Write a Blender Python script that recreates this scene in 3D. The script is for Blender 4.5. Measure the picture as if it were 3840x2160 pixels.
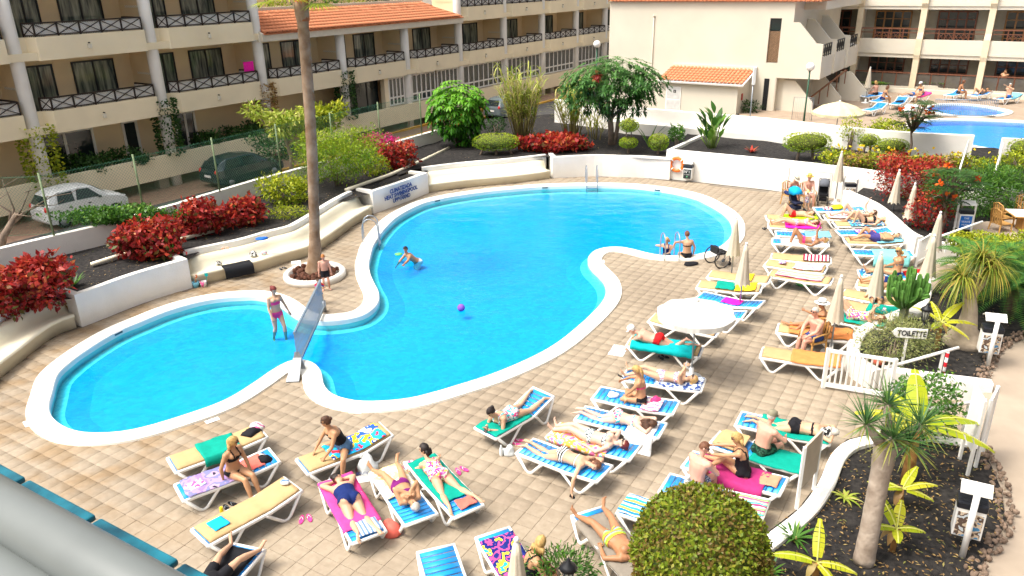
import bpy, bmesh, math, random
import numpy as np
from mathutils import Vector, Matrix, noise
from mathutils.geometry import delaunay_2d_cdt
random.seed(7); RNG = np.random.default_rng(7)
for _o in list(bpy.data.objects): bpy.data.objects.remove(_o)
S = bpy.context.scene
COL = S.collection
R = math.radians
# ------------------------------------------------------------------ camera, sky, sun, exposure
H = 9.2; FPX = 2900.0; PITCH = R(22); ROLL = R(-1.2)
_fw = Vector((0, math.cos(PITCH), -math.sin(PITCH))); _u0 = Vector((0, math.sin(PITCH), math.cos(PITCH)))
_rt = Vector((1, 0, 0)) * math.cos(ROLL) + _u0 * math.sin(ROLL)
_up = Vector((1, 0, 0)) * -math.sin(ROLL) + _u0 * math.cos(ROLL)
cd = bpy.data.cameras.new('camera'); cam = bpy.data.objects.new('camera', cd); COL.objects.link(cam)
cd.sensor_width = 36; cd.lens = FPX / 3840 * 36; cd.clip_start = 0.05; cd.clip_end = 3000
cam.matrix_world = Matrix(((_rt.x, _up.x, -_fw.x, 0), (_rt.y, _up.y, -_fw.y, 0), (_rt.z, _up.z, -_fw.z, H), (0, 0, 0, 1)))
S.camera = cam
SUN_EL = R(60); SUN_AZ = R(-108)          # azimuth clockwise from +Y: the sun stands to the left
wd = bpy.data.worlds.new('World'); S.world = wd; wd.use_nodes = True
_nt = wd.node_tree; _bg = _nt.nodes['Background']
_sk = _nt.nodes.new('ShaderNodeTexSky'); _sk.sky_type = 'NISHITA'; _sk.sun_disc = False
_sk.sun_elevation = SUN_EL; _sk.sun_rotation = SUN_AZ; _sk.air_density = 0.5; _sk.dust_density = 9.0; _sk.ozone_density = 0.3
_hs = _nt.nodes.new('ShaderNodeHueSaturation'); _hs.inputs['Saturation'].default_value = .35   # thin haze whitens the sky
_nt.links.new(_sk.outputs[0], _hs.inputs['Color']); _nt.links.new(_hs.outputs[0], _bg.inputs[0]); _bg.inputs[1].default_value = 0.15
sl = bpy.data.lights.new('sun', 'SUN'); sl.energy = 0.95; sl.angle = R(13); sl.color = (1.0, 0.90, 0.72)
sun = bpy.data.objects.new('sun', sl); COL.objects.link(sun)
_sd = Vector((math.sin(SUN_AZ) * math.cos(SUN_EL), math.cos(SUN_AZ) * math.cos(SUN_EL), math.sin(SUN_EL)))
sun.rotation_euler = _sd.to_track_quat('Z', 'Y').to_euler(); sun.location = _sd * 60
S.view_settings.view_transform = 'Standard'; S.view_settings.look = 'None'; S.view_settings.gamma = 1
S.view_settings.exposure = 0.96
S.render.engine = 'CYCLES'
S.cycles.use_denoising = True; S.cycles.max_bounces = 8; S.cycles.transparent_max_bounces = 24
S.cycles.caustics_reflective = False; S.cycles.caustics_refractive = False
S.cycles.sample_clamp_indirect = 6
# ------------------------------------------------------------------ pixel -> place (x, y in a 2576 x 1449 view of the photo)
K = 3840 / 2576
def ray(x, y): return _fw + _rt * ((x * K - 1920) / FPX) - _up * ((y * K - 1080) / FPX)
def D(x, y, z=0.0):
 d = ray(x, y); return Vector((0, 0, H)) + d * ((z - H) / d.z)
def Zm(c, r, x, y, z=0.0): return D(644 * c + x / 3, 483 * r + y / 3, z)   # from a 3x enlarged tile of the view
def at_depth(x, y, depth):                                   # point on the ray at forward distance
 d = ray(x, y); return Vector((0, 0, H)) + d * depth
AZ = R(34.5)
E1 = Vector((math.sin(AZ), math.cos(AZ), 0)); E2 = Vector((math.cos(AZ), -math.sin(AZ), 0))
# ------------------------------------------------------------------ materials
MATS = {}
def _new(name):
 m = bpy.data.materials.new(name); m.use_nodes = True
 return m, m.node_tree.nodes, m.node_tree.links, m.node_tree.nodes['Principled BSDF']
def srgb(r, g, b): return tuple(((c / 255) / 12.92 if c / 255 <= .04045 else ((c / 255 + .055) / 1.055) ** 2.4) for c in (r, g, b))
def mat(name, c, rough=.6, var=.12, scale=4.0, bump=0.0, bscale=30.0, metal=0.0, spec=.35, c2=None, detail=4, trans=0.0):
 if name in MATS: return MATS[name]
 m, N, L, p = _new(name)
 tc = N.new('ShaderNodeTexCoord'); nz = N.new('ShaderNodeTexNoise'); nz.inputs['Scale'].default_value = scale; nz.inputs['Detail'].default_value = detail
 L.new(tc.outputs['Object'], nz.inputs['Vector'])
 rp = N.new('ShaderNodeValToRGB'); rp.color_ramp.elements[0].position = .3; rp.color_ramp.elements[1].position = .7
 a = tuple(max(0, v * (1 - var)) for v in c); b = tuple(min(1, v * (1 + var)) for v in (c2 or c))
 rp.color_ramp.elements[0].color = (*a, 1); rp.color_ramp.elements[1].color = (*b, 1)
 L.new(nz.outputs['Fac'], rp.inputs['Fac']); L.new(rp.outputs['Color'], p.inputs['Base Color'])
 p.inputs['Roughness'].default_value = rough; p.inputs['Metallic'].default_value = metal
 p.inputs['Specular IOR Level'].default_value = spec
 if trans: p.inputs['Transmission Weight'].default_value = trans
 if bump:
  n2 = N.new('ShaderNodeTexNoise'); n2.inputs['Scale'].default_value = bscale; n2.inputs['Detail'].default_value = 5
  L.new(tc.outputs['Object'], n2.inputs['Vector'])
  bp = N.new('ShaderNodeBump'); bp.inputs['Strength'].default_value = bump; bp.inputs['Distance'].default_value = .02
  L.new(n2.outputs['Fac'], bp.inputs['Height']); L.new(bp.outputs['Normal'], p.inputs['Normal'])
 MATS[name] = m; return m
def leafmat(name, cols, rough=.45, transl=.3):
 """leaf colours picked per leaf from the face attribute 'rnd'"""
 if name in MATS: return MATS[name]
 m, N, L, p = _new(name)
 at = N.new('ShaderNodeAttribute'); at.attribute_name = 'rnd'
 rp = N.new('ShaderNodeValToRGB'); els = rp.color_ramp.elements
 while len(els) < len(cols): els.new(.5)
 for i, c in enumerate(cols): els[i].position = i / (len(cols) - 1); els[i].color = (*c, 1)
 L.new(at.outputs['Fac'], rp.inputs['Fac']); L.new(rp.outputs['Color'], p.inputs['Base Color'])
 p.inputs['Roughness'].default_value = rough; p.inputs['Specular IOR Level'].default_value = .3
 tr = N.new('ShaderNodeBsdfTranslucent'); L.new(rp.outputs['Color'], tr.inputs['Color'])
 mx = N.new('ShaderNodeMixShader'); mx.inputs[0].default_value = transl
 L.new(p.outputs[0], mx.inputs[1]); L.new(tr.outputs[0], mx.inputs[2])
 L.new(mx.outputs[0], N['Material Output'].inputs['Surface'])
 MATS[name] = m; return m
def pattern(name, cols, kind='dots', scale=12.0, rough=.85, axis=0):
 """printed cloth: 'dots' voronoi cells, 'stripe' bands along an axis, 'mix' noise blobs"""
 if name in MATS: return MATS[name]
 m, N, L, p = _new(name)
 tc = N.new('ShaderNodeTexCoord'); rp = N.new('ShaderNodeValToRGB'); rp.color_ramp.interpolation = 'CONSTANT'
 els = rp.color_ramp.elements
 while len(els) < len(cols): els.new(.5)
 for i, c in enumerate(cols): els[i].position = i / len(cols); els[i].color = (*c, 1)
 if kind == 'dots':
  t = N.new('ShaderNodeTexVoronoi'); t.inputs['Scale'].default_value = scale; L.new(tc.outputs['Object'], t.inputs['Vector'])
  sp = N.new('ShaderNodeSeparateColor'); L.new(t.outputs['Color'], sp.inputs[0]); L.new(sp.outputs[0], rp.inputs['Fac'])
 elif kind == 'stripe':
  sp = N.new('ShaderNodeSeparateXYZ'); L.new(tc.outputs['Object'], sp.inputs[0])
  mu = N.new('ShaderNodeMath'); mu.operation = 'MULTIPLY'; mu.inputs[1].default_value = scale; L.new(sp.outputs[axis], mu.inputs[0])
  fr = N.new('ShaderNodeMath'); fr.operation = 'FRACT'; L.new(mu.outputs[0], fr.inputs[0]); L.new(fr.outputs[0], rp.inputs['Fac'])
 else:
  t = N.new('ShaderNodeTexNoise'); t.inputs['Scale'].default_value = scale; t.inputs['Detail'].default_value = 2; L.new(tc.outputs['Object'], t.inputs['Vector'])
  mr = N.new('ShaderNodeMapRange'); mr.inputs[1].default_value = .3; mr.inputs[2].default_value = .7; L.new(t.outputs['Fac'], mr.inputs[0]); L.new(mr.outputs[0], rp.inputs['Fac'])
 L.new(rp.outputs['Color'], p.inputs['Base Color']); p.inputs['Roughness'].default_value = rough; p.inputs['Specular IOR Level'].default_value = .15
 n2 = N.new('ShaderNodeTexNoise'); n2.inputs['Scale'].default_value = 60; L.new(tc.outputs['Object'], n2.inputs['Vector'])
 bp = N.new('ShaderNodeBump'); bp.inputs['Strength'].default_value = .3; bp.inputs['Distance'].default_value = .01
 L.new(n2.outputs['Fac'], bp.inputs['Height']); L.new(bp.outputs['Normal'], p.inputs['Normal'])
 MATS[name] = m; return m
# ------------------------------------------------------------------ mesh builder
class MB:
 def __init__(s): s.v = []; s.f = []; s.m = []; s.sm = []
 def add(s, vs, fs, mi=0, smooth=False):
  n = len(s.v); s.v.extend([tuple(v) for v in vs])
  for f in fs: s.f.append(tuple(i + n for i in f)); s.m.append(mi); s.sm.append(smooth)
  return s
 def box(s, c, size, rz=0.0, mi=0, M=None):
  hx, hy, hz = size[0] / 2, size[1] / 2, size[2] / 2
  vs = [Vector((x, y, z)) for z in (-hz, hz) for y in (-hy, hy) for x in (-hx, hx)]
  if M is None: M = Matrix.Translation(Vector(c)) @ Matrix.Rotation(rz, 4, 'Z')
  else: M = Matrix.Translation(Vector(c)) @ M.to_4x4()
  return s.add([M @ v for v in vs], [(0, 2, 3, 1), (4, 5, 7, 6), (0, 1, 5, 4), (2, 6, 7, 3), (0, 4, 6, 2), (1, 3, 7, 5)], mi)
 def bar(s, a, b, w, h=None, up=(0, 0, 1), mi=0):
  """square bar from a to b"""
  a = Vector(a); b = Vector(b); d = (b - a); l = d.length; d.normalize(); u = Vector(up)
  sd = d.cross(u)
  if sd.length < 1e-4: sd = d.cross(Vector((1, 0, 0)))
  sd.normalize(); u = sd.cross(d); h = h or w
  vs = [p + sd * (i * w / 2) + u * (j * h / 2) for p in (a, b) for i, j in ((-1, -1), (1, -1), (1, 1), (-1, 1))]
  return s.add(vs, [(0, 1, 2, 3), (4, 7, 6, 5), (0, 4, 5, 1), (1, 5, 6, 2), (2, 6, 7, 3), (3, 7, 4, 0)], mi)
 def tube(s, pts, rad, n=8, mi=0, caps=True, smooth=True, flat=None, ref=None):
  """tube along pts; rad a number or list; flat = (a, b) scale of the two cross axes, ref = first cross axis"""
  pts = [Vector(p) for p in pts]; k = len(pts)
  rad = [rad] * k if isinstance(rad, (int, float)) else list(rad)
  vs = []; px = None
  for i in range(k):
   d = (pts[min(i + 1, k - 1)] - pts[max(i - 1, 0)])
   d = d.normalized() if d.length > 1e-9 else Vector((0, 0, 1))
   if ref is not None: x = Vector(ref) - d * d.dot(Vector(ref))
   elif px is None: x = d.orthogonal()
   else: x = px - d * d.dot(px)
   if x.length < 1e-6: x = d.orthogonal()
   x.normalize(); px = x; y = d.cross(x)
   r = rad[i]
   fa = flat[i] if isinstance(flat, list) else flat
   ra, rb = (r, r) if fa is None else (r * fa[0], r * fa[1])
   for j in range(n):
    t = 2 * math.pi * j / n; vs.append(pts[i] + x * (ra * math.cos(t)) + y * (rb * math.sin(t)))
  fs = [(i * n + j, i * n + (j + 1) % n, (i + 1) * n + (j + 1) % n, (i + 1) * n + j) for i in range(k - 1) for j in range(n)]
  if caps: fs += [tuple(range(n - 1, -1, -1)), tuple(range((k - 1) * n, k * n))]
  return s.add(vs, fs, mi, smooth)
 def lathe(s, prof, n=16, c=(0, 0, 0), mi=0, smooth=True, sc=(1, 1)):
  c = Vector(c); k = len(prof)
  vs = [c + Vector((r * math.cos(2 * math.pi * j / n) * sc[0], r * math.sin(2 * math.pi * j / n) * sc[1], z)) for r, z in prof for j in range(n)]
  fs = [(i * n + j, i * n + (j + 1) % n, (i + 1) * n + (j + 1) % n, (i + 1) * n + j) for i in range(k - 1) for j in range(n)]
  fs += [tuple(range(n - 1, -1, -1)), tuple(range((k - 1) * n, k * n))]
  return s.add(vs, fs, mi, smooth)
 def ell(s, c, r, n=10, k=7, mi=0, M=None):
  c = Vector(c); r = (r, r, r) if isinstance(r, (int, float)) else r
  M = M or Matrix.Identity(3); vs = []
  for i in range(k + 1):
   a = math.pi * i / k
   for j in range(n):
    t = 2 * math.pi * j / n
    vs.append(c + M @ Vector((r[0] * math.sin(a) * math.cos(t), r[1] * math.sin(a) * math.sin(t), -r[2] * math.cos(a))))
  fs = [(i * n + j, i * n + (j + 1) % n, (i + 1) * n + (j + 1) % n, (i + 1) * n + j) for i in range(k) for j in range(n)]
  return s.add(vs, fs, mi, True)
 def prism(s, poly, z0, z1, mi=0):
  """vertical prism over a simple polygon of (x, y)"""
  n = len(poly); vs = [(p[0], p[1], z0) for p in poly] + [(p[0], p[1], z1) for p in poly]
  fs = [(i, (i + 1) % n, n + (i + 1) % n, n + i) for i in range(n)] + [tuple(range(n - 1, -1, -1)), tuple(range(n, 2 * n))]
  return s.add(vs, fs, mi)
 def plate(s, poly3, th, nrm, mi=0):
  """flat polygon of 3-D points given a thickness along nrm"""
  n = len(poly3); nrm = Vector(nrm).normalized() * th
  vs = [Vector(p) for p in poly3] + [Vector(p) + nrm for p in poly3]
  fs = [(i, (i + 1) % n, n + (i + 1) % n, n + i) for i in range(n)] + [tuple(range(n - 1, -1, -1)), tuple(range(n, 2 * n))]
  return s.add(vs, fs, mi)
 def mesh(s, name):
  me = bpy.data.meshes.new(name); me.from_pydata(s.v, [], s.f); me.update()
  if s.f:
   me.polygons.foreach_set('material_index', s.m); me.polygons.foreach_set('use_smooth', s.sm)
  return me
def fixn(me):
 bm = bmesh.new(); bm.from_mesh(me); bmesh.ops.recalc_face_normals(bm, faces=bm.faces); bm.to_mesh(me); bm.free(); return me
def obj(name, mb, mats, parent=None, loc=None, rz=0.0, bevel=0.0, fix=True):
 me = mb if isinstance(mb, bpy.types.Mesh) else mb.mesh(name)
 if fix and not isinstance(mb, bpy.types.Mesh): fixn(me)
 if not me.materials:
  for m in (mats if isinstance(mats, (list, tuple)) else [mats]): me.materials.append(m)
 o = bpy.data.objects.new(name, me); COL.objects.link(o)
 if parent: o.parent = parent
 if loc is not None: o.location = loc
 o.rotation_euler[2] = rz
 if bevel:
  b = o.modifiers.new('b', 'BEVEL'); b.width = bevel; b.segments = 2; b.limit_method = 'ANGLE'; b.angle_limit = R(40)
 return o
def tag(o, label=None, cat=None, group=None, kind=None):
 if label: o['label'] = label
 if cat: o['category'] = cat
 if group: o['group'] = group
 if kind: o['kind'] = kind
 return o
def thing(name, label, cat, loc=(0, 0, 0), rz=0.0, group=None):
 o = bpy.data.objects.new(name, None); COL.objects.link(o); o.location = loc; o.rotation_euler[2] = rz
 o.empty_display_size = .1
 return tag(o, label, cat, group)
def copy_tree(o, parent=None):
 c = o.copy(); COL.objects.link(c); c.parent = parent
 for ch in [x for x in bpy.data.objects if x.parent == o]: copy_tree(ch, c)
 return c
def crom(pts, sub=6, closed=False):
 """Catmull-Rom through points"""
 n = len(pts); out = []; P = [Vector(p) for p in pts]
 rng = range(n if closed else n - 1)
 for i in rng:
  if closed: p0, p1, p2, p3 = P[(i - 1) % n], P[i], P[(i + 1) % n], P[(i + 2) % n]
  else: p0, p1, p2, p3 = P[max(i - 1, 0)], P[i], P[i + 1], P[min(i + 2, n - 1)]
  for k in range(sub):
   t = k / sub; t2 = t * t; t3 = t2 * t
   out.append(.5 * ((2 * p1) + (p2 - p0) * t + (2 * p0 - 5 * p1 + 4 * p2 - p3) * t2 + (3 * p1 - p0 - 3 * p2 + p3) * t3))
 if not closed: out.append(P[-1])
 return out
def resample(pts, step, closed=False):
 P = list(pts) + ([pts[0]] if closed else []); out = [P[0].copy()]; acc = 0
 tot = sum((P[i + 1] - P[i]).length for i in range(len(P) - 1)); n = max(3, int(tot / step)); st = tot / n; need = st
 for i in range(len(P) - 1):
  a, b = P[i], P[i + 1]; l = (b - a).length; pos = 0
  while acc + l - pos >= need - 1e-9 and len(out) < n + (0 if closed else 1):
   t = need - acc; out.append(a.lerp(b, min(1, (pos + t) / l) if l else 0)); pos += t; acc = 0; need = st
  acc += l - pos
 return out
def normals2d(pts, closed=False):
 n = len(pts); out = []
 for i in range(n):
  a = pts[(i - 1) % n] if closed or i > 0 else pts[i]; b = pts[(i + 1) % n] if closed or i < n - 1 else pts[i]
  d = (b - a); out.append(Vector((d.y, -d.x, 0)).normalized())
 return out
def area2(pts): return sum(pts[i].x * pts[(i + 1) % len(pts)].y - pts[(i + 1) % len(pts)].x * pts[i].y for i in range(len(pts))) / 2
def fill(polys, z, name='sheet'):
 """flat mesh between polygons (outer, holes...)"""
 vs = []; edges = []
 for pl in polys:
  n0 = len(vs); vs += [Vector((p[0], p[1])) for p in pl]; edges += [(n0 + i, n0 + (i + 1) % len(pl)) for i in range(len(pl))]
 r = delaunay_2d_cdt(vs, edges, [], 1, 1e-5); V = r[0]
 def keep(f):
  c = (sum(V[i].x for i in f) / len(f), sum(V[i].y for i in f) / len(f))
  return inside(c, polys[0]) and not any(inside(c, h) for h in polys[1:])
 mb = MB(); mb.add([(v.x, v.y, z) for v in V], [f for f in r[2] if keep(f)]); return mb
def inside(p, poly):
 x, y = p[0], p[1]; c = False; n = len(poly); j = n - 1
 for i in range(n):
  xi, yi = poly[i][0], poly[i][1]; xj, yj = poly[j][0], poly[j][1]
  if (yi > y) != (yj > y) and x < (xj - xi) * (y - yi) / (yj - yi) + xi: c = not c
  j = i
 return c
def sweep(mb, path, prof, mi=0, smooth=False, closed_path=False, caps=True):
 """profile of (offset to the right of travel, z) carried along a level path"""
 nr = normals2d(path, closed_path); n = len(prof); k = len(path)
 vs = [(p.x + q.x * o, p.y + q.y * o, z) for p, q in zip(path, nr) for o, z in prof]
 fs = [(i * n + j, ((i + 1) % k) * n + j, ((i + 1) % k) * n + (j + 1) % n, i * n + (j + 1) % n) for i in range(k if closed_path else k - 1) for j in range(n)]
 if caps and not closed_path: fs += [tuple(range(n)), tuple(range((k - 1) * n + n - 1, (k - 1) * n - 1, -1))]
 return mb.add(vs, fs, mi, smooth)
def npmesh(name, V, F, rnd=None, mats=(), smooth=False):
 """fast quad mesh from numpy: V (n,3), F (m,4) with per-face attribute rnd"""
 me = bpy.data.meshes.new(name); V = np.asarray(V, dtype=np.float32); F = np.asarray(F, dtype=np.int32)
 me.vertices.add(len(V)); me.vertices.foreach_set('co', V.ravel())
 k = F.shape[1]; me.loops.add(F.size); me.loops.foreach_set('vertex_index', F.ravel())
 me.polygons.add(len(F)); me.polygons.foreach_set('loop_start', np.arange(0, F.size, k, dtype=np.int32)); me.polygons.foreach_set('loop_total', np.full(len(F), k, dtype=np.int32))
 me.update(calc_edges=True)
 if rnd is not None:
  a = me.attributes.new('rnd', 'FLOAT', 'FACE'); a.data.foreach_set('value', np.asarray(rnd, dtype=np.float32))
 if smooth: me.polygons.foreach_set('use_smooth', np.ones(len(F), dtype=bool))
 for m in mats: me.materials.append(m)
 return me
def text(name, body, size, m, loc, rot, parent=None, ext=.002, align='CENTER', sx=1.0, bold=0.0):
 cu = bpy.data.curves.new(name, 'FONT'); cu.body = body; cu.size = size; cu.extrude = ext; cu.align_x = align; cu.align_y = 'CENTER'; cu.offset = bold
 o = bpy.data.objects.new('tmp_text', cu); COL.objects.link(o); dg = bpy.context.evaluated_depsgraph_get()
 me = bpy.data.meshes.new_from_object(o.evaluated_get(dg)); bpy.data.objects.remove(o); me.materials.clear(); me.materials.append(m)
 o = bpy.data.objects.new(name, me); COL.objects.link(o); o.location = loc; o.rotation_euler = rot; o.scale = (sx, 1, 1)
 if parent: o.parent = parent
 return o
# ================================================================== materials of the place
WHITE = mat('white_paint', (.80, .78, .73), .75, .05, 1.5, .25, 18)
WALLW = mat('white_wall_render', (.80, .77, .70), .85, .05, .8, .5, 25, c2=(.84, .81, .75), detail=9)
CREAM = mat('cream_plaster', (.88, .77, .55), .8, .06, .6, .3, 30)
OCHRE = mat('ochre_plaster', (.82, .65, .42), .85, .06, .6, .3, 30)
BENCHM = mat('bench_glaze', (.86, .79, .60), .35, .05, 1.2, .1, 8, spec=.5)
IVORY = mat('ivory_render', (.66, .61, .50), .85, .05, .5, .4, 25)
SOIL = mat('volcanic_soil', (.008, .008, .009), .95, .6, 9, 1.0, 60, c2=(.024, .021, .019))
COPING = mat('coping_paint', (.84, .82, .74), .6, .04, 1.0, .15, 30)
PLASTIC = mat('white_plastic', (.82, .81, .77), .35, .03, 3, spec=.5)
BLUEP = mat('blue_plastic', (.008, .27, .72), .4, .1, 3, spec=.45)
BLUEGAP = mat('dark_blue_plastic', (.004, .10, .32), .5, .1, 3)
TANC = mat('tan_cushion', (.50, .345, .165), .85, .07, 5, .35, 14)
STEEL = mat('steel', (.34, .37, .40), .35, .05, 8, metal=.6)
DARKWOOD = mat('dark_wood', (.026, .018, .014), .55, .3, 8, .2, 30)
GLASS = mat('window_glass', (.018, .026, .028), .08, .3, .7, spec=.7)
BLACKM = mat('black_metal', (.012, .013, .015), .45, .2, 8)
TERRA = mat('roof_tile', (.58, .20, .085), .8, .25, 3.0, .3, 20, c2=(.64, .26, .13))
GREENM = mat('green_metal', (.09, .20, .10), .5, .15, 6)
def _tile_material():
 m, N, L, p = _new('terrace_tile')
 g = N.new('ShaderNodeNewGeometry'); mp = N.new('ShaderNodeMapping'); mp.inputs['Rotation'].default_value = (0, 0, R(31.5))
 L.new(g.outputs['Position'], mp.inputs['Vector'])
 bk = N.new('ShaderNodeTexBrick'); L.new(mp.outputs[0], bk.inputs['Vector']); bk.inputs['Scale'].default_value = 1.0
 bk.inputs['Brick Width'].default_value = .17; bk.inputs['Row Height'].default_value = .085; bk.inputs['Mortar Size'].default_value = .0035; bk.inputs['Mortar Smooth'].default_value = .6
 bk.inputs['Color1'].default_value = (.290, .243, .186, 1); bk.inputs['Color2'].default_value = (.318, .268, .206, 1); bk.inputs['Mortar'].default_value = (.30, .252, .193, 1)
 nz = N.new('ShaderNodeTexNoise'); nz.inputs['Scale'].default_value = .35; nz.inputs['Detail'].default_value = 6; L.new(g.outputs['Position'], nz.inputs['Vector'])
 n3 = N.new('ShaderNodeTexNoise'); n3.inputs['Scale'].default_value = 9; n3.inputs['Detail'].default_value = 4; L.new(g.outputs['Position'], n3.inputs['Vector'])
 rp = N.new('ShaderNodeValToRGB'); rp.color_ramp.elements[0].position = .36; rp.color_ramp.elements[0].color = (.90, .87, .83, 1); rp.color_ramp.elements[1].position = .62; rp.color_ramp.elements[1].color = (1.12, 1.1, 1.06, 1)
 L.new(nz.outputs['Fac'], rp.inputs['Fac'])
 r3 = N.new('ShaderNodeValToRGB'); r3.color_ramp.elements[0].position = .3; r3.color_ramp.elements[0].color = (.92, .90, .87, 1); r3.color_ramp.elements[1].position = .7; r3.color_ramp.elements[1].color = (1.08, 1.08, 1.08, 1)
 L.new(n3.outputs['Fac'], r3.inputs['Fac'])
 mx = N.new('ShaderNodeMix'); mx.data_type = 'RGBA'; mx.blend_type = 'MULTIPLY'; mx.inputs[0].default_value = 1
 L.new(bk.outputs['Color'], mx.inputs[6]); L.new(rp.outputs['Color'], mx.inputs[7])
 m2 = N.new('ShaderNodeMix'); m2.data_type = 'RGBA'; m2.blend_type = 'MULTIPLY'; m2.inputs[0].default_value = 1
 L.new(mx.outputs[2], m2.inputs[6]); L.new(r3.outputs['Color'], m2.inputs[7]); sx = N.new('ShaderNodeSeparateXYZ'); L.new(g.outputs['Position'], sx.inputs[0]); ms = N.new('ShaderNodeMapRange'); ms.inputs[1].default_value = -5; ms.inputs[2].default_value = -8; L.new(sx.outputs[0], ms.inputs[0])
 n4 = N.new('ShaderNodeTexNoise'); n4.inputs['Scale'].default_value = 1.1; n4.inputs['Detail'].default_value = 6; L.new(g.outputs['Position'], n4.inputs['Vector']); m4 = N.new('ShaderNodeMapRange'); m4.inputs[1].default_value = .45; m4.inputs[2].default_value = .62; L.new(n4.outputs['Fac'], m4.inputs[0])
 mm = N.new('ShaderNodeMath'); mm.operation = 'MULTIPLY_ADD'; mm.inputs[2].default_value = 0; L.new(ms.outputs[0], mm.inputs[0]); L.new(m4.outputs[0], mm.inputs[1])
 m5 = N.new('ShaderNodeMix'); m5.data_type = 'RGBA'; m5.blend_type = 'MULTIPLY'; m5.inputs[7].default_value = (.88, .77, .62, 1); L.new(mm.outputs[0], m5.inputs[0]); L.new(m2.outputs[2], m5.inputs[6]); L.new(m5.outputs[2], p.inputs['Base Color'])
 p.inputs['Roughness'].default_value = .62; p.inputs['Specular IOR Level'].default_value = .3
 bp = N.new('ShaderNodeBump'); bp.inputs['Strength'].default_value = .3; bp.inputs['Distance'].default_value = .006; L.new(bk.outputs['Fac'], bp.inputs['Height']); bp.invert = True
 L.new(bp.outputs['Normal'], p.inputs['Normal']); return m
TILE = _tile_material()
GROUT = mat('grout', (.19, .145, .105), .95, .2, 6)
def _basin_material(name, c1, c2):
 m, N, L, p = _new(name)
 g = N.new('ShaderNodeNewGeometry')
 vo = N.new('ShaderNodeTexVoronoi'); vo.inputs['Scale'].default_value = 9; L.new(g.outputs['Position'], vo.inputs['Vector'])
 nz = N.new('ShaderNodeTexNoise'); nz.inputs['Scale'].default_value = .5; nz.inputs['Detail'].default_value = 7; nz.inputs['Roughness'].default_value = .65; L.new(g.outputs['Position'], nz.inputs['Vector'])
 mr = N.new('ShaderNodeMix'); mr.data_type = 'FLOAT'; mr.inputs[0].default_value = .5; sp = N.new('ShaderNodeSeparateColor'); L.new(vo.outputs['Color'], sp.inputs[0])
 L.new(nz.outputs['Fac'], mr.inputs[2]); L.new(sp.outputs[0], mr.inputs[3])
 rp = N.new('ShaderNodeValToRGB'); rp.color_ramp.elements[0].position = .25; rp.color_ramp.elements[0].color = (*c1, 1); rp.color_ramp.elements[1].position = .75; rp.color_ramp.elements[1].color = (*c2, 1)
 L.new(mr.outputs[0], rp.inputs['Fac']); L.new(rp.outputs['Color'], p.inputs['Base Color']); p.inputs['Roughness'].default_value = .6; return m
BASIN = _basin_material('pool_mosaic_ripple_light', (.0, .355, .87), (.0, .455, .94))  # mosaic blue; the cell contrast also paints rippling light into the colour
LEDGE = _basin_material('pool_ledge_mosaic', (.34, .68, .78), (.56, .80, .84))
def _water_material(name, tint, scale=5.0, strength=.12):
 m, N, L, p = _new(name); N.remove(p)
 g = N.new('ShaderNodeNewGeometry'); nz = N.new('ShaderNodeTexNoise'); nz.inputs['Scale'].default_value = scale; nz.inputs['Detail'].default_value = 5; nz.inputs['Roughness'].default_value = .6; nz.inputs['Distortion'].default_value = .8
 L.new(g.outputs['Position'], nz.inputs['Vector'])
 mp = N.new('ShaderNodeMapping'); mp.inputs['Scale'].default_value = (.5, 1.1, 1); L.new(g.outputs['Position'], mp.inputs['Vector'])
 n2 = N.new('ShaderNodeTexNoise'); n2.inputs['Scale'].default_value = 1.3; n2.inputs['Detail'].default_value = 3; L.new(mp.outputs[0], n2.inputs['Vector'])
 ad = N.new('ShaderNodeMath'); ad.operation = 'MULTIPLY_ADD'; ad.inputs[1].default_value = 2.0; L.new(n2.outputs['Fac'], ad.inputs[0]); L.new(nz.outputs['Fac'], ad.inputs[2])
 bp = N.new('ShaderNodeBump'); bp.inputs['Strength'].default_value = strength; bp.inputs['Distance'].default_value = .12; L.new(ad.outputs[0], bp.inputs['Height'])
 tr = N.new('ShaderNodeBsdfTransparent'); tr.inputs[0].default_value = (*tint, 1)
 gl = N.new('ShaderNodeBsdfGlossy'); gl.inputs['Roughness'].default_value = .05; L.new(bp.outputs[0], gl.inputs['Normal'])
 fr = N.new('ShaderNodeFresnel'); fr.inputs['IOR'].default_value = 1.33; L.new(bp.outputs[0], fr.inputs['Normal'])
 mx = N.new('ShaderNodeMixShader'); L.new(fr.outputs[0], mx.inputs[0]); L.new(tr.outputs[0], mx.inputs[1]); L.new(gl.outputs[0], mx.inputs[2])
 L.new(mx.outputs[0], N['Material Output'].inputs['Surface']); return m
WATER = _water_material('pool_water', (.30, .92, 1.0))
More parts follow.
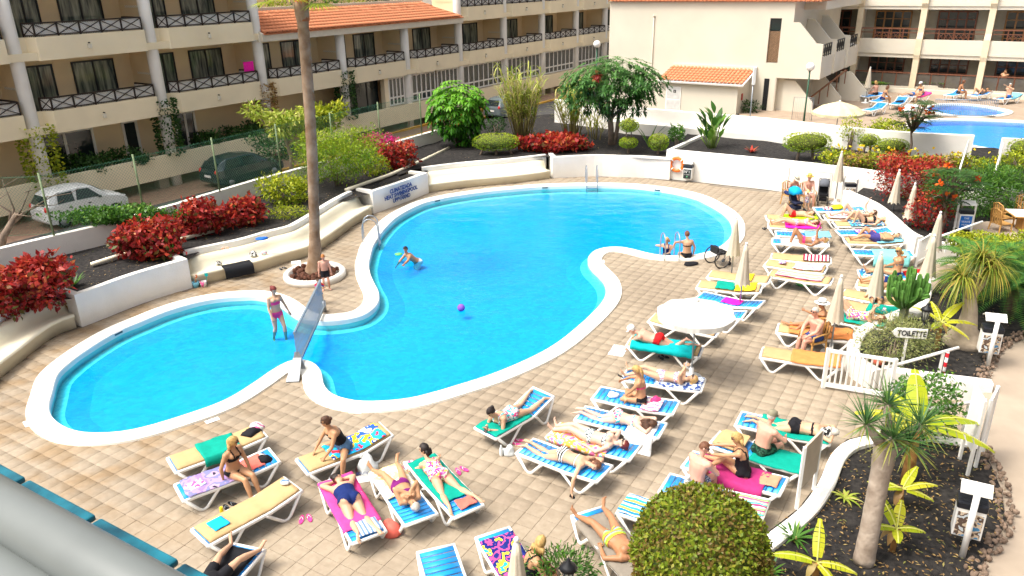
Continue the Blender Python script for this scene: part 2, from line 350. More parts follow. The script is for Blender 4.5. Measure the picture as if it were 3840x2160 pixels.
# ================================================================== pool outline
_pool_px = [(122, 1016), (130, 986), (143, 943), (173, 913), (213, 883), (260, 853), (300, 831), (350, 810), (417, 783), (483, 763), (550, 750), (617, 745),
 (650, 746), (682, 753), (712, 768), (741, 790), (771, 803), (811, 807), (848, 805), (884, 800), (917, 790), (941, 773), (952, 755), (951, 733), (941, 713), (931, 690), (927, 663), (931, 643),
 (937, 620), (951, 596), (971, 570), (997, 546), (1031, 526), (1067, 510), (1111, 499), (1161, 490), (1227, 481), (1288, 475), (1365, 469), (1488, 466), (1588, 468), (1655, 475), (1705, 483),
 (1755, 496), (1795, 516), (1825, 536), (1840, 556), (1843, 575), (1838, 596), (1818, 616), (1788, 631), (1745, 641), (1698, 643), (1655, 641), (1628, 636), (1588, 626), (1555, 621), (1521, 623),
 (1498, 630), (1485, 640), (1480, 653), (1488, 670), (1508, 690), (1521, 706), (1526, 723), (1525, 740), (1515, 760), (1488, 790), (1448, 826), (1405, 860), (1355, 890), (1288, 921), (1224, 946),
 (1161, 966), (1094, 986), (1027, 1002), (954, 1009), (897, 1008), (854, 999), (827, 985), (813, 966), (809, 946), (804, 930), (791, 915), (769, 906), (744, 905), (717, 913), (677, 936), (643, 960),
 (567, 1006), (467, 1043), (367, 1073), (300, 1086), (233, 1089), (187, 1083), (153, 1069), (133, 1053), (123, 1036)]
POOL = resample(crom([D(x, y, .05) for x, y in _pool_px], 5, True), .22, True)
for p in POOL: p.z = 0
if area2(POOL) < 0: POOL.reverse()
def offset_poly(poly, w):
 """outward for positive w, loops removed"""
 nr = normals2d(poly, True); q = [p + n * w for p, n in zip(poly, nr)]
 P = np.array([(p.x, p.y) for p in poly]); out = []
 for p in q:
  if np.min(np.hypot(P[:, 0] - p.x, P[:, 1] - p.y)) > abs(w) * .97: out.append(p)
 return out
POOL_OUT = offset_poly(POOL, .46); POOL_MID = offset_poly(POOL, .25); POOL_IN = offset_poly(POOL, -.28)
POOL_MID_T = [(p.x, p.y) for p in POOL_MID]
WATER_Z = -.10
# ground sheet to the horizon
GROUND = mat('bare_ground', (.22, .19, .15), .95, .25, .2, .4, 3)
tag(obj('ground', fill([[(-900, -300), (900, -300), (900, 1500), (-900, 1500)], POOL_MID_T], -.03), GROUND), kind='structure')
# terrace: grout bed with tiles on it
_wall_base_px = [(-60, 1010), (0, 953), (50, 913), (100, 873), (143, 843), (207, 823), (267, 800), (333, 773), (400, 750), (485, 724), (540, 710), (643, 686), (711, 664), (774, 646), (811, 626), (857, 593), (894, 566), (941, 538), (1011, 513), (1079, 485), (1180, 472), (1288, 462), (1385, 449), (1488, 444), (1621, 448), (1755, 462), (1932, 484)]
WB = [D(x, y) for x, y in _wall_base_px]
_terr = [Vector((-14, -1, 0)), Vector((-15, 8, 0))] + WB + [D(2300, 470), Vector((26, 33, 0)), Vector((26, -1, 0))]
TERR_T = [(p.x, p.y) for p in _terr]
terrace = tag(obj('terrace', fill([TERR_T, POOL_MID_T], 0), GROUT), kind='structure')
TA = R(31.5); TS = .34
_t1 = Vector((math.sin(TA), math.cos(TA), 0)); _t2 = Vector((math.cos(TA), -math.sin(TA), 0))
def tile_mb():
 mb = MB(); h = .1675; b = .004
 lo = [(-h, -h, 0), (h, -h, 0), (h, h, 0), (-h, h, 0)]; md = [(x, y, .008) for x, y, _ in lo]; hi = [(x * (1 - b / h), y * (1 - b / h), .012) for x, y, _ in lo]
 mb.add(lo + md + hi, [(i, (i + 1) % 4, 4 + (i + 1) % 4, 4 + i) for i in range(4)] + [(4 + i, 4 + (i + 1) % 4, 8 + (i + 1) % 4, 8 + i) for i in range(4)] + [(8, 9, 10, 11)])
 return mb
def px_of(p):
 v = p - Vector((0, 0, H)); w = v.dot(_fw)
 return (None if w < .1 else ((1920 + FPX * v.dot(_rt) / w) / K, (1080 - FPX * v.dot(_up) / w) / K, w))
_tiles = []
for i in range(-20, 130):
 for j in range(-75, 90):
  p = _t1 * (i * TS) + _t2 * (j * TS) + Vector((0, 2, 0))
  q = px_of(p)
  if q is None or not (-60 < q[0] < 2640 and 420 < q[1] < 1500): continue
  if not inside(p, TERR_T) or inside(p, POOL_MID_T): continue
  behind_rail = q[1] > 1165 + q[0] * .536 + 10
  _tiles.append((behind_rail, q[2], p))
_tiles.sort(key=lambda t: (t[0], t[1]))
_tm = fixn(tile_mb().mesh('tile')); _tm.materials.append(TILE)
for b, d, p in _tiles[:300]:
 o = obj('tile', _tm, TILE, terrace); o.location = (p.x, p.y, random.uniform(-.0015, .0015)); o.rotation_euler = (random.uniform(-.004, .004), random.uniform(-.004, .004), -TA)
_mb = tile_mb(); _tv = np.array(_mb.v); _tf = np.array(_mb.f); _V = []; _F = []
_c, _s = math.cos(-TA), math.sin(-TA); _rot = np.array([[_c, -_s, 0], [_s, _c, 0], [0, 0, 1]])
for k, (b, d, p) in enumerate(_tiles[300:]):
 _V.append(_tv @ _rot.T + np.array([p.x, p.y, random.uniform(-.002, .002)])); _F.append(_tf + k * len(_tv))
tag(obj('tile_field', npmesh('tile_field', np.concatenate(_V), np.concatenate(_F), None, [TILE]), TILE, terrace), kind='stuff')
# pool: coping, basin, ledge, water
mb = fill([[(p.x, p.y) for p in POOL_OUT], [(p.x, p.y) for p in POOL]], .06)
def skirt(mb, poly, z0, z1, inset0=0, mi=0):
 n = len(poly); nr = normals2d(poly, True)
 vs = [(p.x, p.y, z1) for p in poly] + [(p.x + q.x * inset0, p.y + q.y * inset0, z0) for p, q in zip(poly, nr)]
 mb.add(vs, [(i, (i + 1) % n, n + (i + 1) % n, n + i) for i in range(n)], mi, True)
skirt(mb, POOL, .035, .06, -.02); skirt(mb, [p + q * -.02 for p, q in zip(POOL, normals2d(POOL, True))], -.2, .035, .0); skirt(mb, POOL_OUT, 0, .06, .01)
pool = thing('swimming_pool', 'large curved swimming pool joined to a small children\'s pool, bright blue water', 'swimming pool')
obj('coping', mb, COPING, pool)
mb = fill([[(p.x, p.y) for p in POOL], [(p.x, p.y) for p in POOL_IN]], -.27); skirt(mb, POOL, -.272, -.06)
obj('ledge', mb, LEDGE, pool)
_fl = offset_poly(POOL_IN, -.5); mb = fill([[(p.x, p.y) for p in _fl]], -.40)
mb2 = fill([[(p.x, p.y) for p in POOL_IN], [(p.x, p.y) for p in _fl]], 0)
_FT = set((round(p.x, 4), round(p.y, 4)) for p in _fl); mb.add([(x, y, -.40 if (round(x, 4), round(y, 4)) in _FT else -.272) for x, y, _ in mb2.v], mb2.f, 0, True)
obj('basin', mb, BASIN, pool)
def ripple_sheet(poly, z, step, amp):
 """water surface as a fine mesh with real ripples"""
 xs = [p.x for p in poly]; ys = [p.y for p in poly]; T = [(p.x, p.y) for p in poly]
 pts = [Vector((p.x, p.y)) for p in poly]; n = len(pts)
 for a in np.arange(min(xs), max(xs), step):
  for b in np.arange(min(ys), max(ys), step):
   if inside((a, b), T): pts.append(Vector((a, b)))
 r = delaunay_2d_cdt(pts, [(i, (i + 1) % n) for i in range(n)], [], 1, 1e-5)
 mb = MB(); mb.add([(v.x, v.y, z + amp * noise.noise(Vector((v.x * 1.6, v.y * 2.1, .3))) + amp * .4 * noise.noise(Vector((v.x * 4, v.y * 4.4, 5)))) for v in r[0]], r[2], 0, True); return mb
wt = tag(obj('water', ripple_sheet([p + q * -.015 for p, q in zip(POOL, normals2d(POOL, True))], WATER_Z, .22, .014), WATER, pool))
SKIM = mat('skimmer_plastic', (.05, .09, .10), .5, .1)
for x, y in ((1371, 470), (1655, 475), (1104, 506), (287, 841)):
 p = D(x, y, .0); i = min(range(len(POOL)), key=lambda k: (POOL[k] - p).length); n = normals2d(POOL, True)[i]
 m2 = MB(); m2.box((0, 0, 0), (.34, .06, .09)); m2.box((0, -.035, 0), (.26, .02, .05), mi=1)
 obj('skimmer', m2, [WHITE, SKIM], pool, POOL[i] + Vector((0, 0, -.01)) + n * .0, math.atan2(n.y, n.x) - math.pi / 2)
# depth plaques beside the coping
REDT = mat('red_lettering', (.35, .04, .03), .6)
for lab, x, y in (('0.35 m', 895, 1036), ('0.50 m', 534, 1058), ('1.40 m', 1537, 779), ('1.30 m', 1411, 888), ('0.40 m', 70, 1066), ('1.50 m', 1515, 658), ('1.50 m', 1848, 537)):
 p = D(x, y, .014); t = thing('depth_plaque', 'white tile plaque with red writing %s set beside the pool coping' % lab, 'plaque', p)
 i = min(range(len(POOL)), key=lambda k: (POOL[k] - p).length); n = normals2d(POOL, True)[i]; rz = math.atan2(n.y, n.x) + math.pi / 2; t.rotation_euler[2] = rz
 m2 = MB(); m2.box((0, 0, .006), (.30, .15, .012)); obj('plate', m2, WHITE, t, bevel=.003)
 text('lettering', lab, .085, REDT, (0, 0, .014), (0, 0, 0), t, .001)
 tag(t, {(895, 1036): 'white plaque with red 0.35 m below the pool neck', (534, 1058): 'white plaque with red 0.50 m beside the small pool', (1537, 779): 'small white depth plaque right of the pool above the open umbrella', (1411, 888): 'white depth plaque by the right pool edge near the newspaper', (70, 1066): 'white depth plaque at the far left tip of the small pool', (1515, 658): 'white depth plaque by the rounded tip of paving', (1848, 537): 'white depth plaque at the far right end of the big pool'}[(x, y)])
# ================================================================== left garden: benches, planter walls, soil
def seg(px, z=0): return [D(x, y, z) for x, y in px]
BENCH = [(0, 0), (0, .32), (.07, .35), (.08, .40), (.03, .445), (-.12, .435), (-.34, .40), (-.46, .46), (-.54, .62), (-.60, .77), (-.68, .80), (-.80, .79), (-.80, 0)]
def bench(px, label):
 path = resample(crom(seg(px), 6), .35); mb = MB(); sweep(mb, path, BENCH, 0, True)
 return tag(obj('curved_bench', mb, BENCHM), label, 'bench', 'built-in benches round the pool')
bench([(-60, 1010), (0, 953), (50, 913), (100, 873), (143, 843), (193, 825)], 'cream curved bench at the left edge below the red shrubs')
bench([(492, 722), (540, 710), (643, 686), (711, 664), (774, 646), (811, 626), (857, 593), (894, 566), (936, 541)], 'long cream curved bench behind the palm with a black towel on it')
bench([(1079, 485), (1180, 472), (1288, 462), (1383, 450)], 'cream bench at the far side of the pool right of the blue lettering')
def wall(name, px, z0, z1, th=.2, label=None, zpix=0, base=True, m=None, cat='wall', smoothpath=True):
 pts = seg(px, zpix); path = resample(crom(pts, 5), .4) if smoothpath else pts
 mb = MB(); sweep(mb, path, [(0, z0), (0, z1 - .02), (-.02, z1), (-th + .02, z1), (-th, z1 - .02), (-th, z0)])
 return tag(obj(name, mb, m or WALLW), label, cat) if label else (obj(name, mb, m or WALLW), path)[0]
def wall_returns(name, px, z0, z1, label, back=.95, th=.2):
 """planter wall that projects forward, with its two end returns"""
 path = resample(crom(seg(px), 5), .4); nr = normals2d(path)
 inner = [p - n * th for p, n in zip(path, nr)]
 a0 = path[0] - nr[0] * back; a1 = path[-1] - nr[-1] * back
 d0 = (path[1] - path[0]).normalized() * th; d1 = (path[-1] - path[-2]).normalized() * th
 outer = [a0] + path + [a1]; inn = [a1 - d1] + [inner[-1] - d1] + list(reversed(inner[1:-1])) + [inner[0] + d0] + [a0 + d0]
 mb = MB(); poly = outer + inn
 f = fill([[(p.x, p.y) for p in poly]], z1); mb.add(f.v, f.f); n = len(poly)
 mb.add([(p.x, p.y, z0) for p in poly] + [(p.x, p.y, z1) for p in poly], [(i, (i + 1) % n, n + (i + 1) % n, n + i) for i in range(n)])
 return tag(obj(name, mb, WALLW), label, 'wall')
wall_returns('planter_wall', [(207, 823), (267, 800), (333, 773), (400, 750), (485, 724)], 0, 1.0, 'white planter wall projecting between the two benches on the left')
SIGNW = wall_returns('planter_wall', [(941, 538), (1011, 513), (1079, 486)], 0, .97, 'white planter wall with blue lettering about the heated pool')
def back_strip(px, z1, label):
 path = resample(crom(seg(px), 6), .35); mb = MB(); sweep(mb, path, [(-.80, 0), (-.80, z1), (-.99, z1), (-.99, 0)])
 return tag(obj('planter_wall', mb, WALLW), label, 'wall')
back_strip([(-60, 1010), (0, 953), (50, 913), (100, 873), (143, 843), (190, 826)], 1.0, 'white wall behind the leftmost bench under the red shrubs')
back_strip([(496, 721), (540, 710), (643, 686), (711, 664), (774, 646), (811, 626), (857, 593), (894, 566), (934, 542)], 1.0, 'white wavy wall behind the long bench with the black towel')
back_strip([(1082, 485), (1180, 472), (1288, 462), (1392, 449)], 1.02, 'low white wall behind the far bench right of the lettering')
wall_returns('planter_wall', [(1390, 449), (1488, 444), (1560, 446), (1621, 448), (1684, 453)], 0, 1.05, 'white wall between the far bench and the orange lifebuoy')
# back wall of the left garden, along the street
BWZ = 1.55
_bw_px = [(-60, 640), (0, 626), (140, 593), (300, 556), (347, 540), (447, 513), (533, 486), (644, 453), (770, 420), (1004, 355), (1135, 318)]
BW = [D(x, y, BWZ) for x, y in _bw_px]
mb = MB(); sweep(mb, [Vector((p.x, p.y, 0)) for p in BW], [(0, 0), (0, BWZ), (-.22, BWZ), (-.22, 0)])
tag(obj('garden_wall', mb, WALLW), 'long white wall between the red shrubs and the street, carrying the fence', 'wall')
_nw = normals2d(WB[:20]); _front = [WB[i] - _nw[i] * w for i, w in [(i, .9) for i in range(5)] + [(i, .15) for i in range(5, 10)] + [(i, .9) for i in range(10, 17)] + [(i, .15) for i in range(17, 20)]]
SOILZ = .86
_poly = [(p.x, p.y) for p in _front] + [(p.x, p.y) for p in reversed(BW)]
def soil_sheet(poly, z, amp=.05, step=.5):
 pts = [Vector((p[0], p[1])) for p in poly]; n = len(pts); xs = [p[0] for p in poly]; ys = [p[1] for p in poly]
 for a in np.arange(min(xs), max(xs), step):
  for b in np.arange(min(ys), max(ys), step):
   if inside((a, b), poly): pts.append(Vector((a, b)))
 r = delaunay_2d_cdt(pts, [(i, (i + 1) % n) for i in range(n)], [], 4, 1e-4)
 mb = MB(); mb.add([(v.x, v.y, z + amp * noise.noise(Vector((v.x, v.y, 3)))) for v in r[0]], r[2], 0, True); return mb
tag(obj('planting_bed', soil_sheet(_poly, SOILZ), SOIL), kind='structure')
# middle garden
CG_Z = .95
_cg = [D(x, y, CG_Z) for x, y in ((1000, 440), (1044, 425), (1180, 408), (1288, 399), (1421, 393), (1555, 396), (1690, 404), (1720, 360), (1722, 318), (1560, 300), (1400, 285), (1250, 300), (1130, 330), (1060, 360), (985, 385))]
tag(obj('planting_bed', soil_sheet([(p.x, p.y) for p in _cg], CG_Z), SOIL), kind='structure')
# higher right bed with its retaining wall
RB_Z = 1.27
_rw_px = [(1682, 377), (1760, 384), (1932, 400), (2065, 414), (2150, 424), (2222, 434), (2262, 442), (2420, 462), (2640, 490)]
RW = [D(x, y, 1.40) for x, y in _rw_px]
mb = MB(); _rp = [Vector((p.x, p.y, 0)) for p in RW]
sweep(mb, _rp, [(0, 0), (0, 1.38), (-.02, 1.40), (-.22, 1.40), (-.24, 1.38), (-.24, 0)])
mb.bar(Vector((_rp[0].x, _rp[0].y, .7)), Vector((_rp[0].x, _rp[0].y, .7)) + (E1 * 5.2), .2, 1.397)
tag(obj('retaining_wall', mb, WALLW), 'tall white retaining wall with the orange lifebuoy and the white cupboard doors', 'wall')
_rb = [D(x, y, RB_Z) for x, y in ((1686, 384), (1760, 389), (1932, 406), (2065, 420), (2222, 440), (2262, 449), (2576, 470), (2640, 400), (2500, 372), (2290, 370), (2030, 348), (1860, 338), (1735, 330))]
tag(obj('planting_bed', soil_sheet([(p.x, p.y) for p in _rb], RB_Z), SOIL), kind='structure')
# rear white wall in front of the upper deck
DECK_Z = 1.0
_rear = [D(x, y, 2.3) for x, y in ((1395, 250), (1551, 267), (1721, 281), (1932, 298), (2049, 311), (2215, 328), (2299, 334), (2452, 341))]
mb = MB(); _rp2 = [Vector((p.x, p.y, 0)) for p in _rear]
sweep(mb, _rp2, [(0, .3), (0, 2.28), (-.02, 2.3), (-.2, 2.3), (-.22, 2.28), (-.22, .3)])
sweep(mb, _rp2[1:5], [(.55, .3), (.55, 1.55), (.002, 1.60), (.002, .3)])
tag(obj('garden_wall', mb, WALLW), 'white wall behind the far garden below the upper terrace', 'wall')
mb = MB(); sweep(mb, [Vector((p.x, p.y, 0)) for p in (D(2580, 348, 2.0), D(2520, 346, 2.0))], [(0, .3), (0, 2.0), (-.2, 2.0), (-.2, .3)])
tag(obj('garden_wall', mb, WALLW), 'short white wall at the right edge below the upper pool', 'wall')
# street
STREET = _basin_material('street_setts', (.20, .12, .085), (.30, .19, .13))
_st = [Vector((p.x, p.y, 0)) for p in BW]; _st = [(p.x - E2.x * .1, p.y - E2.y * .1) for p in _st]
_C2 = D(445, 463)
_far = [_C2 + E1 * 70 - E2 * 3, _C2 - E1 * 25 - E2 * 3]
tag(obj('street', fill([_st + [tuple((_C2 + E1 * 70 + E2 * 6)[:2])] + [(p.x, p.y) for p in _far]], .006), STREET), kind='structure')
ASPH = mat('asphalt', (.07, .068, .066), .9, .25, 3, .5, 40)
_ln = [(_C2 + E1 * s + E2 * d) for s, d in ((-25, 6.6), (60, 6.6), (60, 2.6), (-25, 2.6))]
tag(obj('road', fill([[(p.x, p.y) for p in _ln]], .012), ASPH), kind='structure')
YEL = mat('yellow_kerb_paint', (.62, .34, .05), .7, .15, 5)
mb = MB(); mb.bar(_C2 + E1 * 4 + E2 * 2.5 + Vector((0, 0, .06)), _C2 + E1 * 48 + E2 * 2.5 + Vector((0, 0, .06)), .18, .12)
tag(obj('kerb', mb, YEL), kind='structure')
# upper deck
_dk = [D(x, y, 0) for x, y in ()]
DECKM = mat('deck_paving', (.34, .26, .19), .75, .12, 2.5, .25, 12)
_d0 = [Vector((p.x, p.y, 0)) for p in _rear[3:]] ; _d0 = [(p.x + E1.x * .3, p.y + E1.y * .3) for p in _d0]
_pool2 = resample(crom([D(x, y, DECK_Z) for x, y in ((2292, 318), (2306, 311), (2350, 304), (2450, 303), (2576, 308), (2700, 316), (2760, 360), (2620, 384), (2470, 372), (2380, 350), (2310, 338), (2290, 328))], 5, True), .3, True)
_pool3 = resample(crom([D(x, y, DECK_Z) for x, y in ((2338, 270), (2380, 264), (2450, 266), (2515, 277), (2531, 284), (2500, 292), (2420, 293), (2350, 283), (2333, 276))], 4, True), .3, True)
for pl in (_pool2, _pool3):
 if area2(pl) < 0: pl.reverse()
_deckpoly = _d0 + [(60, 12), (75, 50), (40, 66), (20, 60)]
_deckpoly = [(p.x + E1.x * .1, p.y + E1.y * .1) for p in _rear[3:]] + [tuple(D(2470, 395, DECK_Z)[:2]), tuple(D(2700, 430, DECK_Z)[:2]), (60, 30), (60, 48), (38, 60), (16, 62)]
tag(obj('upper_deck', fill([_deckpoly, [(p.x, p.y) for p in _pool2], [(p.x, p.y) for p in _pool3]], DECK_Z), DECKM), kind='structure')
for pl, lab, nm in ((_pool2, 'far swimming pool on the upper terrace at the right edge', 'swimming_pool'), (_pool3, 'small oval pool with a grey barrier on the upper terrace', 'swimming_pool')):
 t = thing(nm, lab, 'swimming pool'); w = .35
 ou = offset_poly(pl, w); mb = fill([[(p.x, p.y) for p in ou], [(p.x, p.y) for p in pl]], DECK_Z + .06); skirt(mb, pl, DECK_Z - .1, DECK_Z + .06); skirt(mb, ou, DECK_Z, DECK_Z + .06)
 obj('coping', mb, COPING, t)
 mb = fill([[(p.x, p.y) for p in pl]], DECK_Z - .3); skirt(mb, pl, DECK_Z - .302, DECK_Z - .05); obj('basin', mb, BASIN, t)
 obj('water', fill([[(p.x, p.y) for p in pl]], DECK_Z - .06), WATER, t)
# ================================================================== left apartment building (s along the front, d out of it, z up)
def FB(s, d, z=0.0): return _C2 + E1 * s + E2 * d + Vector((0, 0, z))
def fbox(mb, s0, s1, d0, d1, z0, z1, mi=0):
 vs = [FB(s, d, z) for z in (z0, z1) for d in (d0, d1) for s in (s0, s1)]
 mb.add(vs, [(0, 2, 3, 1), (4, 5, 7, 6), (0, 1, 5, 4), (2, 6, 7, 3), (0, 4, 6, 2), (1, 3, 7, 5)], mi); return mb
def _curtain():
 m, N, L, p = _new('curtained_glass'); tc = N.new('ShaderNodeNewGeometry')
 mp = N.new('ShaderNodeMapping'); mp.inputs['Scale'].default_value = (1, 1, .12); L.new(tc.outputs['Position'], mp.inputs[0])
 nz = N.new('ShaderNodeTexNoise'); nz.inputs['Scale'].default_value = 7; nz.inputs['Detail'].default_value = 4; L.new(mp.outputs[0], nz.inputs['Vector'])
 rp = N.new('ShaderNodeValToRGB'); rp.color_ramp.elements[0].position = .38; rp.color_ramp.elements[0].color = (.035, .055, .052, 1); rp.color_ramp.elements[1].position = .68; rp.color_ramp.elements[1].color = (.30, .33, .26, 1)
 L.new(nz.outputs['Fac'], rp.inputs['Fac']); L.new(rp.outputs['Color'], p.inputs['Base Color']); p.inputs['Roughness'].default_value = .08; p.inputs['Specular IOR Level'].default_value = .6; return m
CURT = _curtain()
COLS = [-11.9, -5.95, 0, 5.95, 11.8, 17.4, 23.0, 28.5, 33.9, 39.4, 44.7, 50.0, 55.3]
apt = thing('apartment_building', 'long cream apartment building with white columns and dark cross-braced balcony rails', 'building', (0, 0, 0))
mb = MB()
fbox(mb, -14, 5.95, -2.2, -1.8, 0, 11.5); fbox(mb, 5.951, 23.0, -2.2, -1.8, 0, 7.2); fbox(mb, 23.001, 57, -2.2, -1.8, 0, 11.5)
fbox(mb, 5.951, 23, -5.2, -5.0, 7.2, 12)
obj('rear_wall', mb, OCHRE, apt)
for s in COLS:
 mb = MB(); zt = 7.0 if 6 < s < 22 else 11.5
 if s in (5.95, 23.0): fbox(mb, s - .12, s + .12, -1.8, -.02, 7.6, 11.5)
 fbox(mb, s - .10, s + .10, -1.8, -.05, 3.75, zt - .8 if zt == 7 else zt)
 obj('partition_wall', mb, OCHRE, apt)
mb = MB()
for z in (3.42, 6.37, 9.32):
 for s0, s1 in zip(COLS, COLS[1:]):
  if z > 6 and 5.9 < s0 < 22.9: continue
  fbox(mb, s0, s1, -1.8, .30 if s0 > -99 else 0, z, z + .30)
obj('floor_slab', mb, CREAM, apt)
mb = MB(); fbox(mb, 5.8, 23.1, -1.8, .42, 6.25, 6.62); obj('eave_beam', mb, mat('beam_white', (.74, .69, .58), .8, .05), apt)
for s in COLS:
 zt = 6.3 if 6 < s < 22 else 11.5
 mb = MB(); p0 = FB(s, 0, 0)
 mb.lathe([(.27, 0), (.27, zt * .3), (.27, zt * .6), (.27, zt)], 18, p0); obj('column', mb, WHITE, apt)
def lattice(mb, a, b, z0, z1, step=.075, w=.032, th=.012, off=0.0):
 """diagonal slats between two plan points"""
 a = Vector(a); b = Vector(b); d = b - a; l = d.length; d.normalize(); n = Vector((d.y, -d.x, 0)); h = z1 - z0
 for sg in (1, -1):
  t = -h
  while t < l:
   t0, t1 = max(t, 0), min(t + h, l)
   if t1 - t0 > .03:
    za, zb = (z0 + (t0 - t), z0 + (t1 - t)) if sg > 0 else (z1 - (t0 - t), z1 - (t1 - t))
    mb.bar(a + d * t0 + n * (off + sg * th * .5) + Vector((0, 0, za)), a + d * t1 + n * (off + sg * th * .5) + Vector((0, 0, zb)), w, th, up=n)
   t += step
def railing(mb, a, b, z0, z1, seg_len=.92, m=.05):
 a = Vector(a); b = Vector(b); l = (b - a).length; k = max(1, round(l / seg_len)); U = Vector((0, 0, 1))
 mb.bar(a + U * z1, b + U * z1, .07, .06); mb.bar(a + U * (z0 + .06), b + U * (z0 + .06), .04, .04)
 for i in range(k + 1):
  p = a.lerp(b, i / k); mb.bar(p + U * (z0 - .03), p + U * z1, .055, .055, up=(b - a))
  if i < k:
   q = a.lerp(b, (i + 1) / k); mb.bar(p + U * (z0 + .06), q + U * (z1 - .03), .032, .03); mb.bar(p + U * (z1 - .03), q + U * (z0 + .06), .032, .028)
LAMPW = mat('lamp_cream', (.70, .66, .55), .5, .05)
LATT = mat('lattice_white', (.78, .77, .74), .6, .04)
def balcony(s0, s1, zb, label=None, detail=True):
 z0, z1, z2 = zb, zb + .92, zb + 1.45
 path = [FB(s0 + .26, -.02), FB(s0 + .52, -.02), FB(s0 + .78, .36), FB(s1 - .42, .36), FB(s1 - .42, -.05)]
 mb = MB()
 out = path; nr = normals2d(out); inn = [FB(s0 + .26, -.16), FB(s0 + .57, -.16), FB(s0 + .86, .22), FB(s1 - .56, .22), FB(s1 - .56, -.05)]
 poly = [(p.x, p.y) for p in out] + [(p.x, p.y) for p in reversed(inn)]
 f = fill([poly], z1); mb.add(f.v, f.f); f = fill([poly], z0); mb.add(f.v, f.f); n = len(poly)
 mb.add([(p[0], p[1], z0) for p in poly] + [(p[0], p[1], z1) for p in poly], [(i, (i + 1) % n, n + (i + 1) % n, n + i) for i in range(n)])
 B = obj('balcony', mb, CREAM, apt)
 mid = [p.lerp(q, .45) for p, q in zip(out, inn)]
 rl = MB(); railing(rl, mid[1], mid[2], z1, z2); railing(rl, mid[2], mid[3], z1, z2); railing(rl, mid[3] + E2 * -.08, FB(s1 - .5, -1.1), z1, z2); obj('railing', rl, DARKWOOD, B)
 lt = MB(); lattice(lt, mid[1] - E2 * .05, mid[2] - E2 * .05, z1 + .02, z2 - .05); lattice(lt, mid[2] - E2 * .05, mid[3] - E2 * .05, z1 + .02, z2 - .05)
 lattice(lt, mid[3] - E1 * .04, FB(s1 - .54, -1.1), z1 + .02, z2 - .05)
 mb2 = lt; o = tag(obj('lattice', mb2, LATT, B, fix=False), kind='stuff')
 sm = (s0 + s1) / 2 - .1; lp = MB(); lp.box((0, 0, 0), (.16, .10, .18)); lp.box((0, .0, .14), (.05, .14, .05), mi=1)
 obj('wall_lamp', lp, [LAMPW, BLACKM], B, FB(sm, .42, z0 + .42), -AZ + math.pi / 2, bevel=.02)
 return B
def window(s0, s1, z0, z1, d=-1.8, fm=None, panes=2, pm=None, par=None, bar=.07, horiz=()):
 mb = MB(); b = bar; e = .06
 fbox(mb, s0, s1, d, d + e, z1 - b, z1); fbox(mb, s0, s1, d, d + e, z0, z0 + b)
 for i in range(panes + 1):
  x = s0 + (s1 - s0 - b) * i / panes; fbox(mb, x, x + b, d, d + e - .002, z0 + b, z1 - b)
 for hz in horiz: fbox(mb, s0 + b, s1 - b, d, d + e - .006, hz, hz + b)
 W = obj('window', mb, fm or BLACKM, par or apt)
 for i in range(panes):
  x0 = s0 + (s1 - s0 - b) * i / panes + b; x1 = s0 + (s1 - s0 - b) * (i + 1) / panes
  m2 = MB(); fbox(m2, x0, x1, d + .005, d + .02, z0 + b, z1 - b); obj('pane', m2, pm or CURT, W)
 return W
for i, (s0, s1) in enumerate(zip(COLS, COLS[1:])):
 wing = 5.9 < s0 < 22.9
 balcony(s0, s1, 3.40)
 if not wing: balcony(s0, s1, 6.34)
 L_ = s1 - s0
 for zf in ((3.78,) if wing else (3.78, 6.73)):
  window(s0 + .95, s0 + .95 + .21 * L_, zf, zf + 2.22, panes=2); window(s0 + .51 * L_, s0 + .84 * L_, zf, zf + 2.22, panes=2)
  if s0 < 24:
   dr = MB(); q0 = FB(s1 - .14, -1.3, zf + 1.45); q1 = FB(s1 - .14, -.25, zf + 1.45)
   for k in range(6):
    a_, b_ = q0.lerp(q1, k / 6), q0.lerp(q1, (k + 1) / 6); u = Vector((0, 0, .09))
    dr.bar(a_, b_ + u, .016, .016); dr.bar(a_ + u, b_, .016, .016)
   obj('drying_rack', dr, PLASTIC, apt)
# ground floor: planter wall, white windows, openings
mb = MB(); fbox(mb, -14, 6.6, .20, .36, .50, 1.58); fbox(mb, 9.0, 57, .20, .36, .50, 1.58); fbox(mb, -14, 6.6, -.9, .2, .5, 1.3); obj('planter_wall', mb, CREAM, apt)
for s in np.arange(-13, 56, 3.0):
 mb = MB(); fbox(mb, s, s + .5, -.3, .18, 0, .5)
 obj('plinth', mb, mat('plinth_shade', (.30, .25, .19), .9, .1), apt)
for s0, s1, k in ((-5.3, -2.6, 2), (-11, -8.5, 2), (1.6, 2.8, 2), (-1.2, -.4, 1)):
 window(s0, s1, 1.2, 3.1, fm=WHITE, panes=k, pm=GLASS, bar=.12)
for s0, s1, k in ((15.55, 17.05, 4), (17.75, 20.2, 5), (20.4, 22.7, 5), (23.3, 28.2, 8), (28.9, 33.5, 8), (34.3, 39.0, 7), (39.8, 44.3, 7), (45.1, 49.6, 7)):
 window(s0, s1, 1.60, 3.36, d=.0, fm=WHITE, panes=k, pm=GLASS, bar=.10, horiz=(2.05,))
window(12.3, 15.2, 1.3, 3.3, d=-.6, fm=BLACKM, panes=3, pm=GLASS)
mb = MB(); fbox(mb, 15.2, 15.55, -.3, .05, 1.5, 3.4); obj('pier', mb, CREAM, apt)
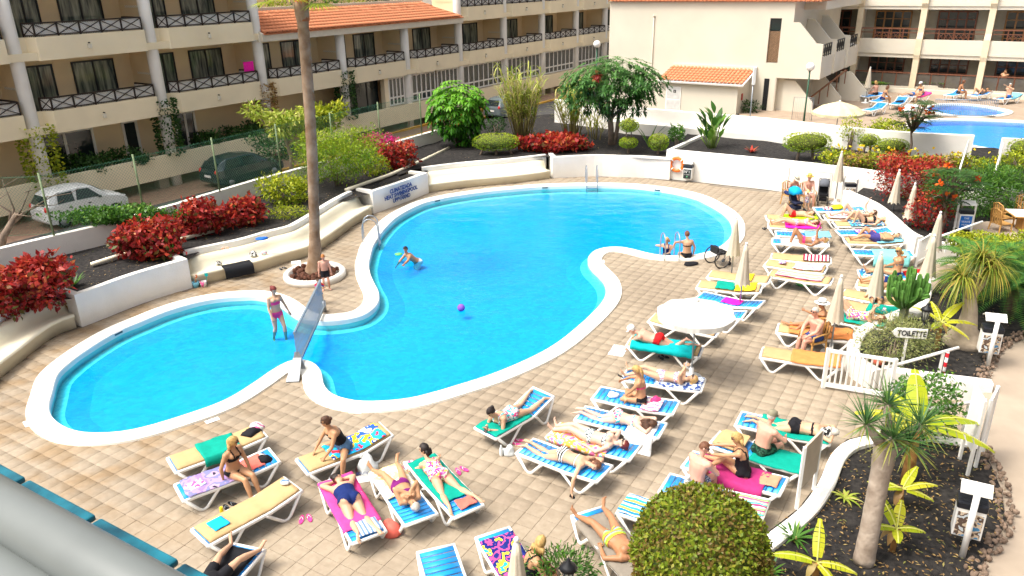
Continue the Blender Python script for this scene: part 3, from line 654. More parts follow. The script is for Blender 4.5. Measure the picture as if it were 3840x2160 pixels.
# tiled roof of the lower wing
def fplane(x, y, d):
 r = ray(x, y); p0 = FB(0, d) - Vector((0, 0, H)); t = p0.dot(E2) / r.dot(E2); p = Vector((0, 0, H)) + r * t; return ((p - _C2).dot(E1), p.z)
RZ0, RD0, RZ1, RD1 = 6.66, .55, 7.62, -1.9
slope = Vector((0, 0, RZ1 - RZ0)) + E2 * (RD1 - RD0); sl_len = slope.length; sdir = slope.normalized()
snor = E1.cross(sdir); snor = snor if snor.z > 0 else -snor
mb = MB(); mb.plate([FB(6.0, RD0, RZ0 - .03), FB(23.0, RD0, RZ0 - .03), FB(21.6, RD1, RZ1 - .03), FB(6.0, RD1, RZ1 - .03)], .05, -snor)
roof = obj('roof', mb, TERRA, apt)
def barrel(l=.46, r0=.118, r1=.098, n=6):
 mb = MB(); vs = []
 for (y, r, zz) in ((0, r0, .03), (l, r1, .0)):
  for th in (1, .82):
   for j in range(n + 1):
    a = math.pi * j / n; vs.append((r * th * math.cos(a), y, zz + r * th * .75 * math.sin(a)))
 k = n + 1
 f = [(j, j + 1, 2 * k + j + 1, 2 * k + j) for j in range(n)] + [(k + j, 3 * k + j, 3 * k + j + 1, k + j + 1) for j in range(n)] + [(j, k + j, k + j + 1, j + 1) for j in range(n)]
 mb.add(vs, f, 0, True); return mb
bm_ = barrel().mesh('roof_tile'); bm_.materials.append(TERRA)
Mroof = Matrix((E1, sdir, snor)).transposed()
spots = []
rows = int(sl_len / .37)
for r_ in range(rows):
 s_hi = 23.0 - 1.4 * (r_ + .5) / rows
 for k in range(int((s_hi - 6.2) / .245)): spots.append((r_, 6.2 + k * .245))
spots.sort(key=lambda t: (t[0], t[1])); mbx = MB()
for k, (r_, s) in enumerate(spots):
 p = FB(s, RD0, RZ0) + sdir * (r_ * .37 - .05) + snor * (.012 + .008 * random.random())
 Mm = Matrix.Translation(p) @ (Mroof @ Matrix.Rotation(random.uniform(-.02, .02), 3, 'Z')).to_4x4()
 if k < 300:
  o = obj('roof_tile', bm_, TERRA, roof); o.matrix_local = Mm
 else: b_ = barrel(); mbx.add([Mm @ Vector(v) for v in b_.v], b_.f, 0, True)
tag(obj('roof_tile_field', mbx, TERRA, roof, fix=False), kind='stuff')
mb = MB(); mb.bar(FB(6.0, RD1 - .1, RZ1 + .1), FB(21.6, RD1 - .1, RZ1 + .1), .25, .22); obj('ridge_wall', mb, IVORY, apt)
mb = MB(); mb.plate([FB(5.9, RD0, 6.3), FB(5.9, RD0, RZ0), FB(5.9, RD1, RZ1), FB(5.9, RD1, 6.3)], .1, E1); obj('gable_end', mb, IVORY, apt)
# ================================================================== plain gable building in the middle (e along E2, f along E1 into depth)
GP0 = Vector((10.13, 50.79, 0)) + E1 * 2.2
def GB(e, f, z=0.0): return GP0 + E2 * e + E1 * f + Vector((0, 0, z))
def gbox(mb, e0, e1, f0, f1, z0, z1, mi=0):
 vs = [GB(e, f, z) for z in (z0, z1) for f in (f0, f1) for e in (e0, e1)]
 mb.add(vs, [(0, 2, 3, 1), (4, 5, 7, 6), (0, 1, 5, 4), (2, 6, 7, 3), (0, 4, 6, 2), (1, 3, 7, 5)], mi); return mb
gab = thing('gable_building', 'plain ivory building end with a tiled eave and one tall lattice window', 'building')
mb = MB(); gbox(mb, -5.27, 5.6, 0, 12, 0, 7.42); gbox(mb, 5.6, 6.3, .002, 12, 0, 3.9); gbox(mb, 5.6, 6.3, 0.003, 12, 6.5, 7.41); gbox(mb, 6.3, 7.0, .001, 12, 3.02, 7.415); gbox(mb, 5.601, 6.299, .6, 12, 3.89, 6.51)
gbox(mb, 7.0, 8.3, 2.0, 12, 6.9, 7.40)
obj('wall', mb, IVORY, gab)
mb = MB(); gbox(mb, 5.6, 6.3, .12, .16, 3.92, 5.75)
W = obj('lattice_window', mb, mat('old_wood', (.16, .09, .05), .7, .25, 9), gab)
mb = MB(); gbox(mb, 5.6, 6.3, .14, .17, 5.78, 6.5); obj('pane', mb, GLASS, W)
lt = MB(); lattice(lt, GB(5.62, .10), GB(6.28, .10), 3.95, 5.72, .1, .03); tag(obj('lattice', lt, mat('worn_wood', (.30, .19, .11), .7, .2, 9), W, fix=False), kind='stuff')
g_tile = barrel(.5, .13, .11).mesh('eave_tile'); g_tile.materials.append(TERRA)
Mg = Matrix((E2, E1, Vector((0, 0, 1)))).transposed()
for k in range(52):
 o = obj('eave_tile', g_tile, TERRA, gab); o.matrix_local = Matrix.Translation(GB(-5.2 + k * .262, -.22, 7.42)) @ (Mg @ Matrix.Rotation(R(12), 3, 'X')).to_4x4()
mb = MB(); gbox(mb, -5.27, 8.4, .3, 12, 7.43, 7.75); obj('roof', mb, TERRA, gab)
mb = MB(); mb.tube([GB(-2.0, -.06, 6.5), GB(-2.0, -.06, 3.4), GB(-2.02, -.06, 2.9), GB(.3, -.06, 2.75)], .035, 8); mb.ell(GB(-2.0, -.06, 6.55), (.08, .08, .08)); obj('drain_pipe', mb, IVORY, gab)
for f, off, dz in ((0, 0, 0), (3, .08, .05), (6, .22, .1)):
 pts = [(6.95 + off, 6.28 + dz), (7.37 + off, 6.27 + dz), (8.46 + off, 5.1 + dz), (8.86 + off, 5.07 + dz), (8.9 + off, 3.05 + dz), (6.8 + off, 3.02 + dz)]
 mb = MB(); mb.plate([GB(e, f, z) for e, z in pts], .16, E1); P_ = obj('balcony_side', mb, IVORY, gab)
 mb = MB(); gbox(mb, 8.72 + off, 8.86 + off, f + .16, f + 3.0, 3.05 + dz, 4.3 + dz); gbox(mb, 6.8 + off, 8.7 + off, f + .17, f + 3.0, 3.1 + dz, 3.3 + dz); obj('balcony_front', mb, IVORY, P_)
 rl = MB(); railing(rl, GB(8.8 + off, f + .3), GB(8.8 + off, f + 2.4), 4.32 + dz, 5.0 + dz, .5); obj('railing', rl, BLACKM, P_)
for f, off in ((.4, 0), (3.4, 1.0), (6.4, 2.0)):
 pts = [(6.7 + off, 2.86), (7.37 + off, 2.86), (8.55 + off, 1.6), (8.62 + off, .75), (6.7 + off, .75)]
 mb = MB(); mb.plate([GB(e, f, z) for e, z in pts], .16, E1); obj('stair_wall', mb, IVORY, gab)
mb = MB(); gbox(mb, 6.3, 6.9, .5, 10, .6, 3.02); gbox(mb, 5.9, 6.35, .02, .3, .6, 3.02, 0); obj('ground_wall', mb, IVORY, gab)
mb = MB(); gbox(mb, 5.62, 5.92, -.03, .02, .8, 2.95); obj('dark_doorway', mb, BLACKM, gab)
rl = MB(); a_, b_ = GB(8.3, 1.0, 1.0), GB(9.4, 4.6, 2.3)
rl.bar(a_ + Vector((0, 0, .85)), b_ + Vector((0, 0, .85)), .08, .08)
for k in range(5): q = a_.lerp(b_, k / 4); rl.bar(q, q + Vector((0, 0, .85)), .05, .05)
obj('stair_railing', rl, mat('brown_wood', (.20, .085, .04), .6, .2, 8), gab)
# toilet hut
hut = thing('toilet_hut', 'small ivory toilet hut with an orange tiled roof against the gable building', 'hut')
mb = MB(); gbox(mb, -.35, 4.72, -2.2, -.002, .9, 2.75)
poly = [GB(-.35, -2.2, 2.74), GB(4.72, -2.2, 2.74), GB(4.72, -.002, 2.74), GB(-.35, -.002, 2.74)]
mb.add([*poly, GB(-.35, -.002, 3.4), GB(4.72, -.002, 3.4)], [(0, 1, 5, 4), (0, 4, 3), (1, 2, 5), (2, 3, 4, 5)])
obj('wall', mb, IVORY, hut)
hz0, hz1 = 2.80, 3.50; hs = Vector((0, 0, hz1 - hz0)) + E1 * 2.5; hd = hs.normalized(); hn = E2.cross(hd); hn = hn if hn.z > 0 else -hn
mb = MB(); mb.plate([GB(-.5, -2.5, hz0 - .02), GB(5.1, -2.5, hz0 - .02), GB(5.1, 0, hz1 - .02), GB(-.5, 0, hz1 - .02)], .10, -hn); rf = obj('roof', mb, WHITE, hut)
Mh = Matrix((E2, hd, hn)).transposed()
for r_ in range(6):
 for k in range(22):
  o = obj('roof_tile', bm_, TERRA, rf); o.matrix_local = Matrix.Translation(GB(-.35 + k * .25, -2.45, hz0) + hd * (r_ * .385) + hn * (.012 + .006 * random.random())) @ Mh.to_4x4()
mb = MB(); gbox(mb, -.5, 5.1, -.12, -.003, 3.38, 3.62); obj('parapet', mb, IVORY, hut)
mb = MB(); gbox(mb, .05, 1.08, -2.24, -2.2, .95, 2.44); dr = obj('door', mb, WHITE, hut)
mb = MB(); gbox(mb, .13, 1.0, -2.25, -2.24, 1.05, 1.6); gbox(mb, .13, 1.0, -2.25, -2.24, 1.7, 2.36); obj('door_panel', mb, mat('door_grey', (.62, .61, .58), .5), dr)
mb = MB(); gbox(mb, .58, .74, -2.262, -2.25, 2.06, 2.24); sg = obj('toilet_sign', mb, BLACKM, dr)
mb = MB(); mb.ell(GB(.66, -2.265, 2.19), .018); gbox(mb, .645, .675, -2.268, -2.262, 2.08, 2.165); obj('pictogram', mb, WHITE, dr)
mb = MB(); gbox(mb, 4.73, 4.76, -1.5, -1.25, 1.75, 2.15); obj('notice', mb, mat('notice_red', (.4, .05, .04), .6), hut)
# ================================================================== right-hand building (s along E2, d towards us)
OR = Zm(3, 0, 620, 655, 1.1); OR.z = 0
def RBp(s, d, z=0.0): return OR + E2 * s - E1 * d + Vector((0, 0, z))
def rbox(mb, s0, s1, d0, d1, z0, z1, mi=0):
 vs = [RBp(s, d, z) for z in (z0, z1) for d in (d0, d1) for s in (s0, s1)]
 mb.add(vs, [(0, 2, 3, 1), (4, 5, 7, 6), (0, 1, 5, 4), (2, 6, 7, 3), (0, 4, 6, 2), (1, 3, 7, 5)], mi); return mb
hot = thing('terrace_apartments', 'ivory apartment building with wooden balcony rails beside the upper pool', 'building')
BROWN = mat('brown_rail', (.17, .065, .035), .55, .2, 8); WOODF = mat('yellow_wood', (.30, .15, .05), .5, .2, 8)
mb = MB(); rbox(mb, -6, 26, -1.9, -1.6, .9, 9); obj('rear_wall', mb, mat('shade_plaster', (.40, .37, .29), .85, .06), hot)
mb = MB(); rbox(mb, -6, 26, -1.6, .05, 3.3, 3.58); rbox(mb, -6, 26, -1.6, .05, 6.5, 6.78); obj('floor_slab', mb, IVORY, hot)
mb = MB(); rbox(mb, -6, 26, .0, .12, 3.56, 4.55); rbox(mb, -6, 26, .0, .12, 6.72, 8.2); rbox(mb, -6, 26, .02, .12, .95, 1.36); obj('parapet', mb, IVORY, hot)
DIRTG = mat('smoked_glass', (.10, .09, .075), .15, .2, 2, spec=.6)
for k in range(-1, 6):
 s = -.15 + k * 4.06
 mb = MB()
 mb.plate([RBp(s, .22, .95), RBp(s, .22, 3.2), RBp(s, .30, 3.5), RBp(s, .30, 4.6), RBp(s, .18, 5.0), RBp(s, .18, 6.6), RBp(s, .35, 6.9), RBp(s, .35, 8.0), RBp(s, -.3, 8.0), RBp(s, -.3, .95)], .38, E2)
 obj('pillar', mb, mat('pillar_cream', (.70, .60, .42), .85, .06), hot)
 mb = MB(); rbox(mb, s + .15, s + .25, -1.6, -.3, 1.0, 6.5); obj('partition_wall', mb, IVORY, hot)
 for zb, sy in ((1.36, 0), (4.55, 1)):
  rl = MB(); a_, b_ = RBp(s + .38, .06), RBp(s + 4.06, .06); U = Vector((0, 0, 1)); zt = zb + (.92 if sy == 0 else .68)
  rl.bar(a_ + U * zt, b_ + U * zt, .09, .08)
  for q in range(5): x = a_.lerp(b_, q / 4); rl.bar(x + U * zb, x + U * zt, .06, .06)
  if sy:
   rl.bar(a_ + U * (zb + .42), b_ + U * (zb + .42), .05, .05)
   for q in range(12):
    x, y = a_.lerp(b_, q / 12), a_.lerp(b_, (q + 1) / 12)
    if 2 < q < 9: rl.bar(x + U * zb, y + U * (zb + .42), .03, .03); rl.bar(x + U * (zb + .42), y + U * zb, .03, .028)
  B_ = obj('railing', rl, BROWN, hot)
  if sy == 0:
   for q in range(4):
    m2 = MB(); x, y = a_.lerp(b_, q / 4) + E2 * .04, a_.lerp(b_, (q + 1) / 4) - E2 * .04; m2.bar(x + U * (zb + .44), y + U * (zb + .44), .015, .80); obj('pane', m2, DIRTG, B_)
 for zf, zt, fm in ((1.1, 3.28, BROWN), (4.0, 6.36, WOODF if k % 2 == 0 else BROWN)):
  w0, w1 = s + .9, s + 3.3; mb = MB(); rbox(mb, w0, w1, -1.58, -1.5, zt - .1, zt)
  for q in range(5): x = w0 + (w1 - w0 - .08) * q / 4; rbox(mb, x, x + .1, -1.58, -1.5, zf, zt - .1)
  for q in range(1, 4): z = zf + (zt - zf) * q / 4; rbox(mb, w0 + .1, w1, -1.57, -1.52, z, z + .05)
  Wn = obj('window', mb, fm, hot)
  for q in range(4):
   x = w0 + (w1 - w0 - .08) * q / 4; m2 = MB(); rbox(m2, x + .1, x + (w1 - w0 - .08) / 4, -1.57, -1.555, zf, zt - .1); obj('pane', m2, GLASS, Wn)
# low planter and first-floor furniture
mb = MB(); rbox(mb, -3, 26, .6, .9, 1.0, 1.28); obj('kerb', mb, IVORY, hot)
def far_chair(p, rz, label, group):
 t = thing('balcony_chair', label, 'chair', p, rz, group); mb = MB(); mb.box((0, 0, .42), (.45, .45, .04)); obj('seat', mb, PLASTIC, t)
 mb = MB(); mb.plate([(-.22, .2, .45), (.22, .2, .45), (.2, .30, .85), (-.2, .30, .85)], .03, (0, 1, 0)); obj('backrest', mb, PLASTIC, t)
 for x in (-.2, .2):
  for y in (-.2, .2): m2 = MB(); m2.bar((x, y, 0), (x * .9, y * .9, .42), .035); obj('leg', m2, PLASTIC, t)
 return t
for s, z, lab in ((1.2, 4.0, 'white plastic chair behind the cross rail of the first upper balcony'), (2.6, 4.0, 'white chair right of the table on the first upper balcony'), (9.2, 4.0, 'white plastic chair on the rightmost upper balcony'), (.6, 1.1, 'white chair behind dark glass at the left ground terrace'), (2.3, 1.1, 'second white chair behind dark glass at the left ground terrace'), (9.6, 1.1, 'white chair behind dark glass at the right ground terrace')):
 far_chair(RBp(s, -.55, z - (.42 if z > 3 else 0)), R(20), lab, 'balcony chairs')
# ================================================================== people
SKINS = {'pale': mat('skin_pale', (.64, .42, .31), .5, .06, 7, spec=.35), 'fair': mat('skin_fair', (.57, .34, .215), .5, .07, 7, spec=.35), 'tan': mat('skin_tan', (.49, .26, .135), .45, .08, 7, spec=.4),
   'pink': mat('skin_pink', (.61, .32, .23), .5, .09, 6, spec=.35), 'brown': mat('skin_brown', (.39, .185, .09), .45, .08, 7, spec=.4)}
EYEM = mat('eye_dark', (.02, .015, .012), .3, .1); LIPM = mat('lips', (.38, .10, .09), .5, .1)
HAIRS = {'blonde': mat('hair_blonde', (.50, .31, .11), .6, .3, 25, .5, 60), 'brown': mat('hair_brown', (.075, .034, .018), .55, .4, 25, .5, 60), 'dark': mat('hair_dark', (.018, .011, .009), .5, .4, 25, .5, 60),
   'red': mat('hair_red', (.16, .022, .018), .55, .4, 25, .5, 60), 'ginger': mat('hair_ginger', (.42, .16, .04), .6, .3, 25, .5, 60), 'grey': mat('hair_grey', (.48, .45, .40), .65, .25, 25, .5, 60), 'auburn': mat('hair_auburn', (.15, .06, .03), .55, .4, 25, .5, 60)}
def v3(*a): return Vector(a)
def ik(a, b, l1, l2, pole):
 d = b - a; L = d.length
 if L > (l1 + l2) * .995: b = a + d * ((l1 + l2) * .995 / L); d = b - a; L = d.length
 if L < 1e-4: d = v3(0, 0, -.01); L = .01
 u = d / L; x = max(-l1, min(l1, (l1 * l1 - l2 * l2 + L * L) / (2 * L))); h = math.sqrt(max(l1 * l1 - x * x, 0))
 p = pole - u * pole.dot(u)
 p = p.normalized() if p.length > 1e-5 else u.orthogonal().normalized()
 return a + u * x + p * h, b
def _np(p): return np.array([p.x, p.y, p.z])
def person(label, M, P, skin='fair', sex='f', hair=('short', 'brown'), suit=(), k=1.0, fat=1.0, glasses=False, hat=None, group=None, vox=.016):
 fat *= 1.09; s = SKINS[skin]; pel, nk, hd = P['pel'], P['nk'], P['head']; front = P['front'].normalized()
 sp = (nk - pel).normalized(); front = (front - sp * front.dot(sp)).normalized(); left = sp.cross(front)
 mid = pel.lerp(nk, .5) + P.get('bend', v3(0, 0, 0))
 f = sex == 'f'; sw = (.165 if f else .19) * k; hw = (.092 if f else .088) * k
 W = [(.105, .085), (.165 if f else .155, .118), (.128 if f else .148, .098), (.142 if f else .168, .112), (.150 if f else .178, .108), (.110, .080), (.052, .055)]
 sh = P.get('sh', nk - sp * .05 * k)
 pts = [pel - sp * .10 * k, pel, pel.lerp(mid, .62), mid.lerp(nk, .30), mid.lerp(nk, .66), sh, nk]
 mb = MB(); fl = [(w * fat ** (1 if i < 5 else .5), d * fat ** (1 if i < 5 else .5)) for i, (w, d) in enumerate(W)]
 mb.tube(pts, k, 12, flat=fl, ref=left)
 bones = [('t', pel - sp * .1 * k, nk, .13 * k)]
 if f:
  for sg in (1, -1): mb.ell(mid.lerp(nk, .56) + left * (sg * .072 * k) + front * (.075 * k * fat), .062 * k * fat)
 for sg in (1, -1): mb.ell(pel + left * (sg * .075 * k) - front * (.055 * k) - sp * .05 * k, (.085 * k * fat,) * 3)
 shp = []; hips = []
 fin = MB()
 for i, sg in ((0, 1), (1, -1)):
  a = sh + left * (sg * sw) - sp * .015 * k
  el, wr = ik(a, P['wr'][i], .275 * k, .25 * k, P['ep'][i])
  af = .5 + .5 * fat; am = (1.0 if f else 1.18) * af * k
  mb.ell(a, .058 * am); mb.tube([sh + left * sg * .07 * k, a], [.07 * k, .05 * am], 8)
  mb.tube([a, a.lerp(el, .4), el], [.050 * am, .046 * am, .037 * am], 9); mb.tube([el, el.lerp(wr, .3), wr], [.038 * am, .040 * am, .026 * k], 9); mb.ell(el, .038 * am)
  hdv = P.get('hd', [None, None])[i]; hdv = ((wr - el).normalized() if hdv is None else hdv.normalized())
  hn = hdv.orthogonal() if abs(hdv.dot(front)) > .95 else (front - hdv * front.dot(hdv)).normalized(); hs = hdv.cross(hn)
  mb.tube([wr, wr + hdv * .04 * k, wr + hdv * .085 * k], [.028 * k, .040 * k, .038 * k], 8, flat=(1, .5), ref=hs)
  for q, ln in ((-1.5, .062), (-.5, .074), (.5, .078), (1.5, .068)):
   b0 = wr + hdv * .078 * k + hs * (q * .018 * k); b1 = b0 + hdv * ln * .55 * k - hn * .008 * k; b2 = b1 + (hdv - hn * .9).normalized() * ln * .5 * k
   fin.tube([b0, b1, b2], [.0095 * k, .009 * k, .007 * k], 5)
  t0 = wr + hdv * .03 * k + hs * (sg * .03 * k); fin.tube([t0, t0 + (hdv + hs * sg * .9).normalized() * .035 * k, t0 + (hdv + hs * sg * .45).normalized() * .068 * k], [.011 * k, .010 * k, .008 * k], 5)
  bones += [('a', a, el, .045 * k), ('a', el, wr, .035 * k), ('a', wr, wr + hdv * .15, .03 * k)]
  h = pel + left * (sg * hw) - sp * .03 * k
  kn, an = ik(h, P['an'][i], .43 * k, .42 * k, P['kp'][i]); lf = .35 + .65 * fat; lm = k * lf
  mb.tube([h, h.lerp(kn, .3), h.lerp(kn, .7), kn], [.088 * lm, .083 * lm, .064 * lm, .052 * lm], 10); mb.ell(kn, .053 * lm)
  mb.tube([kn, kn.lerp(an, .28), kn.lerp(an, .65), an], [.051 * lm, .057 * lm, .043 * lm, .034 * k], 10)
  td = P['toe'][i].normalized(); sd = (an - kn).normalized()
  heel = an + sd * .03 * k - td * .04 * k
  fs = td.cross(sd); fs = fs.normalized() if fs.length > .05 else left
  mb.tube([heel, an + sd * .03 * k + td * .05 * k, an + sd * .045 * k + td * .13 * k, an + sd * .05 * k + td * .18 * k], [.034 * k, .038 * k, .036 * k, .022 * k], 8, flat=[(.95, .95), (1, .8), (1.2, .55), (1.4, .5)], ref=fs); mb.ell(an, .036 * k)
  for q in range(5):
   b0 = an + sd * .05 * k + td * (.165 - .008 * q) * k + fs * ((q - 2) * .016 * k); fin.tube([b0, b0 + td * (.034 - .003 * q) * k], [.011 * k - .001 * q, .008 * k], 5)
  bones += [('h%d' % i, h, kn, .075 * k), ('s', kn, an, .045 * k), ('s', an, an + td * .2, .03 * k)]
  hips.append((h, kn))
 # head
 hk = k if k > .8 else k * 1.18
 fc = P['face'].normalized(); hu = (hd - nk); hu = P.get('hup', hu); hu = (hu - fc * hu.dot(fc)).normalized(); hl = hu.cross(fc)
 Mh = Matrix((hl, fc, hu)).transposed()
 mb.tube([nk - sp * .04 * k, nk.lerp(hd, .3), hd - hu * .03 * hk], [.058 * k, .050 * k, .050 * k], 9)
 mb.ell(hd + hu * .02 * hk, (.073 * hk, .090 * hk, .098 * hk), 12, 9, M=Mh); mb.ell(hd - hu * .055 * hk + fc * .028 * hk, (.054 * hk, .055 * hk, .062 * hk), 10, 7, M=Mh)
 mb.tube([hd + fc * .082 * hk + hu * .02 * hk, hd + fc * .110 * hk - hu * .022 * hk], [.011 * hk, .018 * hk], 6)
 bones += [('n', nk + (hd - nk) * .35, hd, .09 * k)]
 me = fixn(mb.mesh('body')); t = bpy.data.objects.new('tmp', me); COL.objects.link(t)
 r_ = t.modifiers.new('r', 'REMESH'); r_.mode = 'VOXEL'; r_.voxel_size = vox * max(.75, k); sm = t.modifiers.new('s', 'SMOOTH'); sm.factor = .5; sm.iterations = 4
 dg = bpy.context.evaluated_depsgraph_get(); ev = t.evaluated_get(dg); b = bpy.data.meshes.new_from_object(ev); bpy.data.objects.remove(t)
 nv = len(b.vertices); co = np.empty(nv * 3, dtype=np.float32); b.vertices.foreach_get('co', co); co = co.reshape(-1, 3)
 nf = len(b.polygons); lt = np.empty(nf, dtype=np.int32); b.polygons.foreach_get('loop_total', lt); li = np.empty(lt.sum(), dtype=np.int32); b.loops.foreach_get('vertex_index', li)
 nn = np.empty(nv * 3, dtype=np.float32); b.vertices.foreach_get('normal', nn); nn = nn.reshape(-1, 3)
 quads = li.reshape(-1, 4) if (lt == 4).all() else None
 # the body gets fingers, toes, ears, eyes and mouth joined to it
 for sg in (1, -1):
  fin.ell(hd + hl * (sg * .072 * hk) - hu * .005 * hk - fc * .01 * hk, (.012 * hk, .024 * hk, .032 * hk), 6, 5, M=Mh)
  fin.ell(hd + hl * (sg * .030 * hk) + hu * .022 * hk + fc * .086 * hk, (.012 * hk, .008 * hk, .006 * hk), 6, 4, mi=1, M=Mh)
  fin.ell(hd + hl * (sg * .030 * hk) + hu * .042 * hk + fc * .087 * hk, (.018 * hk, .006 * hk, .004 * hk), 6, 4, mi=1, M=Mh)
 fin.ell(hd - hu * .052 * hk + fc * .080 * hk, (.023 * hk, .008 * hk, .007 * hk), 6, 4, mi=2, M=Mh)
 full = MB(); full.v = [tuple(c) for c in co]; fl_ = li.tolist(); pos = 0
 for n_ in lt.tolist(): full.f.append(tuple(fl_[pos:pos + n_])); pos += n_
 full.m = [0] * nf; full.sm = [True] * nf; full.add(fin.v, fin.f); full.m[nf:] = fin.m; full.sm[nf:] = [True] * len(fin.f)
 bme = full.mesh('person'); bpy.data.meshes.remove(b)
 for m in (s, EYEM, LIPM): bme.materials.append(m)
 o = bpy.data.objects.new('person', bme); COL.objects.link(o); o.matrix_world = M; tag(o, label, 'person', group)
 # clothing from the body's own surface
 if quads is not None and suit:
  cen = co[quads].mean(1); fn = nn[quads].mean(1); best = np.full(nf, 9.0); who = np.zeros(nf, dtype=int); tt = np.zeros(nf)
  for bi, (nm, a, c, rr) in enumerate(bones):
   A, C = _np(a), _np(c); d = C - A; L2 = max((d * d).sum(), 1e-9); tpar = ((cen - A) @ d) / L2; tc = np.clip(tpar, 0, 1)
   dist = np.linalg.norm(cen - (A + tc[:, None] * d), axis=1) - rr; w = dist < best; best[w] = dist[w]; who[w] = bi; tt[w] = tc[w]
  names = np.array([b_[0] for b_ in bones])[who]
  rel = cen - _np(pel); hh = rel @ _np(sp) / k; lat = rel @ _np(left) / k; fr = rel @ _np(front) / k
  tor = names == 't'; th = (names == 'h0') | (names == 'h1')
  for kind, m in suit:
   if kind == 'bottom': sel = (tor | (th & (tt < .22))) & (hh < .055) & (hh > -.16 + 1.05 * np.maximum(0, np.abs(lat) - .055))
   elif kind == 'briefs': sel = (tor | (th & (tt < .30))) & (hh < .075) & (hh > -.17 + .75 * np.maximum(0, np.abs(lat) - .07))
   elif kind == 'trunks': sel = (tor & (hh < .075)) | (th & (tt < .55))
   elif kind == 'shorts': sel = (tor & (hh < .10)) | (th & (tt < .38))
   elif kind == 'bra': sel = tor & (((fr > .03) & (hh > .27) & (hh < .375)) | ((hh > .295) & (hh < .33)))
   elif kind == 'straps': sel = tor & (hh > .30) & (np.abs(np.abs(lat) - .07) < .012)
   elif kind == 'onepiece': sel = ((tor | (th & (tt < .22))) & (hh > -.16 + 1.0 * np.maximum(0, np.abs(lat) - .06)) & (hh < np.where(fr > .0, .385, .30))) | (tor & (hh > .28) & (np.abs(np.abs(lat) - .085) < .016))
   elif kind == 'bandeau': sel = ((tor | (th & (tt < .22))) & (hh > -.16 + 1.0 * np.maximum(0, np.abs(lat) - .06)) & (hh < .33))
   elif kind == 'tank': sel = tor & (hh > .02) & (hh < np.where(fr > 0, .40, .34))
   elif kind == 'dress': sel = (tor & (hh < .40)) | (th & (tt < .5))
   elif kind == 'shirt': sel = (tor & (hh > .0)) | ((names == 'a') & (best < .03) & (np.isin(who, [1, 7])))
   idx = np.nonzero(sel)[0]
   if len(idx) < 4: continue
   q = quads[idx]; u, inv = np.unique(q, return_inverse=True); off = .007 if kind not in ('shorts', 'trunks', 'dress', 'shirt') else .016
   c2 = npmesh('swimwear', co[u] + nn[u] * off, inv.reshape(-1, 4), None, [m], True)
   nmx = {'trunks': 'swim_trunks', 'shorts': 'shorts', 'tank': 'tank_top', 'dress': 'dress', 'shirt': 'shirt', 'bra': 'bikini_top', 'straps': 'shoulder_straps', 'bottom': 'bikini_bottom', 'briefs': 'swim_briefs'}.get(kind, 'swimsuit')
   c_ = bpy.data.objects.new(nmx, c2); COL.objects.link(c_); c_.parent = o
 # hair
 hkind, hcol = hair
 if hkind != 'bald':
  hm = MB(); n, kk = 16, 11; vs = []; T = {}
  short = hkind in ('short', 'pony', 'bun')
  for i in range(kk + 1):
   al = math.pi * i / kk
   for j in range(n):
    th_ = 2 * math.pi * j / n; loc = v3(math.sin(al) * math.cos(th_), math.sin(al) * math.sin(th_), math.cos(al))
    nz = 1 + .10 * noise.noise(loc * 3.1 + v3(len(label), 0, 0)) + .05 * noise.noise(loc * 8)
    g = (1.16 if sex == 'f' else 1.09) * nz; T[len(vs)] = loc
    vs.append(hd + hu * .022 * hk + Mh @ v3(loc.x * .075 * g * hk, loc.y * .092 * g * hk, loc.z * .100 * g * hk))
  fs = []
  for i in range(kk):
   for j in range(n):
    q = (i * n + j, i * n + (j + 1) % n, (i + 1) * n + (j + 1) % n, (i + 1) * n + j); c = sum((T[x] for x in q), v3(0, 0, 0)) / 4
    lim = -.75 if hkind in ('long', 'bob') else (-.45 if sex == 'f' else -.30)
    if c.y > .30: ok = c.z > .52
    elif c.y > -.1: ok = c.z > (.12 if short else -.5)
    else: ok = c.z > lim
    if ok: fs.append(q)
  hm.add(vs, fs, 0, True)
  back = -fc; g_ = (M.to_3x3().inverted() @ v3(0, 0, -1)).normalized()
  if hkind == 'bun': hm.ell(hd + back * .085 * hk + hu * .065 * hk, .045 * hk, 8, 6)
  if hkind in ('long', 'pony', 'bob'):
   ln = .30 if hkind == 'long' else (.26 if hkind == 'pony' else .12)
   for q in range(7 if hkind != 'pony' else 3):
    o_ = (q - (3 if hkind != 'pony' else 1)) * (.024 if hkind != 'pony' else .012)
    b0 = hd + hl * o_ * hk + back * (.075 if hkind != 'pony' else .10) * hk + hu * (.0 if hkind != 'pony' else .05) * hk
    dn = (-hu * .65 + back * .25 + g_ * .5 + hl * o_ * 4).normalized(); b1 = b0 + dn * ln * .5 * k; b2 = b1 + (dn * .6 + g_ * .3 + sp * -.2 + hl * random.uniform(-.2, .2)).normalized() * ln * .5 * k
    hm.tube([b0, b1, b2], [.032 * hk, .030 * hk, .010 * hk], 6)
  ho = obj('hair', hm, HAIRS[hcol], o, fix=False)
 if glasses:
  gm = MB()
  for sg in (1, -1):
   gm.ell(hd + hl * (sg * .032 * hk) + hu * .020 * hk + fc * .094 * hk, (.028 * hk, .008 * hk, .020 * hk), 8, 5, M=Mh)
   gm.bar(hd + hl * (sg * .058 * hk) + hu * .024 * hk + fc * .088 * hk, hd + hl * (sg * .076 * hk) + hu * .02 * hk + fc * .0 * hk, .008 * hk, .008 * hk)
  gm.bar(hd + hl * .02 * hk + hu * .026 * hk + fc * .098 * hk, hd - hl * .02 * hk + hu * .026 * hk + fc * .098 * hk, .01 * hk, .008 * hk)
  obj('sunglasses', gm, BLACKM, o, fix=False)
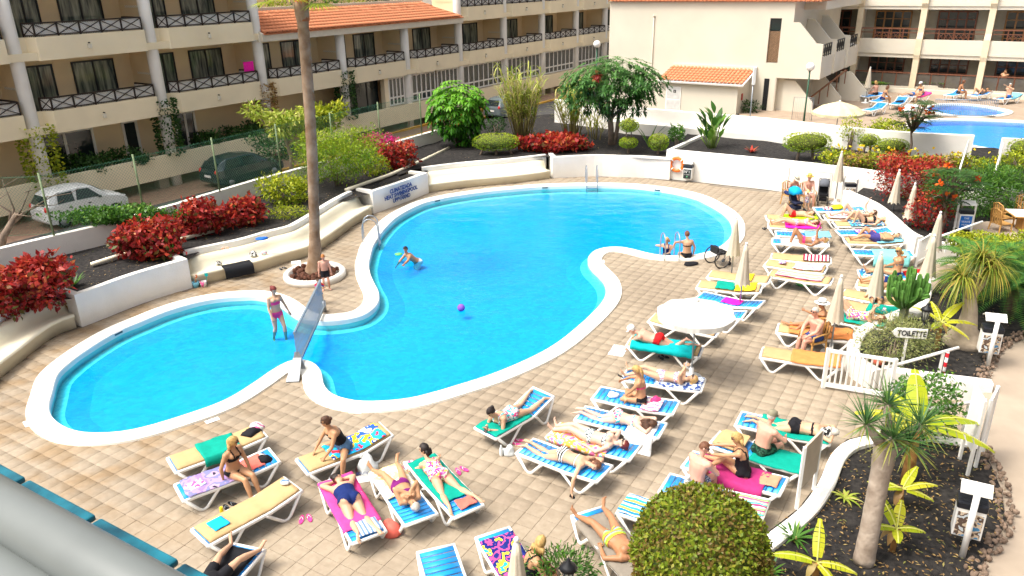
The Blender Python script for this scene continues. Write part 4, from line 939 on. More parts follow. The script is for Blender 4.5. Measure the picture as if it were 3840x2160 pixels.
 if hat:
  kind, m, m2 = hat; hm = MB()
  def hp(x, y, z): return hd + Mh @ v3(x * hk, y * hk, z * hk)
  base = .045 if kind == 'cap' else .055
  ring = 16; prof = [(1.12, base), (1.12, base + .05), (.95, base + .085), (.5, base + .105), (.02, base + .108)]
  if kind != 'cap': prof = [(2.1, base - .01), (1.55, base - .012), (1.13, base), (1.08, base + .06), (.95, base + .10), (.5, base + .105), (.02, base + .10)]
  vs = [hp(.076 * r * math.cos(2 * math.pi * j / ring), .093 * r * math.sin(2 * math.pi * j / ring), z) for r, z in prof for j in range(ring)]
  hm.add(vs, [(i * ring + j, i * ring + (j + 1) % ring, (i + 1) * ring + (j + 1) % ring, (i + 1) * ring + j) for i in range(len(prof) - 1) for j in range(ring)], 0, True)
  if kind == 'cap':
   up_, lo_ = [], []
   for j in range(9):
    a = R(20 + 140 * j / 8); lo_.append(hp(.082 * math.cos(a), .10 * math.sin(a), base + .004)); up_.append(hp(.078 * math.cos(a), .10 * math.sin(a) + .075 * math.sin(a), base - .012))
   hm.add(lo_ + up_, [(j, j + 1, 9 + j + 1, 9 + j) for j in range(8)], 0, True)
  else:
   vs = [hp(.076 * r * math.cos(2 * math.pi * j / ring), .093 * r * math.sin(2 * math.pi * j / ring), z) for r, z in ((1.15, base), (1.12, base + .03)) for j in range(ring)]
   hm.add(vs, [(j, (j + 1) % ring, ring + (j + 1) % ring, ring + j) for j in range(ring)], 1, True)
  obj('sun_hat' if kind != 'cap' else 'baseball_cap', hm, [m, m2 or m], o, fix=False)
 return o
X_, Y_, Z_ = v3(1, 0, 0), v3(0, 1, 0), v3(0, 0, 1)
def lie(S, x0, face='up', legs='flat', arms='sides', spread=.11, y0=0.0, turn=0.0, k=1.0):
 """lying along +x (head end); S(x) gives the surface height"""
 up = face == 'up'; fr = Z_ if up else -Z_; left = X_.cross(fr); q = lambda x, y, z: v3(x, y0 + y, S(x) + z)
 P = dict(front=fr, pel=q(x0, 0, .115 * k), nk=q(x0 + .51 * k, 0, .10 * k), head=q(x0 + .68 * k, 0, .13 * k))
 P['bend'] = v3(0, 0, .02 if up else -.01)
 P['face'] = (Z_ + X_ * -.15 + Y_ * turn) if up else (left * (1 if turn >= 0 else -1) * .9 - Z_ * .35 + X_ * .2); P['hup'] = X_
 an = []; kp = []; toe = []; wr = []; ep = []
 for i, sg in ((0, 1), (1, -1)):
  l = left * sg; lg = legs if isinstance(legs, str) else legs[i]; ar = arms if isinstance(arms, str) else arms[i]
  if lg == 'flat':
   an.append(q(x0 - .84 * k, l.y * spread, .06)); kp.append(fr); toe.append((Z_ * .9 - X_ * .35 + l * .35) if up else (-X_ * .9 - Z_ * .3 + l * .3))
  elif lg == 'up': an.append(q(x0 - .40 * k, l.y * .11, .055)); kp.append(Z_ - X_ * .2); toe.append(-X_ - Z_ * .12)
  elif lg == 'bent': an.append(q(x0 - .60 * k, l.y * .16, .06)); kp.append(Z_ + l * .3); toe.append(-X_ + Z_ * .2)
  elif lg == 'kick': an.append(q(x0 - .50 * k, l.y * .08, .40)); kp.append(-Z_ - X_ * .3); toe.append(Z_ * .6 + X_ * .3)
  if ar == 'sides': wr.append(q(x0 + .03, l.y * .29, .06)); ep.append(l + (-Z_ if up else Z_) * .3)
  elif ar == 'head': wr.append(q(x0 + .70 * k, l.y * .06, .06 if not up else .03)); ep.append(l + X_ * .3)
  elif ar == 'belly': wr.append(q(x0 + .14, l.y * .05, .25)); ep.append(l - Z_ * .3)
  elif ar == 'phone': wr.append(q(x0 + .52 * k, l.y * .07, .46)); ep.append(l - X_ * .3 - Z_ * .2)
  elif ar == 'high': wr.append(q(x0 + .50 * k, l.y * .12, .60)); ep.append(l - X_)
  elif ar == 'chest': wr.append(q(x0 + .42 * k, l.y * .02, .26)); ep.append(l - Z_ * .2 - X_ * .4)
  elif ar == 'out': wr.append(q(x0 + .20 * k, l.y * .48, .02)); ep.append(l - X_ * .2)
  elif ar == 'hang': wr.append(v3(x0 + .46 * k, y0 + l.y * .46, .10)); ep.append(l + Z_)
  elif ar == 'fwd': wr.append(q(x0 + .95 * k, l.y * .12, .03)); ep.append(l + Z_ * .3)
 P.update(an=an, kp=kp, toe=toe, wr=wr, ep=ep); return P
def prop(S, x0, y0=0, legs='flat', rise=.30, reach=.72, down=None, spread=.14):
 """face down, chest propped on the elbows"""
 P = lie(S, x0, 'down', legs, 'sides', spread, y0); z = S(x0)
 P['nk'] = v3(x0 + .44, y0, z + rise); P['head'] = v3(x0 + .57, y0, z + rise + .17); P['face'] = X_ - Z_ * .75; P['hup'] = Z_ + X_ * .4; P['bend'] = v3(0, 0, -.05)
 left = X_.cross(-Z_); P['wr'] = [v3(x0 + reach, y0 + left.y * s * .08, z + .05 if down is None else down) for s in (1, -1)]; P['ep'] = [left * s * .6 - Z_ - X_ * .3 for s in (1, -1)]
 return P
def sit(S, x0, y0, facing, an=None, lean=.0, side=0.0, wr=None, face=None, kp=None, drop=0.0, ep=None, k=1.0, toe=None, headf=.06):
 """seated; facing is a horizontal unit vector"""
 F = facing.normalized(); left = Z_.cross(F); z = S(x0)
 pel = v3(x0, y0, z + .115 * k); nk = pel + Z_ * (.50 * k * math.cos(lean)) + F * (.50 * k * math.sin(lean)) + left * side
 P = dict(front=F - Z_ * .01, pel=pel, nk=nk, head=nk + Z_ * .17 * k + F * headf * k, face=face or F, bend=-F * .03)
 P['an'] = an or [v3(x0, y0, 0) + F * .46 * k + left * s * .10 + Z_ * .07 for s in (1, -1)]
 P['kp'] = kp or [F + Z_, F + Z_]; P['toe'] = toe or [F + left * s * .15 - Z_ * .05 for s in (1, -1)]
 P['wr'] = wr or [pel + F * .38 * k + left * s * .10 + Z_ * .07 for s in (1, -1)]; P['ep'] = ep or [left * s - F * .4 - Z_ * .2 for s in (1, -1)]
 return P
def stand(k=1.0, stride=.12, wr=None, face=None, bend=0.0, facing=Y_, step=0.0, ep=None):
 F = facing; left = Z_.cross(F); pel = v3(0, 0, .90 * k)
 nk = pel + Z_ * .52 * k * math.cos(bend) + F * .52 * k * math.sin(bend)
 return dict(front=F, pel=pel, nk=nk, head=nk + Z_ * .17 * k + F * .03 * k, face=face or F, bend=F * .01, an=[left * s * stride * .8 + F * step * s + Z_ * .07 * k for s in (1, -1)], kp=[F, F], toe=[F + left * s * .25 for s in (1, -1)],
    wr=wr or [pel + left * s * .27 * k + F * .06 - Z_ * .06 * k for s in (1, -1)], ep=ep or [-F + left * s * .4 for s in (1, -1)])
# swimwear cloths
def cloth(name, c, var=.08): return mat('cloth_' + name, c, .8, var, 10, .25, 40, spec=.2)
C_BLACK = cloth('black', (.012, .012, .015)); C_NAVY = cloth('navy', (.008, .022, .12)); C_RED = cloth('red', (.60, .012, .015)); C_PINKN = cloth('neon_pink', (.85, .06, .22)); C_PURP = cloth('purple', (.17, .012, .14)); C_BLUE = cloth('blue', (.02, .12, .40))
C_FLOR = pattern('floral_pink', [(.75, .70, .60), (.70, .05, .22), (.75, .70, .62), (.45, .10, .40), (.72, .50, .10)], 'dots', 28); C_FLORT = pattern('floral_teal', [(.70, .70, .66), (.05, .40, .45), (.72, .70, .66), (.65, .06, .20)], 'dots', 26)
C_STRB = pattern('stripe_black_white', [(.02, .02, .02), (.75, .74, .70)], 'stripe', 22, axis=0); C_GREY = pattern('grey_print', [(.42, .50, .48), (.08, .09, .10), (.55, .60, .58)], 'dots', 40); C_GRSTR = pattern('green_stripes', [(.20, .50, .05), (.65, .60, .05), (.45, .06, .06), (.10, .35, .40), (.60, .70, .20)], 'stripe', 9, axis=0)
C_BLUSH = cloth('blue_shorts', (.03, .06, .20)); C_PLAID = pattern('plaid', [(.06, .08, .12), (.45, .50, .58), (.10, .14, .25)], 'dots', 45); C_JEAN = cloth('denim', (.08, .16, .27), .2); C_DKGR = pattern('dark_green', [(.01, .03, .02), (.03, .10, .06)], 'dots', 30); C_BIKP = pattern('bikini_print', [(.70, .70, .68), (.15, .25, .40), (.75, .72, .70), (.62, .15, .25)], 'dots', 35)
# ================================================================== sun loungers, cushions, towels
LL = 1.86
def zprof(back, backA):
 tb, ta = math.tan(R(back)), math.tan(R(backA))
 def z(x): return .345 + max(0, x - 1.20) * tb + max(0, .66 - x) * ta - .015 * max(0, .15 - x) * 3
 return z
_lm = {}
def lounger_meshes(back, backA):
 key = (back, backA)
 if key in _lm: return _lm[key]
 z = zprof(back, backA); xs = [0, .1, .3, .66, .9, 1.2, 1.4, 1.65, LL]
 fr = MB()
 for y in (-.31, .31): fr.tube([(x, y, z(x)) for x in xs], .034, 8, flat=(.8, 1.15), ref=(0, 1, 0))
 for x in (0.01, LL - .01): fr.tube([(x, -.315, z(x)), (x, .315, z(x))], .033, 8)
 for x in (.64, 1.22): fr.bar((x, -.3, z(x) - .03), (x, .3, z(x) - .03), .04, .03)
 lm = []
 for y in (-.315, .315):
  a = MB(); a.tube([(.04, y, z(.04)), (.24, y, .06), (.29, y, .022), (.35, y, .022), (.40, y, .05), (.60, y, z(.6) - .06), (.66, y, z(.66))], [.034, .030, .030, .030, .030, .030, .030], 7, flat=(.8, 1.1), ref=(0, 1, 0)); lm.append(a)
  b = MB(); b.tube([(1.08, y, z(1.08)), (1.14, y, z(1.14) - .06), (1.38, y, .05), (1.43, y, .022), (1.49, y, .022), (1.55, y, .06), (1.80, y, z(1.8))], [.032, .030, .030, .030, .030, .030, .034], 7, flat=(.8, 1.1), ref=(0, 1, 0)); lm.append(b)
 frm = fixn(fr.mesh('frame')); frm.materials.append(PLASTIC); ls = []
 for a in lm: me = fixn(a.mesh('leg')); me.materials.append(PLASTIC); ls.append(me)
 _lm[key] = (frm, ls, z); return _lm[key]
_sl = MB(); _sl.tube([(0, -.285, 0), (0, .285, 0)], .056, 8, flat=(.16, 1), ref=(0, 0, 1)); SLATM = fixn(_sl.mesh('slat')); SLATM.materials.append(BLUEP)
GRP = 'white plastic sun loungers round the pool'
LG = {}
def lounger(i, A, B, label, back=5, backA=0, cush=None, z0=0.0, group=GRP, slats=True):
 a, b = D(*A, z0 + .36), D(*B, z0 + .36); c = (a + b) / 2; d = (b - a); d.z = 0; d.normalize()
 o0 = c - d * LL / 2; rz = math.atan2(d.y, d.x); frm, ls, z = lounger_meshes(back, backA)
 t = thing('sun_lounger', label, 'sun lounger', (o0.x, o0.y, z0), rz, group)
 obj('frame', frm, PLASTIC, t)
 for m in ls: obj('leg', m, PLASTIC, t)
 if slats:
  for k in range(15):
   x = .09 + k * .12; s = obj('slat', SLATM, BLUEP, t); s.location = (x, 0, z(x) + .012); s.rotation_euler = (0, -math.atan2(z(x + .02) - z(x - .02), .04), 0)
 M = Matrix.Translation((o0.x, o0.y, z0)) @ Matrix.Rotation(rz, 4, 'Z'); th = .025
 if cush:
  mb = MB(); xs = np.linspace(.05, LL - .05, 24); prof = [(-.285, .0), (-.29, .025), (-.27, .048), (-.1, .052), (.1, .052), (.27, .048), (.29, .025), (.285, 0)]
  vs = [(x, y, z(x) + .028 + (zz * (.72 if k in (8, 15) else 1))) for k, x in enumerate(xs) for y, zz in prof]; n = len(prof)
  mb.add(vs, [(q * n + j, (q + 1) * n + j, (q + 1) * n + (j + 1) % n, q * n + (j + 1) % n) for q in range(23) for j in range(n)] + [tuple(range(n)), tuple(range(23 * n + n - 1, 23 * n - 1, -1))], 0, True)
  o = tag(obj('lounger_cushion', mb, TANC, None), cush, 'cushion', 'tan lounger cushions'); o.matrix_world = M; th = .08
 LG[i] = dict(M=M, z=z, S=(lambda x, z=z, th=th: z(x) + th), th=th, rz=rz)
 return t
TGRP = 'towels spread on the loungers'
def towel(i, x0, x1, m, label, w=.62, y0=0.0, drop=None, amp=.014, skew=0.0, cat='towel', name='towel', lift=.006, ny=13):
 g = LG[i]; S = g['S']; nx = max(8, int((x1 - x0) / .06)); mb = MB(); vs = []
 for a in range(nx + 1):
  for b in range(ny + 1):
   u, v = a / nx, b / ny; x = x0 + (x1 - x0) * u; y = y0 + (v - .5) * w + skew * (u - .5) * 1.0
   x += .025 * noise.noise(v3(y * 4, i, 7)); fo = abs(noise.noise(v3(x * 3 + y * 2.5 + i, y * 1.2 - x, i * 1.3))); zz = S(min(max(x, 0), LL)) + lift + amp * (1.2 * max(0, .35 - fo) * 3 + noise.noise(v3(x * 7, y * 7, i * 3.7)) + .5 * noise.noise(v3(x * 17, y * 15, i)) + .8)
   ov = abs(y) - .34
   if ov > 0: zz -= ov * 1.6; y = math.copysign(.345 + ov * .25, y)
   if x > LL: zz -= (x - LL) * 1.5; x = LL + (x - LL) * .3
   if x < 0: zz -= -x * 1.5; x = x * .3
   vs.append((x, y, max(zz, .02)))
 n = ny + 1; mb.add(vs, [(a * n + b, (a + 1) * n + b, (a + 1) * n + b + 1, a * n + b + 1) for a in range(nx) for b in range(ny)], 0, True)
 o = tag(obj(name, mb, m), label, cat, TGRP); o.matrix_world = g['M']
 s = o.modifiers.new('s', 'SOLIDIFY'); s.thickness = .008; s.offset = 1; return o
T_TEAL = cloth('teal', (.0, .30, .22)); T_TURQ = cloth('turquoise', (.0, .42, .44)); T_MAG = cloth('magenta', (.80, .015, .36)); T_PINK = cloth('pink', (.68, .06, .26)); T_YEL = cloth('yellow', (.80, .62, .02)); T_LIME = cloth('lime', (.42, .65, .01)); T_ORG = cloth('orange', (.66, .24, .07)); T_WHITE = cloth('white', (.75, .76, .76)); T_AQUA = cloth('aqua', (.22, .60, .58)); T_LBLUE = cloth('light_blue', (.18, .48, .62)); T_BLACK = cloth('black_towel', (.012, .013, .016)); T_PPINK = cloth('plum_pink', (.42, .03, .16)); T_GREY = cloth('grey_beige', (.24, .21, .17)); T_PEACH = cloth('peach', (.66, .28, .17)); T_CORAL = cloth('coral', (.78, .16, .12))
T_LAV = pattern('lavender_print', [(.30, .20, .44), (.38, .27, .50), (.20, .20, .42), (.46, .32, .50), (.03, .03, .05)], 'mix', 3); T_PARROT = pattern('macaw_print', [(.70, .03, .05), (.02, .30, .65), (.02, .50, .72), (.80, .55, .02), (.02, .10, .45), (.78, .76, .70)], 'mix', 3.2)
T_YW = pattern('yellow_white', [(.80, .66, .30), (.82, .78, .66), (.82, .70, .36), (.85, .80, .70), (.78, .30, .40)], 'mix', 3.4); T_PFLOR = pattern('pink_floral_towel', [(.75, .16, .34), (.78, .70, .62), (.82, .45, .08), (.78, .24, .42), (.20, .55, .60)], 'mix', 5); T_BWP = pattern('blue_white_print', [(.03, .06, .22), (.60, .64, .70), (.05, .10, .30), (.45, .52, .62)], 'dots', 18)
T_STR1 = pattern('burgundy_stripe', [(.28, .01, .05), (.74, .70, .66)], 'stripe', 9, axis=0); T_STR2 = pattern('candy_stripe', [(.62, .04, .16), (.10, .50, .45), (.72, .62, .40), (.65, .10, .25), (.30, .60, .20), (.75, .70, .66)], 'stripe', 3.4, axis=1); T_STR3 = pattern('blue_yellow_stripe', [(.02, .22, .55), (.75, .62, .10), (.03, .40, .55), (.70, .72, .60)], 'stripe', 4, axis=1)
T_PWST = pattern('pink_white_stripe', [(.70, .12, .30), (.76, .74, .70), (.76, .74, .70)], 'stripe', 8, axis=1); T_NAVYP = pattern('navy_leaf_print', [(.01, .02, .16), (.02, .03, .20), (.65, .08, .25), (.01, .02, .18), (.70, .60, .05), (.02, .35, .40)], 'mix', 4.5); T_BWS = pattern('blue_white_stripe', [(.70, .72, .74), (.14, .24, .44)], 'stripe', 14, axis=1); T_PBLUE = pattern('pale_blue_print', [(.42, .62, .66), (.60, .70, .72), (.72, .30, .34), (.50, .66, .70)], 'mix', 4); T_BW = pattern('black_white_scarf', [(.02, .02, .02), (.70, .70, .68)], 'dots', 24)
T_NETB = pattern('teal_navy_print', [(.02, .10, .25), (.10, .45, .50), (.03, .08, .20), (.60, .66, .66)], 'dots', 14)
# ---- near left group
lounger(1, (432, 1170), (660, 1090), 'lounger with a dark teal towel, farthest of the left group by the small pool', cush='tan cushion under the dark teal towel of the left group')
lounger(2, (448, 1240), (693, 1150), 'lounger under the blonde woman in a black bikini, with a lavender towel')
lounger(3, (503, 1352), (738, 1228), 'empty lounger with a bare tan cushion and a folded blue cloth, nearest on the left', back=8, cush='bare tan cushion with a folded blue cloth on it')
lounger(4, (760, 1174), (972, 1095), 'lounger with the colourful parrot towel under the woman in denim shorts', back=13, cush='tan cushion under the parrot towel')
lounger(5, (925, 1346), (846, 1214), 'lounger with a pink towel under the woman in a navy swimsuit')
lounger(6, (971, 1183), (1057, 1309), 'lounger with a yellow and white towel under the woman in a purple bikini')
lounger(7, (1174, 1281), (1064, 1166), 'lounger with a teal towel under the woman in a flowery pink swimsuit')
lounger(8, (1150, 1540), (1112, 1430), 'blue slatted lounger end cut off by the bottom edge, left of the dark patterned towel')
lounger(9, (1335, 1490), (1262, 1380), 'lounger at the bottom edge with a navy leaf-print towel')
lounger(10, (584, 1422), (492, 1525), 'lounger at the bottom left edge with a black towel and bare legs')
lounger(11, (1372, 1003), (1215, 1093), 'lounger with raised blue end and teal towel nearest the pool edge', back=0, backA=18)
lounger(12, (1325, 1123), (1515, 1196), 'blue lounger under the woman in a striped bikini holding a phone to the ground')
lounger(13, (1398, 1083), (1591, 1143), 'lounger with a pink flowered towel under the red-haired woman')
lounger(14, (1460, 1039), (1665, 1089), 'blue lounger under the brown-haired woman lying face down with a white towel at her side')
lounger(15, (1505, 989), (1695, 1031), 'blue lounger with a white cap, under the girl sitting cross-legged')
lounger(16, (1571, 941), (1768, 975), 'lounger with a blue and white print towel under the woman reading a book')
lounger(17, (1759, 885), (1587, 859), 'lounger with a turquoise towel under the man in red briefs', back=0, cush='tan cushion under the turquoise towel of the man in red briefs')
lounger(18, (1811, 838), (1636, 803), 'lounger half hidden under the open white umbrella, on its near side', cush='tan cushion below the open white umbrella')
lounger(19, (1700, 772), (1878, 806), 'blue lounger showing its raised end behind the open white umbrella', back=12)
lounger(20, (1765, 743), (1908, 776), 'blue lounger with a folded magenta towel behind the open white umbrella', back=12)
lounger(21, (1760, 716), (1911, 736), 'lounger with teal and yellow towels beside a closed umbrella', back=10, cush='tan cushion under the teal and yellow towels')
lounger(22, (1785, 690), (1935, 712), 'lounger with a single yellow towel below the wheelchair', back=8, cush='tan cushion under the single yellow towel')
lounger(23, (1939, 688), (2089, 713), 'lounger with a long candy-striped towel and a green disc under it', cush='tan cushion under the candy-striped towel')
lounger(24, (1929, 662), (2075, 685), 'lounger with a pale blue print towel between two striped towels', cush='tan cushion under the pale blue print towel')
lounger(25, (1940, 645), (2090, 660), 'lounger with a burgundy and white striped towel', cush='tan cushion under the burgundy striped towel')
lounger(26, (1945, 606), (2082, 617), 'lounger with a white towel under the woman in a pink bikini holding up a phone')
lounger(27, (1950, 587), (2090, 594), 'empty blue lounger with a light blue towel at its head end')
lounger(28, (1934, 567), (2063, 575), 'lounger with a magenta towel under a lying woman', cush='tan cushion under the magenta towel')
lounger(29, (1929, 548), (2053, 552), 'lounger with a lime green towel under the man in red trunks', cush='tan cushion under the lime towel')
lounger(30, (2047, 527), (2175, 530), 'blue lounger with a yellow swim ring, farthest in the right row', back=10)
lounger(31, (2075, 547), (2203, 550), 'lounger with a pink and white striped towel under the woman raising her phone', cush='tan cushion under the pink and white striped towel')
lounger(32, (2097, 564), (2232, 567), 'lounger with a teal and navy print towel by the curved wall', cush='tan cushion under the teal and navy print towel')
lounger(33, (2105, 585), (2243, 585), 'blue lounger with a purple garment and a red cloth on it', back=10)
lounger(34, (2123, 607), (2270, 612), 'lounger under the man in purple shorts lying by the white steps', back=8, cush='tan cushion under the man in purple shorts')
lounger(35, (2145, 634), (2297, 642), 'blue lounger with a pale aqua towel spilling over its side')
lounger(36, (2178, 688), (2305, 698), 'lounger under the sitting woman in sunglasses behind the cactus', back=14)
lounger(37, (2172, 715), (2310, 735), 'lounger mostly hidden behind the cactus with bare legs on it', cush='tan cushion mostly hidden behind the cactus')
lounger(38, (2135, 740), (2275, 768), 'lounger with a bare tan end left of the cactus', cush='tan cushion with the bare end left of the cactus')
lounger(40, (2128, 768), (2262, 794), 'lounger with a teal towel and a magazine below the cactus', cush='tan cushion under the teal towel with the magazine')
lounger(39, (2058, 790), (2215, 822), 'lounger with a teal towel under the woman in a flowery dress', cush='tan cushion under the woman in a flowery dress')
lounger(41, (1960, 826), (2140, 852), 'lounger with a creased orange towel behind the man in the wooden chair', cush='tan cushion under the woman with the white visor')
lounger(42, (1925, 888), (2105, 917), 'empty lounger with a flat orange towel beside the white gate', cush='tan cushion half covered by a flat orange towel')
lounger(43, (1865, 1054), (2082, 1104), 'lounger with a teal towel under the woman in a black bikini lying face down')
lounger(44, (1815, 1109), (2005, 1172), 'lounger with a folded tan cushion and teal towel under the man in a cap')
lounger(45, (1735, 1156), (1965, 1229), 'lounger with a plum pink towel under the woman in a black swimsuit')
lounger(46, (1681, 1216), (1915, 1286), 'blue lounger half hidden behind the round bush, with a striped cloth')
lounger(47, (1598, 1276), (1790, 1340), 'lounger with a blue and yellow striped towel left of the round bush')
lounger(48, (1488, 1299), (1605, 1440), 'lounger with a grey towel under the woman in green striped briefs')
# ---- towels
towel(1, .55, 1.30, T_TEAL, 'dark teal towel hanging over the side of a tan cushion', .75, -.08); towel(2, .10, 1.08, T_LAV, 'lavender printed towel with white letters under the blonde woman', .66)
towel(2, 1.12, 1.6, T_CORAL, 'coral pink cloth on the lounger behind the blonde woman', .45, amp=.02); towel(3, .22, .50, mat('cloth_azure', (.0, .36, .72), .8, .1, 8), 'folded bright blue cloth on the bare tan cushion', .30, amp=.012, name='folded_cloth', cat='cloth')
towel(4, .55, 1.72, T_PARROT, 'bright towel with red, blue and yellow parrots', .60); towel(5, .30, 1.84, T_PINK, 'pink towel under the woman in the navy swimsuit', .70, amp=.014); towel(5, .02, .42, T_BWS, 'blue and white striped cloth at the feet of the woman in navy', .42, -.05, amp=.02, lift=.02)
towel(6, .0, 1.0, T_YW, 'yellow and white towel with a pink border under the purple bikini', .64); towel(7, .42, 1.84, T_TEAL, 'dark teal towel under the woman in the flowery pink swimsuit', .60); towel(7, .08, .34, T_CORAL, 'coral bikini laid out at the foot of a lounger', .34, -.06, amp=.02, name='spare_bikini', cat='bikini')
towel(9, .75, 1.7, T_NAVYP, 'navy towel with bright leaf prints at the bottom edge', .62); towel(10, .1, 1.7, T_BLACK, 'black towel under bare legs at the bottom left', .52); towel(11, .72, 1.84, T_TEAL, 'dark teal towel under the woman reading by the pool edge', .64)
towel(13, .05, 1.35, T_PFLOR, 'pink and orange flowered towel under the red-haired woman', .70, -.05); towel(14, 1.15, 1.75, T_WHITE, 'white towel falling over the lounger side to the ground', .95, -.28, amp=.02); towel(15, 1.15, 1.55, T_PWST, 'pink and white towel beside the girl sitting cross-legged', .5, -.1, amp=.03)
towel(16, .80, 1.84, T_BWP, 'blue and white print towel under the woman reading a book', .66); towel(17, .15, 1.75, T_TURQ, 'turquoise towel under the man in red briefs', .72, .06); towel(20, .75, 1.30, T_MAG, 'folded magenta towel on a blue lounger', .40); towel(21, .55, 1.10, T_TEAL, 'teal towel next to a yellow one on the same lounger', .62); towel(21, 1.12, 1.70, T_YEL, 'yellow towel next to a teal one on the same lounger', .66, amp=.02); towel(22, .85, 1.35, T_YEL, 'yellow towel alone on a tan cushion below the wheelchair', .6, amp=.02)
towel(23, .22, 1.6, T_STR2, 'long candy-striped towel on a tan cushion', .56); towel(24, .90, 1.75, T_PBLUE, 'pale blue printed towel between two striped towels', .62); towel(24, .42, .62, pattern('purple_white', [(.25, .03, .40), (.70, .65, .72)], 'dots', 30), 'purple patterned swim garment on a tan cushion', .3, amp=.03, name='swim_garment', cat='garment'); towel(25, 1.0, 1.8, T_STR1, 'burgundy and white striped towel', .62)
towel(26, .30, 1.8, T_WHITE, 'white towel under the woman holding up a phone', .62); towel(27, 1.0, 1.84, T_LBLUE, 'light blue towel at the head end of an empty blue lounger', .72); towel(28, .6, 1.84, T_MAG, 'magenta towel under the lying woman next to the lime towel', .72); towel(29, .6, 1.84, T_LIME, 'lime green towel under the man in red trunks', .72); towel(31, .10, .85, T_PWST, 'pink and white striped towel under the feet of the woman with the phone', .68); towel(32, .5, 1.7, T_NETB, 'teal and navy print towel by the curved wall', .72)
towel(33, .60, .95, pattern('purple_flower', [(.30, .02, .40), (.70, .60, .70)], 'dots', 22), 'purple flowered garment on a blue lounger', .4, amp=.03, name='swim_garment', cat='garment'); towel(33, 1.05, 1.3, T_CORAL, 'folded red cloth on a blue lounger', .3, name='folded_cloth', cat='cloth'); towel(34, 1.0, 1.84, T_LBLUE, 'light blue towel under the back of the man in purple shorts', .66); towel(35, .6, 1.7, T_AQUA, 'pale aqua towel spilling over the lounger side', .9, -.12, amp=.02); towel(36, .1, .9, T_NETB, 'blue and yellow towel under the woman in sunglasses', .62); towel(36, 1.3, 1.84, C_RED, 'red towel behind the woman in sunglasses', .62)
towel(39, .75, 1.84, T_TEAL, 'teal towel under the woman in a flowery dress', .68); towel(40, .8, 1.84, T_TEAL, 'teal towel with a magazine below the cactus', .64); towel(41, .30, 1.84, T_ORG, 'creased orange towel behind the man in the wooden chair', .72, amp=.02); towel(42, .72, 1.84, T_ORG, 'flat orange towel beside the white gate', .74)
towel(43, .45, 1.84, T_TEAL, 'teal towel under the woman in a black bikini lying face down', .68); towel(44, .85, 1.84, T_TEAL, 'teal towel behind the man in a cap', .72); towel(45, .22, 1.55, T_PPINK, 'plum pink towel under the couple sitting together', .82, -.06, amp=.014); towel(45, 1.4, 1.75, T_PEACH, 'peach cloth at the end of the plum pink towel', .4, .05, amp=.015); towel(46, 1.2, 1.86, T_STR2, 'bright striped cloth at the far end behind the round bush', .5); towel(47, -.12, .75, T_STR3, 'blue and yellow striped towel left of the round bush', .56); towel(48, .2, 1.8, T_GREY, 'grey beige towel under the woman in green striped briefs', .72, .0, amp=.012)
mb = MB(); mb.box((.35, 0, .43), (.55, .56, .05)); mb.box((.42, .0, .485), (.52, .54, .05), rz=.06); o = tag(obj('lounger_cushion', mb, TANC, bevel=.02), 'tan cushion folded double in front of the man in a cap', 'cushion'); o.matrix_world = LG[44]['M']
# ---- people on the loungers
def on(i, label, P, **kw): return person(label, LG[i]['M'], P, **kw)
def S(i): return LG[i]['S']
def put(i, v): return LG[i]['M'] @ v
PG = None
P = sit(S(2), 1.02, -.10, -Y_ + X_ * .45, lean=.12, wr=[v3(1.30, -.22, .42), v3(.78, -.18, .42)], face=X_ * 1 - Y_ * .25); P['an'] = [v3(1.30, -.62, .07), v3(1.12, -.68, .07)]
on(2, 'woman in a black bikini with blonde hair sitting sideways on a lounger', P, skin='tan', hair=('bob', 'blonde'), suit=[('bottom', C_BLACK), ('bra', C_BLACK), ('straps', C_BLACK)], glasses=True)
P = sit(S(4), .88, 0, -X_, lean=.45, an=[v3(.62, -.46, .07), v3(.35, .42, .07)], kp=[Z_ * .6 - Y_ * .9 - X_ * .4, Z_ * .6 + Y_ * .9 - X_ * .4], wr=[v3(.42, -.18, .50), v3(.38, .18, .52)], toe=[-X_ - Y_ * .2, -X_ + Y_ * .3], face=-X_ + Y_ * .5)
on(4, 'woman in a black tank top and denim shorts sitting astride a lounger', P, skin='tan', hair=('bun', 'brown'), suit=[('tank', C_BLACK), ('shorts', C_JEAN)], glasses=True)
on(5, 'woman in a navy swimsuit lying face down on a pink towel', lie(S(5), .98, 'down', arms='head', spread=.15, turn=-1), skin='fair', fat=1.28, hair=('bun', 'dark'), suit=[('bandeau', C_NAVY)])
on(6, 'woman in a purple bikini lying on her back with hands on her chest', lie(S(6), .88, 'up', arms='chest', spread=.24), skin='tan', hair=('short', 'grey'), suit=[('bottom', C_PURP), ('bra', C_PURP)], fat=1.02)
P = prop(S(7), 1.10, 0, rise=.20, reach=.80, spread=.26); P['face'] = X_ + Y_ * .9 - Z_ * .3; P['wr'] = [v3(1.75, -.30, .40), v3(1.70, .40, .36)]
on(7, 'woman in a flowery pink swimsuit lying face down with legs apart', P, skin='fair', fat=1.18, hair=('bob', 'dark'), suit=[('onepiece', C_FLOR)])
P = sit(S(9), .55, -.05, -Y_ - X_ * .3, lean=.25, face=-Y_ * .6 + X_ * .6); on(9, 'woman with curly blonde hair seated at the bottom edge behind a closed umbrella', P, skin='tan', hair=('bob', 'blonde'), suit=[('onepiece', C_BLACK)], glasses=True, fat=1.1)
on(10, 'person lying with bare legs apart on a black towel at the bottom left', lie(S(10), .95, 'up', spread=.27), skin='fair', hair=('short', 'brown'), suit=[('trunks', C_BLACK)])
